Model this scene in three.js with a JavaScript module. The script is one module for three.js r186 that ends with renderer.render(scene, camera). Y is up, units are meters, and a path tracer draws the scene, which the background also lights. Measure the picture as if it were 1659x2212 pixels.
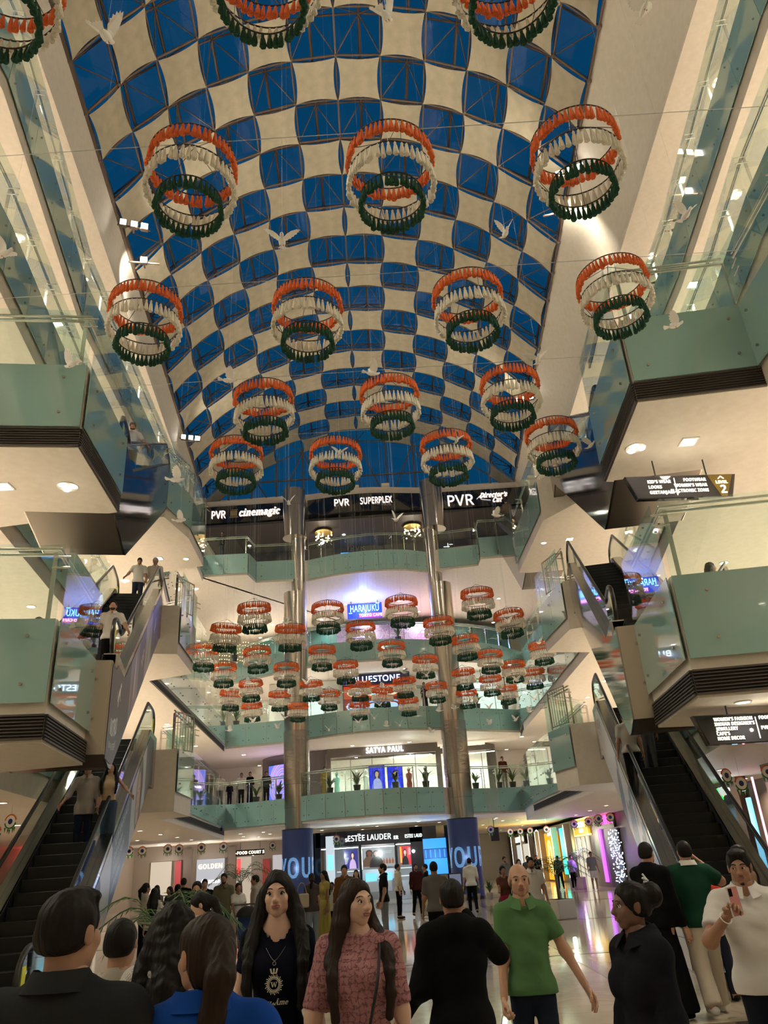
import * as THREE from 'three';
import { mergeGeometries, mergeVertices, toCreasedNormals } from 'three/addons/utils/BufferGeometryUtils.js';
import { RoundedBoxGeometry } from 'three/addons/geometries/RoundedBoxGeometry.js';
import { FontLoader } from 'three/addons/loaders/FontLoader.js';
import { TextGeometry } from 'three/addons/geometries/TextGeometry.js';
import { ImprovedNoise } from 'three/addons/math/ImprovedNoise.js';

// ---------------------------------------------------------------- camera, sky, exposure
const scene = new THREE.Scene();
const camera = new THREE.PerspectiveCamera(68.3, 1659 / 2212, 0.1, 300);
camera.position.set(0, 1.65, 0);
camera.rotation.set(25.09 * Math.PI / 180, 0, -3.736 * Math.PI / 180, 'YXZ');
scene.background = new THREE.Color().setRGB(0.0014, 0.031, 0.074);       // deep blue hour over the glass roof
const renderer = new THREE.WebGLRenderer({ antialias: true });
renderer.toneMapping = THREE.LinearToneMapping;
renderer.toneMappingExposure = 1.6;
renderer.shadowMap.enabled = true;
const WARM = new THREE.Color(1.0, 0.885, 0.74), NEUT = new THREE.Color(1.0, 0.93, 0.84), COOL = new THREE.Color(0.85, 0.93, 1.0);
const SPOT_GROUND = 26, SPOT_GALLERY = 34, FLOOD = 36;

// ---------------------------------------------------------------- helpers
let seed = 7;
const rnd = () => { seed = (seed * 1664525 + 1013904223) >>> 0; return seed / 4294967296; };
const rr = (a, b) => a + (b - a) * rnd();
const V = (x, y, z) => new THREE.Vector3(x, y, z);
const D2R = Math.PI / 180;
const taken = new Map();
const numbered = (n) => { const k = taken.get(n) || 0; taken.set(n, k + 1); return k ? n + '_' + String(k).padStart(3, '0') : n; };
const C = (r, g, b) => new THREE.Color().setRGB(r, g, b);
const mat = (c, rough = 0.6, metal = 0, o = {}) => new THREE.MeshStandardMaterial({ color: Array.isArray(c) ? C(...c) : c, roughness: rough, metalness: metal, side: THREE.DoubleSide, ...o });
const pmat = (c, rough, o = {}) => new THREE.MeshPhysicalMaterial({ color: Array.isArray(c) ? C(...c) : c, roughness: rough, side: THREE.DoubleSide, ...o });
const glow = (c, k = 1, o = {}) => new THREE.MeshStandardMaterial({ color: 0x111111, roughness: 0.6, emissive: Array.isArray(c) ? C(...c) : c, emissiveIntensity: k, side: THREE.DoubleSide, ...o });
function clean(g) {
  const q = g.index ? g.toNonIndexed() : g.clone();
  for (const k of Object.keys(q.attributes)) if (!['position', 'normal', 'uv'].includes(k)) q.deleteAttribute(k);
  if (!q.attributes.normal) q.computeVertexNormals();
  if (!q.attributes.uv) q.setAttribute('uv', new THREE.BufferAttribute(new Float32Array(q.attributes.position.count * 2), 2));
  q.morphAttributes = {}; q.clearGroups(); return q;
}
const merge = (list) => mergeGeometries(list.map(clean), false);
function mesh(name, geo, m, parent = scene) {
  const o = new THREE.Mesh(Array.isArray(geo) ? merge(geo) : geo, m);
  o.name = parent === scene ? numbered(name) : name; o.castShadow = o.receiveShadow = true; parent.add(o); return o;
}
function tag(o, label, category, group) { o.userData.label = label; o.userData.category = category; if (group) o.userData.group = group; return o; }
function thing(name, label, category, pos = [0, 0, 0], ry = 0, group) {
  const o = new THREE.Group(); o.name = numbered(name); o.position.set(...pos); o.rotation.y = ry; scene.add(o); return tag(o, label, category, group);
}
function struct(name, geo, m, parent = scene) { const o = mesh(name, geo, m, parent); if (parent === scene) o.userData.kind = 'structure'; return o; }
const UB = new THREE.BoxGeometry(1, 1, 1);
const box = (w, h, d, x = 0, y = 0, z = 0, ry = 0) => { const g = new THREE.BoxGeometry(w, h, d); if (ry) g.rotateY(ry); return g.translate(x, y, z); };
const rbox = (w, h, d, r, x = 0, y = 0, z = 0, ry = 0, seg = 2) => { const g = new RoundedBoxGeometry(w, h, d, seg, r); if (ry) g.rotateY(ry); return g.translate(x, y, z); };
function rod(a, b, r, seg = 8, r2 = r) {
  const d = V().subVectors(b, a), g = new THREE.CylinderGeometry(r2, r, d.length(), seg, 1);
  g.applyQuaternion(new THREE.Quaternion().setFromUnitVectors(V(0, 1, 0), d.clone().normalize()));
  return g.translate((a.x + b.x) / 2, (a.y + b.y) / 2, (a.z + b.z) / 2);
}
const path = (pts, closed = false, tension = 0.5, type = 'catmullrom') => new THREE.CatmullRomCurve3(pts, closed, type, tension);
const tube = (pts, r, n = 24, seg = 8, closed = false) => new THREE.TubeGeometry(path(pts, closed), n, r, seg, closed);
function polytube(pts, r, seg = 8) { const cp = new THREE.CurvePath(); for (let i = 1; i < pts.length; i++) cp.add(new THREE.LineCurve3(pts[i - 1], pts[i])); return merge(pts.slice(1).map((p, i) => rod(pts[i], p, r, seg)).concat(pts.slice(1, -1).map((p) => new THREE.SphereGeometry(r, seg, 6).translate(p.x, p.y, p.z)))); }
function prism(poly, y0, y1) {        // poly: [x, z] list
  const s = new THREE.Shape(poly.map(([x, z]) => new THREE.Vector2(x, -z)));
  return new THREE.ExtrudeGeometry(s, { depth: y1 - y0, bevelEnabled: false }).rotateX(-Math.PI / 2).translate(0, y0, 0);
}
function extrudeXY(pts, d, o = {}) { const s = new THREE.Shape(pts.map(([x, y]) => new THREE.Vector2(x, y))); return new THREE.ExtrudeGeometry(s, { depth: d, bevelEnabled: false, ...o }); }
const lathe = (pts, seg = 24) => new THREE.LatheGeometry(pts.map(([r, y]) => new THREE.Vector2(r, y)), seg);
const loader = new FontLoader();
const FB = await loader.loadAsync('fonts/droid/droid_sans_bold.typeface.json'), FR = await loader.loadAsync('fonts/droid/droid_sans_regular.typeface.json'), FSB = await loader.loadAsync('fonts/droid/droid_serif_bold.typeface.json');
function text(str, size, depth = 0.03, font = FB, slant = 0, stretch = 1) {   // centred on x, baseline y = 0
  const g = new TextGeometry(str, { font, size, depth, curveSegments: 4 }); g.computeBoundingBox();
  g.translate(-(g.boundingBox.min.x + g.boundingBox.max.x) / 2, 0, 0); g.scale(stretch, 1, 1);
  if (slant) g.applyMatrix4(new THREE.Matrix4().makeShear(0, 0, slant, 0, 0, 0));
  return g;
}
function canvasTex(w, h, draw, srgb = true) {
  const c = document.createElement('canvas'); c.width = w; c.height = h; draw(c.getContext('2d'), w, h);
  const t = new THREE.CanvasTexture(c); if (srgb) t.colorSpace = THREE.SRGBColorSpace; t.anisotropy = 8; return t;
}
const noise = new ImprovedNoise();
function fbm(x, y, z = 0, o = 4) { let s = 0, a = 1, f = 1, n = 0; for (let i = 0; i < o; i++) { s += a * noise.noise(x * f, y * f, z * f + i * 7.3); n += a; a *= 0.5; f *= 2.03; } return s / n; }
function dataTex(n, fn, srgb = true, rep = 1) {      // fn(u, v) -> [r, g, b] 0..1, tiled by mirrored repeat
  const d = new Uint8Array(n * n * 4);
  for (let j = 0; j < n; j++) for (let i = 0; i < n; i++) { const c = fn(i / n, j / n), k = (j * n + i) * 4; d[k] = Math.max(0, Math.min(255, c[0] * 255)); d[k + 1] = Math.max(0, Math.min(255, c[1] * 255)); d[k + 2] = Math.max(0, Math.min(255, c[2] * 255)); d[k + 3] = 255; }
  const t = new THREE.DataTexture(d, n, n); t.magFilter = THREE.LinearFilter; t.minFilter = THREE.LinearMipmapLinearFilter; t.generateMipmaps = true; t.wrapS = t.wrapT = THREE.MirroredRepeatWrapping; t.repeat.set(rep, rep); if (srgb) t.colorSpace = THREE.SRGBColorSpace; t.needsUpdate = true; return t;
}

// ---------------------------------------------------------------- materials
const plasterTex = dataTex(256, (u, v) => { const n = fbm(u * 6, v * 6, 1, 5) * 0.05 + fbm(u * 60, v * 60, 3, 2) * 0.02; return [0.92 + n, 0.92 + n, 0.92 + n * 1.2]; });
const fabricTex = dataTex(256, (u, v) => { const n = fbm(u * 4, v * 4, 2, 5) * 0.11 + (Math.sin(u * 800) + Math.sin(v * 800)) * 0.012; return [0.90 + n, 0.89 + n, 0.86 + n * 1.1]; });
const marbleTex = dataTex(1024, (u, v) => {
  const w = fbm(u * 3, v * 3, 5, 5), m = Math.abs(fbm(u * 4 + w * 1.2, v * 4 + w, 9, 5)), vein = Math.max(0, 1 - m * 14);
  const c = fbm(u * 12, v * 12, 4, 4) * 0.05 + w * 0.06 - vein * 0.05; return [0.84 + c, 0.80 + c, 0.73 + c * 0.95];
});
const brushTex = dataTex(256, (u, v) => { const n = fbm(u * 3, v * 120, 8, 3) * 0.5 + 0.5; return [n, n, n]; }, false);
const M = {
  cream: mat([0.78, 0.71, 0.61], 0.62, 0, { map: plasterTex }), white: mat([0.82, 0.78, 0.72], 0.6, 0, { map: plasterTex }),
  marble: mat([0.80, 0.76, 0.70], 0.08, 0, { map: marbleTex }), inlay: mat([0.15, 0.12, 0.10], 0.10), tileFloor: mat([0.62, 0.55, 0.46], 0.25),
  fabric: mat([0.56, 0.51, 0.41], 0.9, 0, { map: fabricTex }), steelDark: mat([0.15, 0.11, 0.085], 0.45, 0.3), steel: mat([0.62, 0.60, 0.56], 0.22, 1), steelBr: mat([0.50, 0.47, 0.42], 0.32, 1, { roughnessMap: brushTex }),
  clad: mat([0.52, 0.47, 0.41], 0.20, 1), under: mat([0.20, 0.165, 0.13], 0.32, 0.85),
  green: pmat([0.27, 0.45, 0.425], 0.06, { clearcoat: 1, clearcoatRoughness: 0.02 }), greenGrey: pmat([0.33, 0.44, 0.42], 0.06, { clearcoat: 1 }),
  glass: pmat([0.90, 0.97, 0.945], 0.0, { transmission: 1, thickness: 0, ior: 1.5 }), skyGlass: pmat([0.72, 0.9, 1.0], 0.01, { transmission: 1, thickness: 0, ior: 1.3 }),
  smoke: pmat([0.17, 0.17, 0.165], 0.03, { transmission: 0.25, thickness: 0, clearcoat: 1 }),
  black: mat([0.012, 0.012, 0.013], 0.4), blackGloss: pmat([0.01, 0.01, 0.012], 0.08, { clearcoat: 1 }), rubber: mat([0.014, 0.013, 0.013], 0.35), grille: mat([0.10, 0.085, 0.075], 0.5, 0.5), grilleBack: mat([0.02, 0.018, 0.016], 0.9), darkWall: mat([0.055, 0.048, 0.05], 0.5), brown: mat([0.14, 0.10, 0.075], 0.45),
  wire: mat([0.55, 0.55, 0.52], 0.4, 0.8), yellow: mat([0.70, 0.72, 0.03], 0.5), lampRim: mat([0.8, 0.78, 0.74], 0.4),
  lampGlow: glow([1, 0.86, 0.64], 9), lampWhite: glow([1, 0.95, 0.86], 9),
};
// ---------------------------------------------------------------- the setting
const LV = [0, 5.0, 9.2, 13.4, 17.6], SOF = 1.5, SOFF = 1.25, sof = (k) => (k === 1 ? 1.65 : SOF);     // floor heights, slab depth
{
  const g = new THREE.BoxGeometry(52, 0.3, 92); const uv = g.attributes.uv, p = g.attributes.position;
  for (let i = 0; i < uv.count; i++) uv.setXY(i, p.getX(i) / 5, p.getZ(i) / 5);
  const fl = struct('floor', g.translate(-3, -0.15, -38), M.marble);
  for (const [x, z, w, d] of [[-1, -6.4, 30, 0.16], [-1, -9.2, 30, 0.16], [-1, -16, 30, 0.3], [-1, -24, 34, 0.3], [-1, -33, 36, 0.3], [-1, -40, 36, 0.3], [2.9, -30, 0.25, 40], [-4.6, -30, 0.25, 40]]) struct('inlay_band', box(w, 0.004, d, x, 0.002, z), M.inlay, fl);
}
const leftPoly = {
  1: [[-7, 5], [-7, -9.55], [-4.6, -9.95], [-4.95, -12.2], [-7.1, -12.5], [-8.4, -21.7], [-6.3, -22.1], [-6.45, -24.4], [-7.45, -24.7], [-9.1, -41]],
  2: [[-7, 5], [-7, -9.55], [-4.6, -9.9], [-4.8, -12.2], [-7.1, -12.5], [-8.4, -21.3], [-6.4, -21.9], [-6.6, -24.4], [-8.2, -25], [-9.4, -41.8]],
  3: [[-6.8, 5], [-6.8, -9], [-6.95, -10.8], [-7.35, -13.5], [-8.3, -20.9], [-6.85, -21.2], [-6.55, -23.0], [-6.7, -25.5], [-8.4, -25.9], [-10.3, -35], [-10.8, -43.5]],
  4: [[-6.9, 5], [-7.05, -9.9], [-8.3, -17], [-9.2, -30], [-10, -38.2]],
};
const rightPoly = {
  1: [[6.8, 5], [6.8, -9.5], [3.85, -9.85], [4.05, -12.2], [5.75, -12.5], [7.1, -21.7], [4.9, -22.2], [4.55, -23.6], [6.0, -25], [5.95, -37], [6.3, -42]],
  2: [[5.75, 5], [5.75, -9.45], [3.9, -9.65], [4.05, -12.25], [5.75, -12.5], [7.1, -21.3], [5.3, -22], [5.05, -24.6], [6.55, -25], [6.6, -41], [6.8, -43.4]],
  3: [[7.5, 5], [7.6, -9], [7.72, -11.2], [8.1, -14], [8.6, -20.9], [6.9, -21.2], [5.35, -23.4], [5.2, -28.4], [7.2, -28.8], [8.3, -29.4], [8.4, -38.9], [8.1, -47]],
  4: [[8.0, 5], [8.15, -9.6], [8.9, -17], [9.2, -24], [9, -33], [7.4, -37.6]],
};
const smooth = (pts, n) => path(pts.map(([x, z]) => V(x, 0, z)), false, 0.5).getPoints(n).map((p) => [p.x, p.z]);
const farPoly = {
  1: [...smooth([[-9.2, -41.4], [-7.7, -41.0], [-5.9, -40.1], [-3.7, -38.7], [-1.5, -38.1], [0.4, -38.4], [2.0, -39.4]], 14), [3.5, -41.4], [5, -42.0], [6.3, -42.3]],
  2: smooth([[-9.5, -42.6], [-6.6, -42.2], [-4.6, -41.3], [-2.6, -40.5], [-0.2, -40.3], [2.3, -41.0], [3.9, -42.0], [6.8, -43.6]], 18),
  3: smooth([[-10.8, -46], [-9, -45.2], [-6.5, -43.6], [-3.9, -42.5], [-1, -42.2], [1, -42.6], [4.2, -43.8], [6.4, -45.3], [8.1, -47.4]], 18),
  4: [[-10.2, -38.2], [-7.6, -38.3], [-7.4, -39.6], [-5.1, -39.7], ...smooth([[-4.5, -39.9], [-2.8, -39.3], [-0.9, -39.0], [0.9, -39.2], [2.2, -39.8]], 9), [2.9, -39.5], [5.0, -39.2], [5.05, -38.2], [6.6, -38.2]],
};
for (const k of [1, 2, 3, 4]) {
  struct('floor', prism([...leftPoly[k], [-26, leftPoly[k].at(-1)[1]], [-26, 5]], LV[k] - sof(k), LV[k]), M.cream);
  struct('floor', prism([...rightPoly[k].slice().reverse(), [22, 5], [22, rightPoly[k].at(-1)[1]]], LV[k] - sof(k), LV[k]), M.cream);
  const f = farPoly[k], L = leftPoly[k].at(-1), R = rightPoly[k].at(-1);
  struct('floor', prism([[-26, L[1] - 0.002], [L[0], L[1] - 0.002], ...f, [R[0] + 0.01, R[1] - 0.002], [22, R[1] - 0.002], [22, -84], [-26, -84]], LV[k] - SOFF, LV[k]), M.cream);
}
// room above the top galleries: outer walls, roof slabs and the bulkheads under the vault
const hw = (z) => 7.55 + (Math.abs(z) - 13.3) * 0.0745, hc = (z) => -0.53 - (Math.abs(z) - 13.3) * 0.032, EAVE = 23.0, RIDGE = 27.5;
struct('wall_left', box(0.3, 23.6, 92, -26.15, 11.8, -38), M.cream); struct('wall_right', box(0.3, 23.6, 92, 22.15, 11.8, -38), M.cream);
struct('wall_front', box(48.6, 23.6, 0.3, -2, 11.8, 6.0), M.cream); struct('wall_back', box(48.6, 23.6, 0.3, -2, 11.8, -84.1), M.cream);
const ZN = -7.2, ZF = -43.77;                                  // near and far end of the vault
const eL = (z) => hc(z) - hw(z), eR = (z) => hc(z) + hw(z);
struct('ceiling', [prism([[-26, 6], [eL(ZN) + 0.02, 6], [eL(ZN) + 0.02, ZN], [eL(ZF) + 0.02, ZF], [eL(ZF) + 0.02, -84], [-26, -84]], 20.6, 20.9)], M.cream);
struct('ceiling', [prism([[22, -84], [eR(ZF) + 0.3, -84], [eR(ZF) + 1.1, ZF], [eR(ZN) + 1.5, ZN], [eR(ZN) + 1.5, 6], [22, 6]], 20.2, 20.5)], M.cream);
struct('ceiling', [box(20, 0.3, 13.6, 0, 23.2, -0.5)], M.cream); struct('ceiling', [box(24, 0.3, 40.2, -1.4, 23.65, ZF - 20.2)], M.cream);
{ // left bulkhead is upright, the right one leans out under the vault like stretched cloth
  const strip = (n, f) => { const g = new THREE.PlaneGeometry(1, 1, n, 4), p = g.attributes.position, uv = g.attributes.uv; for (let i = 0; i < p.count; i++) { const u = p.getX(i) + 0.5, v = p.getY(i) + 0.5, q = f(u, v); p.setXYZ(i, q.x, q.y, q.z); uv.setXY(i, u * 36, v * 3); } g.computeVertexNormals(); return g; };
  const zz = (u) => ZN + 13 + (ZF - ZN - 13) * u;
  struct('wall_left', strip(30, (u, v) => V(eL(zz(u)) - 0.02 - 0.12 * Math.sin(v * Math.PI), EAVE - 2.4 + v * 2.5, zz(u))), M.cream);
  struct('wall_right', strip(30, (u, v) => V(eR(zz(u)) + 1.45 * (1 - v) + 0.25 * Math.sin(v * Math.PI), EAVE - 2.75 + v * 2.85, zz(u))), M.cream);
  struct('trim_1', box(0.12, 0.14, 36.7, 0, 0, 0, Math.atan2(eL(ZN) - eL(ZF), ZN - ZF)).translate((eL(ZN) + eL(ZF)) / 2, EAVE + 0.02, (ZN + ZF) / 2), M.steelDark);
}
// ---------------------------------------------------------------- vaulted glass roof on a space frame, cloth panels in every second cell
const ROWS = 22, Z0 = -7.2, DZ = (ZF - Z0) / ROWS;
const RISE = RIDGE - EAVE;
function arcPt(i, z, up = 0) {              // i in -6..6 across the vault
  const w = hw(z), R = (w * w + RISE * RISE) / (2 * RISE), half = Math.asin(w / R), a = half * i / 6;
  return V(hc(z) + (R + up) * Math.sin(a), RIDGE - R + (R + up) * Math.cos(a), z);
}
const zj = (j) => Z0 + DZ * j;
{
  const roof = thing('vault_roof', 'arched glass roof with steel space frame and cream cloth panels over the atrium', 'roof');
  roof.userData.kind = 'structure'; delete roof.userData.category;
  const UP = 0.95, cellMid = (i, j, up) => arcPt(i + 0.5, zj(j + 0.5), up);
  for (let i = -6; i <= 6; i++) { const l = []; for (let j = 0; j < ROWS; j++) l.push(rod(arcPt(i, zj(j)), arcPt(i, zj(j + 1)), 0.04, 6)); mesh('purlin', l, M.steelDark, roof); }
  for (let j = 0; j <= ROWS; j++) { const l = []; for (let i = -6; i < 6; i++) l.push(rod(arcPt(i, zj(j)), arcPt(i + 1, zj(j)), 0.045, 6)); for (let i = -6; i <= 6; i++) { const p = arcPt(i, zj(j)); l.push(new THREE.SphereGeometry(0.085, 8, 6).translate(p.x, p.y, p.z)); } mesh('arch_rib', l, M.steelDark, roof); }
  for (let j = 0; j < ROWS; j++) {
    const web = [], top = [];
    for (let i = -6; i < 6; i++) {
      const m = cellMid(i, j, UP);
      for (const [a, b] of [[0, 0], [1, 0], [0, 1], [1, 1]]) web.push(rod(arcPt(i + a, zj(j + b)), m, 0.024, 5));
      top.push(rod(arcPt(i + 0.5, zj(j), UP), arcPt(i + 0.5, zj(j + 1), UP), 0.06, 5)); if (i < 5) top.push(rod(m, cellMid(i + 1, j, UP), 0.04, 5));
    }
    mesh('web_struts', web, M.steelDark, roof); mesh('mullion', top, M.steelDark, roof);
    for (let i = -6; i < 6; i++) {
      const q = (u, v, up) => arcPt(i + u, zj(j + v), up);
      const patch = (n, f) => { const g = new THREE.PlaneGeometry(1, 1, n, n), p = g.attributes.position; for (let k = 0; k < p.count; k++) { const s = f(p.getX(k) + 0.5, p.getY(k) + 0.5); p.setXYZ(k, s.x, s.y, s.z); } g.computeVertexNormals(); return g; };
      mesh('glass_pane', patch(2, (u, v) => q(0.006 + u * 0.988, 0.006 + v * 0.988, UP + 0.1)), M.skyGlass, roof);
      const a = i < 0 ? -i : i + 1;
      if ((a + j) % 2 === 1) {
        const k = 0.115;
        mesh('cloth_panel', patch(10, (u, v) => { const uu = 0.5 + (u - 0.5) * 0.97 * (1 - k * 4 * v * (1 - v)), vv = 0.5 + (v - 0.5) * 0.97 * (1 - k * 4 * u * (1 - u)); return q(uu, vv, -0.10 + 0.05 * 16 * u * (1 - u) * v * (1 - v)); }), M.fabric, roof);
      }
    }
  }
  // glazed arch at the far end
  const arc = []; for (let i = -6; i <= 6; i += 0.5) arc.push(arcPt(i, ZF));
  const s = new THREE.Shape([...arc.map((p) => new THREE.Vector2(p.x, p.y)), new THREE.Vector2(eR(ZF), 22.3), new THREE.Vector2(eL(ZF), 22.3)]);
  mesh('gable_glass', new THREE.ShapeGeometry(s).translate(0, 0, ZF - 0.15), M.skyGlass, roof);
  const fr = []; const cx = hc(ZF), base = 22.4;
  for (let i = -5; i <= 5; i++) { const p = arcPt(i, ZF - 0.05); fr.push(rod(V(p.x, base, ZF - 0.05), p, 0.06, 6)); }
  for (let i = -4; i < 4; i += 2) { const p = arcPt(i, ZF), r = arcPt(i + 1, ZF), n = arcPt(i + 2, ZF); fr.push(rod(p, V(r.x, base + 0.2, ZF), 0.05, 6), rod(n, V(r.x, base + 0.2, ZF), 0.05, 6)); }
  fr.push(rod(V(eL(ZF) + 2.5, 24.9, ZF - 0.05), V(eR(ZF) - 2.5, 24.9, ZF - 0.05), 0.06, 6), rod(V(eL(ZF), 23.5, ZF - 0.05), V(eR(ZF), 23.5, ZF - 0.05), 0.06, 6));
  mesh('gable_frame', fr, M.steelDark, roof);
  const near = new THREE.Shape([...[...Array(13).keys()].map((i) => { const p = arcPt(i - 6, ZN, 1.2); return new THREE.Vector2(p.x, p.y); }), new THREE.Vector2(9.5, 23), new THREE.Vector2(-9.5, 23)]);
  struct('wall_front', new THREE.ExtrudeGeometry(near, { depth: 0.2, bevelEnabled: false }).translate(0, 0, ZN + 0.02), M.cream);
}
// ---------------------------------------------------------------- glass balustrades
const clampGeo = new THREE.CylinderGeometry(0.022, 0.022, 0.05, 10).rotateX(Math.PI / 2);
function balustrade(y, pts, hand, label, o = {}) {
  const c = pts[Math.floor(pts.length / 2)], b = thing('glass_balustrade', label, 'balustrade', [c[0], y, c[1]]);
  const P = pts.map(([x, z]) => V(x - c[0], 0, z - c[1])), gh = o.gh || 1.1, fh = o.fh || 1.15, W = o.w || 1.65, met = [], st = [];
  const railPts = [];
  P.forEach((p, k) => { const n = V(); if (k) { const t = V().subVectors(p, P[k - 1]).normalize(); n.add(V(-t.z, 0, t.x)); } if (k < P.length - 1) { const t = V().subVectors(P[k + 1], p).normalize(); n.add(V(-t.z, 0, t.x)); } n.normalize().multiplyScalar(-hand * 0.13); railPts.push(V(p.x + n.x, 0, p.z + n.z)); });
  for (let k = 1; k < P.length; k++) {
    const a = P[k - 1], d = V().subVectors(P[k], a), len = d.length(), t = d.clone().divideScalar(len), n = V(-t.z * hand, 0, t.x * hand), ry = Math.atan2(-t.z, t.x), cnt = Math.max(1, Math.round(len / W)), w = len / cnt;
    for (let i = 0; i < cnt; i++) {
      const m = a.clone().addScaledVector(t, (i + 0.5) * w).addScaledVector(n, 0.05);
      const g1 = mesh('glass_pane', UB, M.glass, b); g1.position.set(m.x, gh / 2, m.z); g1.scale.set(w - 0.014, gh, 0.012); g1.rotation.y = ry;
      const g2 = mesh('fascia_panel', UB, o.odd && i === 1 && k === o.odd ? M.greenGrey : M.green, b); g2.position.set(m.x, -fh / 2, m.z); g2.scale.set(w - 0.014, fh - 0.01, 0.016); g2.rotation.y = ry;
      for (const [f, h] of [[0.14, -0.25], [0.86, -0.25], [0.14, -0.9], [0.86, -0.9]]) { const q = a.clone().addScaledVector(t, (i + f) * w).addScaledVector(n, 0.062); st.push(clampGeo.clone().rotateY(ry).translate(q.x, h, q.z)); }
      const e = a.clone().addScaledVector(t, i * w).addScaledVector(n, -0.13);
      met.push(box(0.012, 1.0, 0.06, e.x, 0.5, e.z, ry));
      for (const h of [0.72, 0.88]) met.push(rod(V(e.x - t.x * 0.12, h, e.z - t.z * 0.12), V(e.x + n.x * 0.24 - t.x * 0.12, h, e.z + n.z * 0.24 - t.z * 0.12), 0.014, 6));
    }
  }
  mesh('handrail', polytube(railPts.map((p) => V(p.x, 1.0, p.z)), 0.027), M.steel, b);
  mesh('upper_rail', polytube(railPts.map((p) => V(p.x * 0.9995, 1.09, p.z)), 0.022), M.steel, b);
  mesh('post_brackets', met, M.steel, b); mesh('button_fixings', st, M.steelBr, b);
  return b;
}
const LN = ['ground', 'first', 'second', 'third', 'top'];
for (const k of [1, 2]) {
  const L = leftPoly[k], R = rightPoly[k];
  balustrade(LV[k], L.slice(0, 2), 1, `glass balustrade of ${LN[k]} floor left gallery nearest the viewer`); balustrade(LV[k], R.slice(0, 2), -1, `glass balustrade of ${LN[k]} floor right gallery nearest the viewer`);
  balustrade(LV[k], L.slice(1, 4), 1, `glass balustrade around the left ${LN[k]} floor escalator landing box`, { w: 2.6 }); balustrade(LV[k], R.slice(1, 4), -1, `glass balustrade around the right ${LN[k]} floor escalator landing box`, { w: 2.6 });
  balustrade(LV[k], L.slice(4, 6), 1, `glass balustrade beside left escalator well on ${LN[k]} floor`); balustrade(LV[k], R.slice(4, 6), -1, `glass balustrade beside right escalator well on ${LN[k]} floor`);
  balustrade(LV[k], L.slice(6), 1, `glass balustrade along far left gallery on ${LN[k]} floor`); balustrade(LV[k], R.slice(6), -1, `glass balustrade along far right gallery on ${LN[k]} floor`);
}
balustrade(LV[3], leftPoly[3].slice(0, 5), 1, 'glass balustrade of third floor left gallery, below the topmost one'); balustrade(LV[3], rightPoly[3].slice(0, 5), -1, 'glass balustrade of third floor right gallery, below the topmost one');
balustrade(LV[3], leftPoly[3].slice(5), 1, 'glass balustrade at left third floor landing and gallery behind it'); balustrade(LV[3], rightPoly[3].slice(6, 8), -1, 'glass balustrade at right third floor landing'); balustrade(LV[3], rightPoly[3].slice(9), -1, 'glass balustrade of far right third floor gallery');
balustrade(LV[4], leftPoly[4], 1, 'topmost glass balustrade on the left under the vault'); balustrade(LV[4], rightPoly[4], -1, 'topmost glass balustrade on the right under the leaning wall');
balustrade(LV[1], farPoly[1].slice(0, 15), 1, 'bowed glass balustrade below the mannequin shop windows'); balustrade(LV[1], farPoly[1].slice(15), 1, 'short glass balustrade right of right column on first floor', { odd: 1, w: 0.9 });
balustrade(LV[2], farPoly[2], 1, 'wavy glass balustrade below the navy jeweller sign'); balustrade(LV[3], farPoly[3], 1, 'bowed glass balustrade below the blue neon cafe sign');
balustrade(LV[4], farPoly[4].slice(0, 4), 1, 'stepped glass balustrade left of left column on top floor'); balustrade(LV[4], farPoly[4].slice(4, 14), 1, 'bowed glass balustrade between the columns on top floor'); balustrade(LV[4], farPoly[4].slice(14), 1, 'glass balustrade right of right column on top floor');
// louvre grilles in the landing boxes and along the far slab edges
function grille(y, a, b, hand, label, h = 0.3, n = 7) {
  const c = [(a[0] + b[0]) / 2, (a[1] + b[1]) / 2], d = [b[0] - a[0], b[1] - a[1]], len = Math.hypot(...d), ry = Math.atan2(-d[1], d[0]);
  const g = thing('linear_grille', label, 'grille', [c[0] - d[1] / len * hand * 0.012, y, c[1] + d[0] / len * hand * 0.012], ry);
  mesh('backing', box(len, h, 0.01, 0, 0, 0), M.grilleBack, g); mesh('rim', [box(len, 0.025, 0.05, 0, h / 2, 0), box(len, 0.025, 0.05, 0, -h / 2, 0)], M.grille, g);
  for (let i = 1; i < n; i++) mesh('slat', UB, M.grille, g).scale.set(len, 0.014, 0.045), g.children.at(-1).position.y = -h / 2 + h * i / n;
}
for (const k of [1, 2]) for (const [P, hand, s] of [[leftPoly[k], 1, 'left'], [rightPoly[k], -1, 'right']]) {
  grille(LV[k] - (k === 1 ? 1.45 : 1.32), P[1], P[2], hand, `dark air grille on front of ${s} ${LN[k]} floor landing box`); grille(LV[k] - (k === 1 ? 1.45 : 1.32), P[2], P[3], hand, `dark air grille on inner side of ${s} ${LN[k]} floor landing box`);
  grille(LV[k] - 1.36, P.at(k === 2 || s === 'left' ? -2 : -3), P.at(k === 2 || s === 'left' ? -1 : -2), hand, `long dark air grille under far ${s} gallery of ${LN[k]} floor`, 0.22, 4);
}
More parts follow.
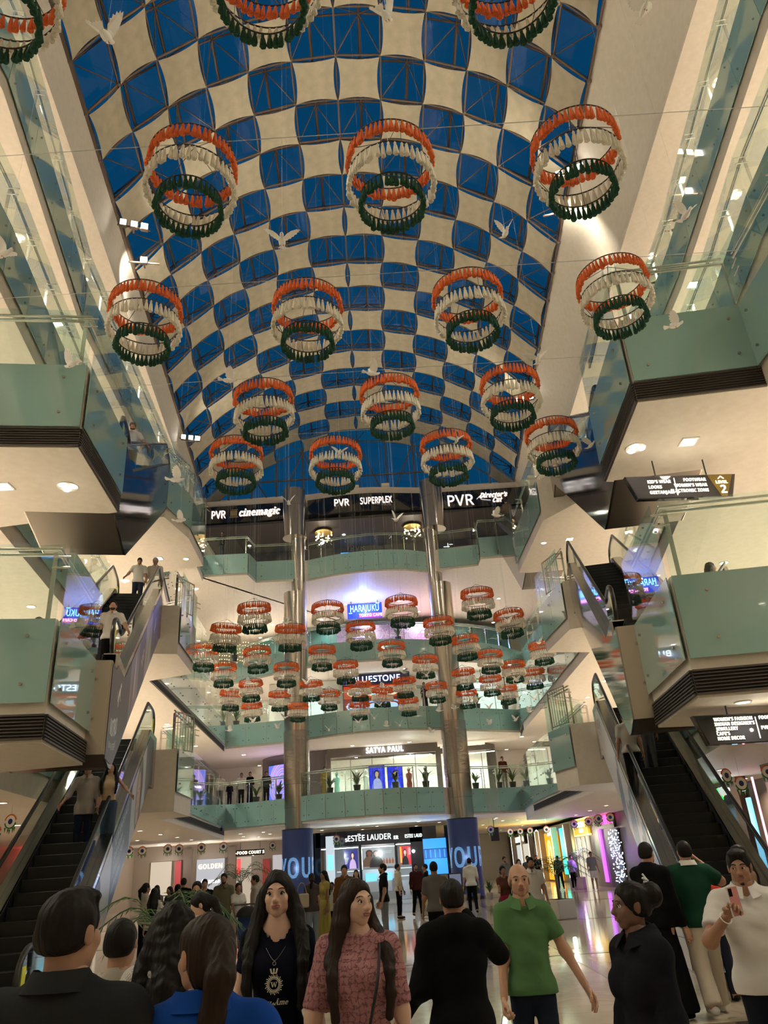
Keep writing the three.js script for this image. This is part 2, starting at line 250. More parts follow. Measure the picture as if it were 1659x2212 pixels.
// ---------------------------------------------------------------- ceiling lamps
const lensRound = new THREE.CylinderGeometry(0.085, 0.085, 0.012, 16), rimRound = new THREE.TorusGeometry(0.1, 0.016, 6, 18).rotateX(Math.PI / 2);
const lensSq = new RoundedBoxGeometry(0.22, 0.012, 0.22, 1, 0.004), rimSq = merge([box(0.28, 0.02, 0.03, 0, 0, 0.125), box(0.28, 0.02, 0.03, 0, 0, -0.125), box(0.03, 0.02, 0.28, 0.125, 0, 0), box(0.03, 0.02, 0.28, -0.125, 0, 0)]);
const lensTri = new THREE.CylinderGeometry(0.05, 0.05, 0.03, 12), plateTri = new THREE.CylinderGeometry(0.17, 0.17, 0.01, 18);
function lamp(x, y, z, kind, label, group, I = 0, col = WARM, s = 1) {
  const o = thing('ceiling_lamp', label, 'ceiling lamp', [x, y, z], 0, group), lm = col === WARM ? M.lampGlow : M.lampWhite; o.scale.setScalar(s);
  if (kind === 'round') { mesh('rim', rimRound, M.lampRim, o); mesh('lens', lensRound, lm, o).position.y = -0.004; }
  if (kind === 'square') { mesh('rim', rimSq, M.lampRim, o); mesh('lens', lensSq, lm, o).position.y = -0.004; }
  if (kind === 'tri') { mesh('plate', plateTri, M.lampRim, o); for (let i = 0; i < 3; i++) mesh('lens', lensTri, lm, o).position.set(0.1 * Math.cos(i * 2.1), -0.012, 0.1 * Math.sin(i * 2.1)); }
  if (I) { const l = new THREE.SpotLight(col, I, 0, 1.25, 0.8, 2); l.position.set(0, -0.05, 0); l.target.position.set(0, -2, 0); l.castShadow = true; l.shadow.radius = 5; o.add(l, l.target); }
  return o;
}
function along(pts, step, off, start = 0) {      // points along a polyline, pushed sideways by off (away from the atrium)
  const out = []; let left = start;
  for (let k = 1; k < pts.length; k++) { const dx = pts[k][0] - pts[k - 1][0], dz = pts[k][1] - pts[k - 1][1], len = Math.hypot(dx, dz); while (left < len) { const f = left / len; out.push([pts[k - 1][0] + dx * f + off * dz / len, pts[k - 1][1] + dz * f - off * dx / len]); left += step; } left -= len; }
  return out;
}
const ord = (n) => ['first', 'second', 'third', 'fourth', 'fifth', 'sixth', 'seventh', 'eighth', 'ninth', 'tenth', 'eleventh', 'twelfth', 'thirteenth', 'fourteenth', 'fifteenth', 'sixteenth', 'seventeenth', 'eighteenth', 'nineteenth', 'twentieth', 'twenty-first', 'twenty-second', 'twenty-third', 'twenty-fourth', 'twenty-fifth', 'twenty-sixth', 'twenty-seventh', 'twenty-eighth', 'twenty-ninth', 'thirtieth', 'thirty-first'][n] || `number ${n + 1}`;
for (const k of [1, 2, 3, 4, 5]) for (const [side, sg] of [['left', 1], ['right', -1]]) {
  const y = k === 5 ? (sg > 0 ? 20.6 : 20.2) : LV[k] - sof(k), P = { left: [[-7, 3.4], [-7.2, -12], [-8.6, -24], [-9.6, -40]], right: [[7, 3.4], [7.2, -12], [7.4, -24], [7.6, -40]] }[side];
  const extra = (k >= 3 ? (sg > 0 ? 0.4 : 1.2) : 0) + (k === 5 ? 0.6 : 0);
  [[0.7, 3.2, 1.2], ...(k < 5 ? [[2.6, k < 3 ? 4.4 : 7, 0.6]] : [])].forEach(([off, step, st], row) => along(P, step, sg * (off + extra), st).forEach(([x, z], i) => {
    const xx = x, kind = k >= 3 ? (i % 2 ? 'tri' : 'square') : 'round';
    lamp(xx, y - 0.006, z, kind, `${kind === 'tri' ? 'three-spot' : kind} ceiling lamp, ${ord(i)} from the viewer in ${row ? 'outer' : 'inner'} row over ${side} ${LN[k - 1]} floor walkway`, `lamps over ${side} ${LN[k - 1]} floor walkway`, row ? SPOT_GALLERY * (k === 1 ? 0.65 : k < 3 ? 1.25 : 1.8) : (k > 1 ? SPOT_GALLERY * (k === 5 ? 1 : 0.55) : 0), WARM);
  }));
}
{ const corridor = (nm, xs, zs, y) => zs.forEach((z, r) => xs.forEach((x, i) => lamp(x + (r % 2) * 0.8, y - 0.006, z, 'round', `round ceiling lamp, ${ord(i)} from the left in ${ord(r)} row of far ${nm} arcade`, `lamps of the far ${nm} arcade`, r % 2 ? 9 : 0, NEUT, 1.1)));
  corridor('left', [-15.8, -13.2, -10.4, -7.8], [-45, -48.6, -52.4], LV[1] - SOFF); corridor('right', [5.2, 7.8], [-46, -50, -54.5, -60, -67], LV[1] - SOFF); }
// the far soffits: three rows of round lamps per floor, some on the ground floor corridor
for (const k of [1, 2, 3, 4, 5]) [-44.2, -46.6, -49.4].forEach((z, row) => { for (let i = 0; i < 6; i++) {
  const x = -9.0 + i * 3.2 + (row % 2) * 1.2 + rr(-0.2, 0.2), y = k === 5 ? 21.03 : LV[k] - SOFF; if (k === 5 && (row === 1 || i % 2)) continue;
  lamp(x, y - 0.006, z + 1.6 * Math.abs(i - 2.5) * -0.25, 'round', `round ceiling lamp, ${ord(i)} from the left in ${ord(row)} row of far ${LN[k - 1]} floor ceiling`, `lamps of far ${LN[k - 1]} floor ceiling`, row === 1 ? (k === 5 ? 6 : k === 1 ? SPOT_GALLERY * 0.4 : SPOT_GALLERY) : (row === 0 && i % 2 === 0 && k > 1 ? SPOT_GALLERY * 0.9 : 0), k === 5 ? WARM : NEUT, 1.15);
} });
// ---------------------------------------------------------------- columns
const ledTex = canvasTex(2048, 1024, (g, w, h) => {
  g.fillStyle = '#1d2748'; g.fillRect(0, 0, w, h); g.font = 'bold 300px sans-serif'; g.textAlign = 'center'; g.fillStyle = '#86c4ff';
  for (const x of [w * 0.25, w * 0.75]) { g.save(); g.translate(x, h * 0.63); g.scale(1.3, 1.25); g.fillText('YOUR', 0, 0); g.restore(); }
  g.fillStyle = '#1d2748'; for (let y = 0; y < h; y += 20) g.fillRect(0, y, w, 5);
});
const filmTex = dataTex(256, (u, v) => { const n = 0.5 + 0.6 * fbm(u * 5 + fbm(u * 9, v * 9, 2, 2), v * 9, 6, 4); return [n, n, n]; }, false);
const ledMat = glow([1, 1, 1], 0.4, { emissiveMap: ledTex }), colFilm = mat([0.42, 0.38, 0.33], 0.24, 0.9, { bumpMap: filmTex, bumpScale: 0.02 });
function column(x, z, sgn, label) {
  const o = thing('clad_column', label, 'column', [x, 0, z]);
  const cyl = (r, y0, y1, dx = 0, dz = 0) => new THREE.CylinderGeometry(r, r, y1 - y0, 48, 1, false).translate(dx, (y0 + y1) / 2, dz);
  mesh('led_wrap', new THREE.CylinderGeometry(0.75, 0.75, 3.4, 48, 1, true).rotateY(sgn > 0 ? 1.85 : 1.55).translate(0, 1.82, 0), ledMat, o); mesh('plinth', cyl(0.78, 0, 0.14), M.black, o); mesh('wrap_cap', cyl(0.76, 3.5, 3.54), M.black, o);
  [[3.54, 4.5, 0.62], [4.5, 5.6, 0.64], [5.6, 8.2, 0.66], [8.2, 9.9, 0.63], [9.9, 12.4, 0.62], [12.4, 15.7, 0.63]].forEach(([a, b, r], i) => mesh('steel_sleeve', cyl(r, a, b - 0.012), i === 2 ? colFilm : M.clad, o));
  mesh('steel_sleeve', cyl(0.40, 15.69, 19.1, sgn * 0.2), M.clad, o); mesh('steel_sleeve', cyl(0.65, 19.1, 21.0), M.clad, o); mesh('steel_sleeve', cyl(0.66, 21.01, 22.1), M.clad, o); mesh('collar', cyl(0.68, 19.06, 19.12), M.steelBr, o);
  const l = new THREE.PointLight(C(0.35, 0.5, 1), 1.5, 0, 2); l.position.set(0, 1.8, 1.0); l.castShadow = true; o.add(l);
}
column(-5.25, -40, 1, 'left tall steel column with blue YOUR screen wrapped round its foot'); column(2.83, -40, -1, 'right tall steel column with blue YOUR screen wrapped round its foot');
// ---------------------------------------------------------------- escalators
const T30 = Math.tan(30 * D2R);
const posterA = canvasTex(2048, 256, (g, w, h) => {       // grey beauty advertisement
  const P = (a) => a * w; g.fillStyle = '#6d7078'; g.fillRect(0, 0, w, h);
  g.fillStyle = '#a9abb2'; g.fillRect(P(0.0), 0, P(0.36), h); g.fillStyle = '#3b4150'; g.fillRect(P(0.36), 0, P(0.24), h); g.fillStyle = '#a6a7ad'; g.fillRect(P(0.6), 0, P(0.24), h); g.fillStyle = '#3a3a40'; g.fillRect(P(0.84), 0, P(0.16), h);
  const face = (x, s) => { g.fillStyle = '#2c2622'; g.beginPath(); g.ellipse(x, h * 0.55, 78 * s, h * 0.62, 0.1, 0, 7); g.fill(); g.fillStyle = '#b98f79'; g.beginPath(); g.ellipse(x - 18 * s, h * 0.56, 44 * s, h * 0.42, 0.05, 0, 7); g.fill(); g.fillStyle = '#7d4a44'; g.fillRect(x - 34 * s, h * 0.74, 34 * s, 10); g.fillStyle = '#30241f'; g.fillRect(x - 42 * s, h * 0.44, 18 * s, 7); g.fillRect(x - 8 * s, h * 0.44, 18 * s, 7); };
  face(P(0.2), 1.3); face(P(0.73), 1.5);
  g.strokeStyle = '#c9ccd4'; g.lineWidth = 3; g.font = 'italic 44px serif'; g.fillStyle = '#c3c7d0'; let y = 60; for (const t of ['NEW RADIANCE', 'Soft Matte', 'COLLECTION', 'afterglow']) { g.fillText(t, P(0.385), y); y += 52; }
});
const posterB = canvasTex(2048, 256, (g, w, h) => {       // shoe advertisement in violet greys
  const P = (a) => a * w; g.fillStyle = '#4a4652'; g.fillRect(0, 0, w, h);
  g.fillStyle = '#8e8a94'; g.fillRect(P(0.28), 0, P(0.14), h); g.fillStyle = '#5c5568'; g.fillRect(P(0.42), 0, P(0.13), h); g.fillStyle = '#a29eaa'; g.fillRect(P(0.55), 0, P(0.14), h); g.fillStyle = '#55506a'; g.fillRect(P(0.69), 0, P(0.15), h); g.fillStyle = '#6a5f7e'; g.fillRect(P(0.84), 0, P(0.16), h);
  g.fillStyle = '#e6e3e8'; g.font = 'bold 60px sans-serif'; g.fillText('NITRO', P(0.03), h * 0.72); g.font = '22px sans-serif'; g.fillText('RUN THE STREETS', P(0.03), h * 0.86);
  const cat = (x, y, s) => { g.save(); g.translate(x, y); g.scale(s, s); g.beginPath(); g.moveTo(0, 40); g.quadraticCurveTo(20, 10, 46, 4); g.quadraticCurveTo(60, -14, 78, -18); g.lineTo(84, -8); g.quadraticCurveTo(70, 4, 66, 14); g.lineTo(74, 44); g.lineTo(64, 46); g.lineTo(54, 22); g.quadraticCurveTo(36, 26, 26, 44); g.lineTo(30, 62); g.lineTo(18, 62); g.lineTo(12, 46); g.quadraticCurveTo(-10, 40, -26, 18); g.lineTo(-22, 14); g.quadraticCurveTo(-8, 34, 0, 40); g.fill(); g.restore(); };
  g.fillStyle = '#e6e3e8'; cat(P(0.1), 50, 1); cat(P(0.48), 100, 0.9); cat(P(0.76), 90, 0.9);
  g.fillStyle = '#86505a'; g.beginPath(); g.ellipse(P(0.32), h * 0.6, 26, 90, 0.2, 0, 7); g.fill(); g.fillStyle = '#c9c6cf'; g.beginPath(); g.ellipse(P(0.36), h * 0.45, 22, 100, 0.1, 0, 7); g.fill();
  g.fillStyle = '#5f8f96'; g.beginPath(); g.ellipse(P(0.62), h * 0.5, 46, 92, 0.5, 0, 7); g.fill(); g.fillStyle = '#c9cf53'; g.beginPath(); g.ellipse(P(0.635), h * 0.68, 20, 60, 0.6, 0, 7); g.fill(); g.fillStyle = '#9fb9c0'; g.beginPath(); g.ellipse(P(0.61), h * 0.42, 18, 60, 0.5, 0, 7); g.fill();
});
const posterC = canvasTex(2048, 256, (g, w, h) => {       // pale advertisement with grey figures (mirrored on use)
  const P = (a) => a * w; g.fillStyle = '#b9b6b4'; g.fillRect(0, 0, w, h);
  const fig = (x, s, c) => { g.fillStyle = c; g.beginPath(); g.ellipse(x, h * 0.16, 30 * s, 34, 0.2, 0, 7); g.fill(); g.beginPath(); g.moveTo(x - 60 * s, h); g.quadraticCurveTo(x - 70 * s, h * 0.3, x - 20 * s, h * 0.28); g.lineTo(x + 40 * s, h * 0.3); g.quadraticCurveTo(x + 100 * s, h * 0.5, x + 70 * s, h); g.fill(); };
  fig(P(0.30), 1.5, '#5e6470'); fig(P(0.44), 1.6, '#4f5662'); g.fillStyle = '#9a6f5c'; g.beginPath(); g.ellipse(P(0.38), h * 0.2, 34, 40, 0.3, 0, 7); g.fill(); g.fillStyle = '#8a6351'; g.fillRect(P(0.47), h * 0.5, 130, 34); fig(P(0.60), 1.3, '#565c69');
  g.save(); g.scale(-1, 1); g.fillStyle = '#5c5a5c'; g.font = 'bold 74px sans-serif'; g.fillText('VEGAS', -P(0.985), h * 0.42); g.font = '26px sans-serif'; g.fillText('COLLECTION', -P(0.97), h * 0.56); g.fillText('available in store', -P(0.98), h * 0.9); g.restore();
});
const treadTex = dataTex(128, (u) => { const n = 0.5 + 0.5 * Math.sin(u * 6.2832 * 16); return [n, n, n]; }, false);
const stepMat = mat([0.007, 0.007, 0.007], 0.5, 0.1);
function escalator(label, P, theta, h0, rise, vis, skin, o = {}) {   // P: plan point at the foot of the incline on the visible side; vis +1: visible side is local +x
  const e = thing('escalator', label, 'escalator', [P[0], h0, P[1]], theta), run = rise / T30, W = 1.5, A = o.front ?? 1.5, B = 1.5, N = (u) => Math.max(0, Math.min(rise, u * T30));
  const xs = (d) => -vis * d;                                        // d: distance inward from the visible face
  const prof = (lo, hi) => [[-A, hi], [-0.1, hi], [run - 0.1, rise + hi], [run + B, rise + hi]];
  const tip = o.tip ?? 0.6, A2 = h0 ? A + (o.ext ?? 0.9) : A, side = [[-A2, 0], [-A, 0], [-A, 0.26], [0, 0.26], [run, rise + 0.26], [run + B, rise + 0.26], [run + B, rise - 1.05], [run + 0.5, rise - 1.05], [tip, -1.62], [tip - 0.3, -1.62], [-A2, -1.5]];
  if (!h0) side.splice(8, 3, [2.0, 0], [-A, 0]);
  const put = (g, d) => g.rotateY(Math.PI / 2).translate(xs(d), 0, 0);     // xy profile (u, y) -> local (x = across, z = -u)
  mesh('side_cladding', put(extrudeXY(side, 0.04).translate(0, 0, -0.02), 0), skin, e).userData.label = o.skinLabel || 'visible side cladding';
  mesh('side_cladding', put(extrudeXY(side, 0.04).translate(0, 0, -0.02), W), o.far || M.clad, e);
  const lower = h0 ? [[-A2, -1.5], [tip - 0.3, -1.62], [tip, -1.62], [run + 0.5, rise - 1.05], [run + B, rise - 1.05]] : [[2.0, 0.01], [run + 0.5, rise - 1.05], [run + B, rise - 1.05]];
  const under = []; for (let i = 1; i < lower.length; i++) { const [a, b] = [lower[i - 1], lower[i]], q = [[a[0], a[1]], [b[0], b[1]], [b[0], b[1] + 0.04], [a[0], a[1] + 0.04]]; under.push(extrudeXY(q, W).rotateY(Math.PI / 2).translate(vis > 0 ? -W : 0, 0, 0)); }
  mesh('underside', under, o.under || M.under, e);
  const strip = (y0, w, t) => [[-A, 0], [0, 0], [run, rise], [run + B, rise]].map((p, i, l) => i ? extrudeXY([[l[i - 1][0], l[i - 1][1] + y0], [p[0], p[1] + y0], [p[0], p[1] + y0 + t], [l[i - 1][0], l[i - 1][1] + y0 + t]], w).translate(0, 0, -w / 2) : null).filter(Boolean);
  for (const d of [0.1, W - 0.1]) {
    mesh('deck', put(merge(strip(0.26, 0.24, 0.02)), d), o.deck || M.steelBr, e);
    mesh('skirt', put(merge(strip(-0.2, 0.012, 0.46)), d === 0.1 ? 0.24 : W - 0.24), M.black, e);
    const gl = [[-A + 0.25, 0.28], [0, 0.28], [run, rise + 0.28], [run + B - 0.25, rise + 0.28], [run + B + 0.0, rise + 0.5], [run + B, rise + 0.8], [run + B - 0.3, rise + 0.96], [run - 0.1, rise + 0.96], [-0.1, 0.96], [-A + 0.3, 0.96], [-A, 0.8], [-A, 0.5]];
    mesh('glass_panel', put(extrudeXY(gl, 0.012).translate(0, 0, -0.006), d), M.glass, e);
    const r = [[-A + 0.3, 0.24], [-A + 0.02, 0.36], [-A - 0.1, 0.62], [-A + 0.02, 0.88], [-A + 0.35, 1.0], [-0.3, 1.0], [0.25, 1.10], [run - 0.35, rise + 0.78], [run + 0.1, rise + 0.98], [run + B - 0.35, rise + 1.0], [run + B - 0.02, rise + 0.88], [run + B + 0.1, rise + 0.62], [run + B - 0.02, rise + 0.36], [run + B - 0.3, rise + 0.24]].map(([u, y]) => V(xs(d), y, -u));
    mesh('handrail', new THREE.TubeGeometry(path(r, false, 0.25), 90, 0.038, 8), M.rubber, e);
    const st = mesh('warning_sticker', extrudeXY([[-0.09, -0.2], [0.09, -0.2], [0.09, 0.2], [-0.09, 0.2]], 0.004), M.yellow, e); st.rotation.y = Math.PI / 2; st.position.set(xs(d) + vis * 0.008, rise + 0.6, -(run + B - 0.16));
    if (d === 0.1) { const s2 = st.clone(); s2.position.set(xs(d) + vis * 0.008, 0.6, A - 0.2); e.add(s2); }
  }
  const n = Math.round(run / 0.36) + 1, sg = new RoundedBoxGeometry(1.0, 0.26, 0.40, 1, 0.012);
  for (let i = 0; i < n; i++) { const s = mesh('step', sg, stepMat, e); s.position.set(xs(W / 2), Math.min(rise, (i + 1) * rise / n) - 0.13, -((i + 0.5) * run / n)); }
  if (h0) mesh('end_panel', box(W, 1.5, 0.04, xs(W / 2), -0.75, A2), M.clad, e);
  mesh('comb_plate', [box(1.0, 0.02, A, xs(W / 2), 0.0, A / 2), box(1.0, 0.02, B, xs(W / 2), rise, -run - B / 2)], M.steelBr, e);
  if (o.poster) {                                               // printed sheet on the visible face
    const n2 = 40, ps = [], uv = [], idx = [], u0 = o.u0 ?? (h0 ? -0.9 : 0.9), u1 = run + 0.9;
    for (let i = 0; i <= n2; i++) { const u = u0 + (u1 - u0) * i / n2, lo = h0 ? Math.max(-1.55, Math.min(rise - 1.03, (u - tip) / (run + 0.5 - tip) * (rise + 0.57) - 1.6)) : Math.max(0.02, Math.min(rise - 1.03, (u - 2) / (run - 1.5) * (rise - 1.05) + 0.03)), hi = u < -A ? -0.02 : N(u) + 0.12; ps.push(0, lo, -u, 0, hi, -u); const k = i / n2; uv.push(k, 0, k, 1); if (i < n2) idx.push(i * 2, i * 2 + 2, i * 2 + 1, i * 2 + 1, i * 2 + 2, i * 2 + 3); }
    const g = new THREE.BufferGeometry(); g.setAttribute('position', new THREE.Float32BufferAttribute(ps, 3)); g.setAttribute('uv', new THREE.Float32BufferAttribute(uv, 2)); g.setIndex(idx); g.computeVertexNormals(); g.translate(vis * 0.026, 0, 0);
    mesh('printed_sheet', g, mat([1, 1, 1], 0.35, 0, { map: o.poster }), e).userData.label = o.posterLabel;
  }
  return e;
}
const TL = 10.9 * D2R, TR = -9.4 * D2R, mirrorClad = mat([0.36, 0.34, 0.32], 0.06, 1), smokeClad = mat([0.075, 0.072, 0.07], 0.07, 0.75);
const footL = (z) => [-4.62 - (Math.abs(z) - 10.3) * 0.190, z], footR = (z) => [3.62 + (Math.abs(z) - 10.3) * 0.165, z];
escalator('left ground escalator with dark steps and a grey beauty poster on its side', footL(-11.85), TL, 0, 5, 1, M.clad, { poster: posterA, posterLabel: 'grey beauty poster with faces and script', front: 1.4 });
escalator('left second escalator with violet shoe poster carrying the man in a white polo', [-5.08, -14.0], 13.4 * D2R, 5, 4.2, 1, M.clad, { poster: posterB, posterLabel: 'violet grey shoe poster', front: 1.2, ext: 0.6, u0: -1.75, tip: -0.9 });
escalator('left upper escalator with smoked dark side carrying the man in a turban', [-5.24, -13.9], 12.2 * D2R, 9.2, 4.2, 1, smokeClad, { front: 1.2, ext: 0.5, tip: 0.0, deck: M.black });
escalator('right ground escalator with pale fashion poster on its side', footR(-11.85), TR, 0, 5, -1, M.clad, { poster: posterC, posterLabel: 'pale poster with grey figures', front: 1.4 });
escalator('right second escalator with mirror polished side', [4.04, -14.0], -10.5 * D2R, 5, 4.2, -1, mirrorClad, { front: 1.2, ext: 0.6, tip: -0.9 });
escalator('right upper escalator with smoked dark side and broad brown underside', [4.44, -13.9], -8 * D2R, 9.2, 4.2, -1, smokeClad, { front: 1.2, ext: 0.5, tip: 0.3, deck: M.black });
escalator('far right dark escalator rising to the cinema floor', [5.55, -29.6], -3 * D2R, 13.4, 4.2, -1, smokeClad, { front: 1.0, deck: M.black, ext: 0.1 });
// end panels and pillars with steel gates beside the escalator heads
function gate(x, y, z, ry, label) {
  const o = thing('steel_gate', label, 'gate', [x, y, z], ry), b = [];
  mesh('frame', [rod(V(-0.45, 0.05, 0), V(-0.45, 1.15, 0), 0.022), rod(V(0.45, 0.05, 0), V(0.45, 1.15, 0), 0.022), rod(V(-0.45, 1.13, 0), V(0.45, 1.13, 0), 0.022), rod(V(-0.45, 0.08, 0), V(0.45, 0.08, 0), 0.018)], M.steelBr, o);
  for (let i = 1; i < 7; i++) mesh('bar', new THREE.CylinderGeometry(0.011, 0.011, 1.05, 6).translate(-0.45 + i * 0.13, 0.6, 0), M.steelBr, o);
}
gate(-6.35, 5, -22.9, 1.2, 'barred steel gate at head of left ground escalator'); gate(-6.5, 9.2, -22.8, 1.25, 'barred steel gate at head of left second escalator'); gate(-6.7, 13.4, -22.3, 1.3, 'barred steel gate at head of left upper escalator');
gate(4.75, 5, -22.8, -1.2, 'barred steel gate at head of right ground escalator'); gate(5.2, 9.2, -22.9, -1.25, 'barred steel gate at head of right second escalator'); gate(5.45, 13.4, -22.9, -1.3, 'barred steel gate at head of right upper escalator');
// ---------------------------------------------------------------- shops and signs
const poster = (w, h, draw, k = 0.9) => glow([1, 1, 1], k, { emissiveMap: canvasTex(w, h, draw), roughness: 0.3 });
const plane = (w, h, x, y, z, ry = 0) => { const g = new THREE.PlaneGeometry(w, h); if (ry) g.rotateY(ry); return g.translate(x, y, z); };
function point(x, y, z, col, I, parent = scene, r = 2) { const l = new THREE.PointLight(col, I, 0, 2); l.position.set(x, y, z); l.castShadow = true; l.shadow.radius = r; parent.add(l); return l; }
const figure = (g, x, y, s, hair, skin, dress) => { g.fillStyle = hair; g.beginPath(); g.ellipse(x, y, 30 * s, 40 * s, 0, 0, 7); g.fill(); g.fillRect(x - 28 * s, y, 56 * s, 60 * s); g.fillStyle = dress; g.beginPath(); g.moveTo(x - 60 * s, y + 190 * s); g.quadraticCurveTo(x - 60 * s, y + 50 * s, x, y + 46 * s); g.quadraticCurveTo(x + 60 * s, y + 50 * s, x + 60 * s, y + 190 * s); g.fill(); g.fillStyle = skin; g.beginPath(); g.ellipse(x, y + 6 * s, 20 * s, 29 * s, 0, 0, 7); g.fill(); g.fillRect(x - 9 * s, y + 28 * s, 18 * s, 22 * s); };
// back walls of each floor
struct('wall_back', box(40, 3.75, 0.2, -3, 1.88, -76), M.cream); struct('wall_back', box(36, 3.0, 0.2, -2, 6.48, -51), M.cream); struct('wall_back', box(36, 3.0, 0.2, -2, 10.68, -51), M.white); struct('wall_back', box(36, 3.0, 0.2, -2, 14.88, -53.5), M.cream); struct('wall_back', box(36, 5.9, 0.2, -2, 20.55, -50), M.darkWall);
// cinema floor: dark sign band between vault and foyer
{
  struct('ceiling', prism([[-12, -42.1], [9, -42.1], [9, -50], [-12, -50]], 21.05, 21.2), M.darkWall);
  struct('trim_2', [prism([[-11.6, -42.35], ...smooth([[-4.6, -42.2], [-1.3, -41.7], [2.2, -42.2]], 10), [8.9, -42.35], [8.9, -44.2], [-11.6, -44.2]], 22.4, 22.95), box(0.5, 0.16, 0.4, -1.7, 23.0, -41.75), box(0.5, 0.16, 0.4, 0.2, 23.0, -41.75)], M.cream);
  const band = (l, pts, lab) => { const o = thing('cinema_sign', lab, 'sign', [0, 0, 0]); mesh('black_band', prism([...pts, ...pts.slice().reverse().map(([x, z]) => [x, z - 0.18])], 21.28, 22.42), M.blackGloss, o); return o; };
  const halo = glow([1, 0.66, 0.5], 0.7), wht = glow([1, 0.93, 0.9], 0.9), gold = mat([0.5, 0.38, 0.16], 0.35, 0.8);
  const put = (o, str, size, x, y, z, font = FR, slant = 0, st = 1, m = wht) => { mesh('lettering', text(str, size, 0.05, font, slant, st).translate(x, y, z), m, o); mesh('halo', text(str, size, 0.02, font, slant, st).scale(1.012, 1.05, 1).translate(x + 0.03, y - 0.02, z - 0.035), halo, o); };
  let o = band(0, [[-11.3, -42.0], [-6.0, -42.0]], 'black cinema sign board with gold clapper left of the columns');
  put(o, 'PVR', 0.50, -10.2, 21.6, -41.96, FR, 0, 0.75); put(o, 'cinemagic', 0.44, -7.72, 21.66, -41.96, FSB, 0.25, 0.8);
  mesh('clapper_icon', [box(0.42, 0.34, 0.05, -9.25, 21.86, -41.95), box(0.55, 0.05, 0.05, -9.25, 21.62, -41.95), box(0.42, 0.05, 0.05, -9.22, 22.1, -41.95)], gold, o);
  o = band(0, smooth([[-4.7, -41.95], [-1.3, -41.45], [2.3, -41.95]], 12), 'bowed black cinema sign board between the columns'); put(o, 'PVR', 0.44, -2.55, 21.66, -41.42, FR, 0, 0.9); put(o, 'SUPERPLEX', 0.42, -0.45, 21.68, -41.42, FR, 0, 0.66);
  o = band(0, [[3.5, -42.0], [8.6, -42.0]], 'black cinema sign board with cursive script right of the columns'); put(o, 'PVR', 0.70, 4.75, 21.42, -41.96);
  put(o, "Director's", 0.30, 6.75, 21.85, -41.96, FSB, 0.45, 0.8); put(o, 'Cut', 0.30, 6.95, 21.5, -41.96, FSB, 0.45, 0.8); mesh('flourish', tube([V(5.75, 21.75, -41.93), V(6.1, 22.05, -41.93), V(6.3, 21.98, -41.93), V(6.0, 21.75, -41.93), V(6.6, 21.62, -41.93)], 0.014, 40, 5), wht, o);
  // foyer
  for (const [x, lab] of [[-3.9, 'glowing foyer chandelier beside left column on cinema floor'], [1.7, 'glowing foyer chandelier beside right column on cinema floor']]) {
    const c = thing('foyer_chandelier', lab, 'chandelier', [x, 20.75, -43.6]); mesh('gold_plate', new THREE.CylinderGeometry(0.5, 0.55, 0.12, 24).translate(0, 0.2, 0), gold, c); const b = []; for (let i = 0; i < 34; i++) b.push(new THREE.SphereGeometry(0.045, 6, 5).translate(rr(-0.5, 0.5), rr(-0.55, 0.1), rr(-0.3, 0.3))); const m = mesh('bulbs', b, glow([1, 0.72, 0.36], 6), c); m.userData.kind = 'stuff'; point(0, -0.75, 0, WARM, 3, c);
  }
  const s2 = thing('foyer_sign', 'dim metal letters on the dark foyer wall above blue strip', 'sign', [0, 0, 0]); mesh('lettering', text('PVR', 0.42, 0.04, FR).translate(-1.9, 20.75, -46.56), mat([0.35, 0.3, 0.25], 0.3, 0.7), s2);
  const st = thing('blue_screen', 'low blue glowing strip screen on the cinema foyer wall', 'screen', [0, 0, 0]); mesh('screen', box(2.6, 0.16, 0.06, -1.75, 20.55, -46.53), glow([0.08, 0.35, 1], 1.5), st);
  const rd = thing('foyer_screen', 'dark red poster panel on right of cinema foyer', 'poster', [0, 0, 0]); mesh('panel', box(1.6, 0.8, 0.06, 5.3, 20.2, -46.48), mat([0.22, 0.03, 0.02], 0.5), rd); mesh('white_marks', [box(0.4, 0.05, 0.02, 4.0, 20.6, -46.54), box(0.05, 0.3, 0.02, 4.1, 20.7, -46.54), box(0.25, 0.04, 0.02, 4.3, 20.75, -46.54)], wht, rd);
  struct('wall_back', box(20, 3.6, 0.1, -1, 19.35, -46.6), M.darkWall);
}
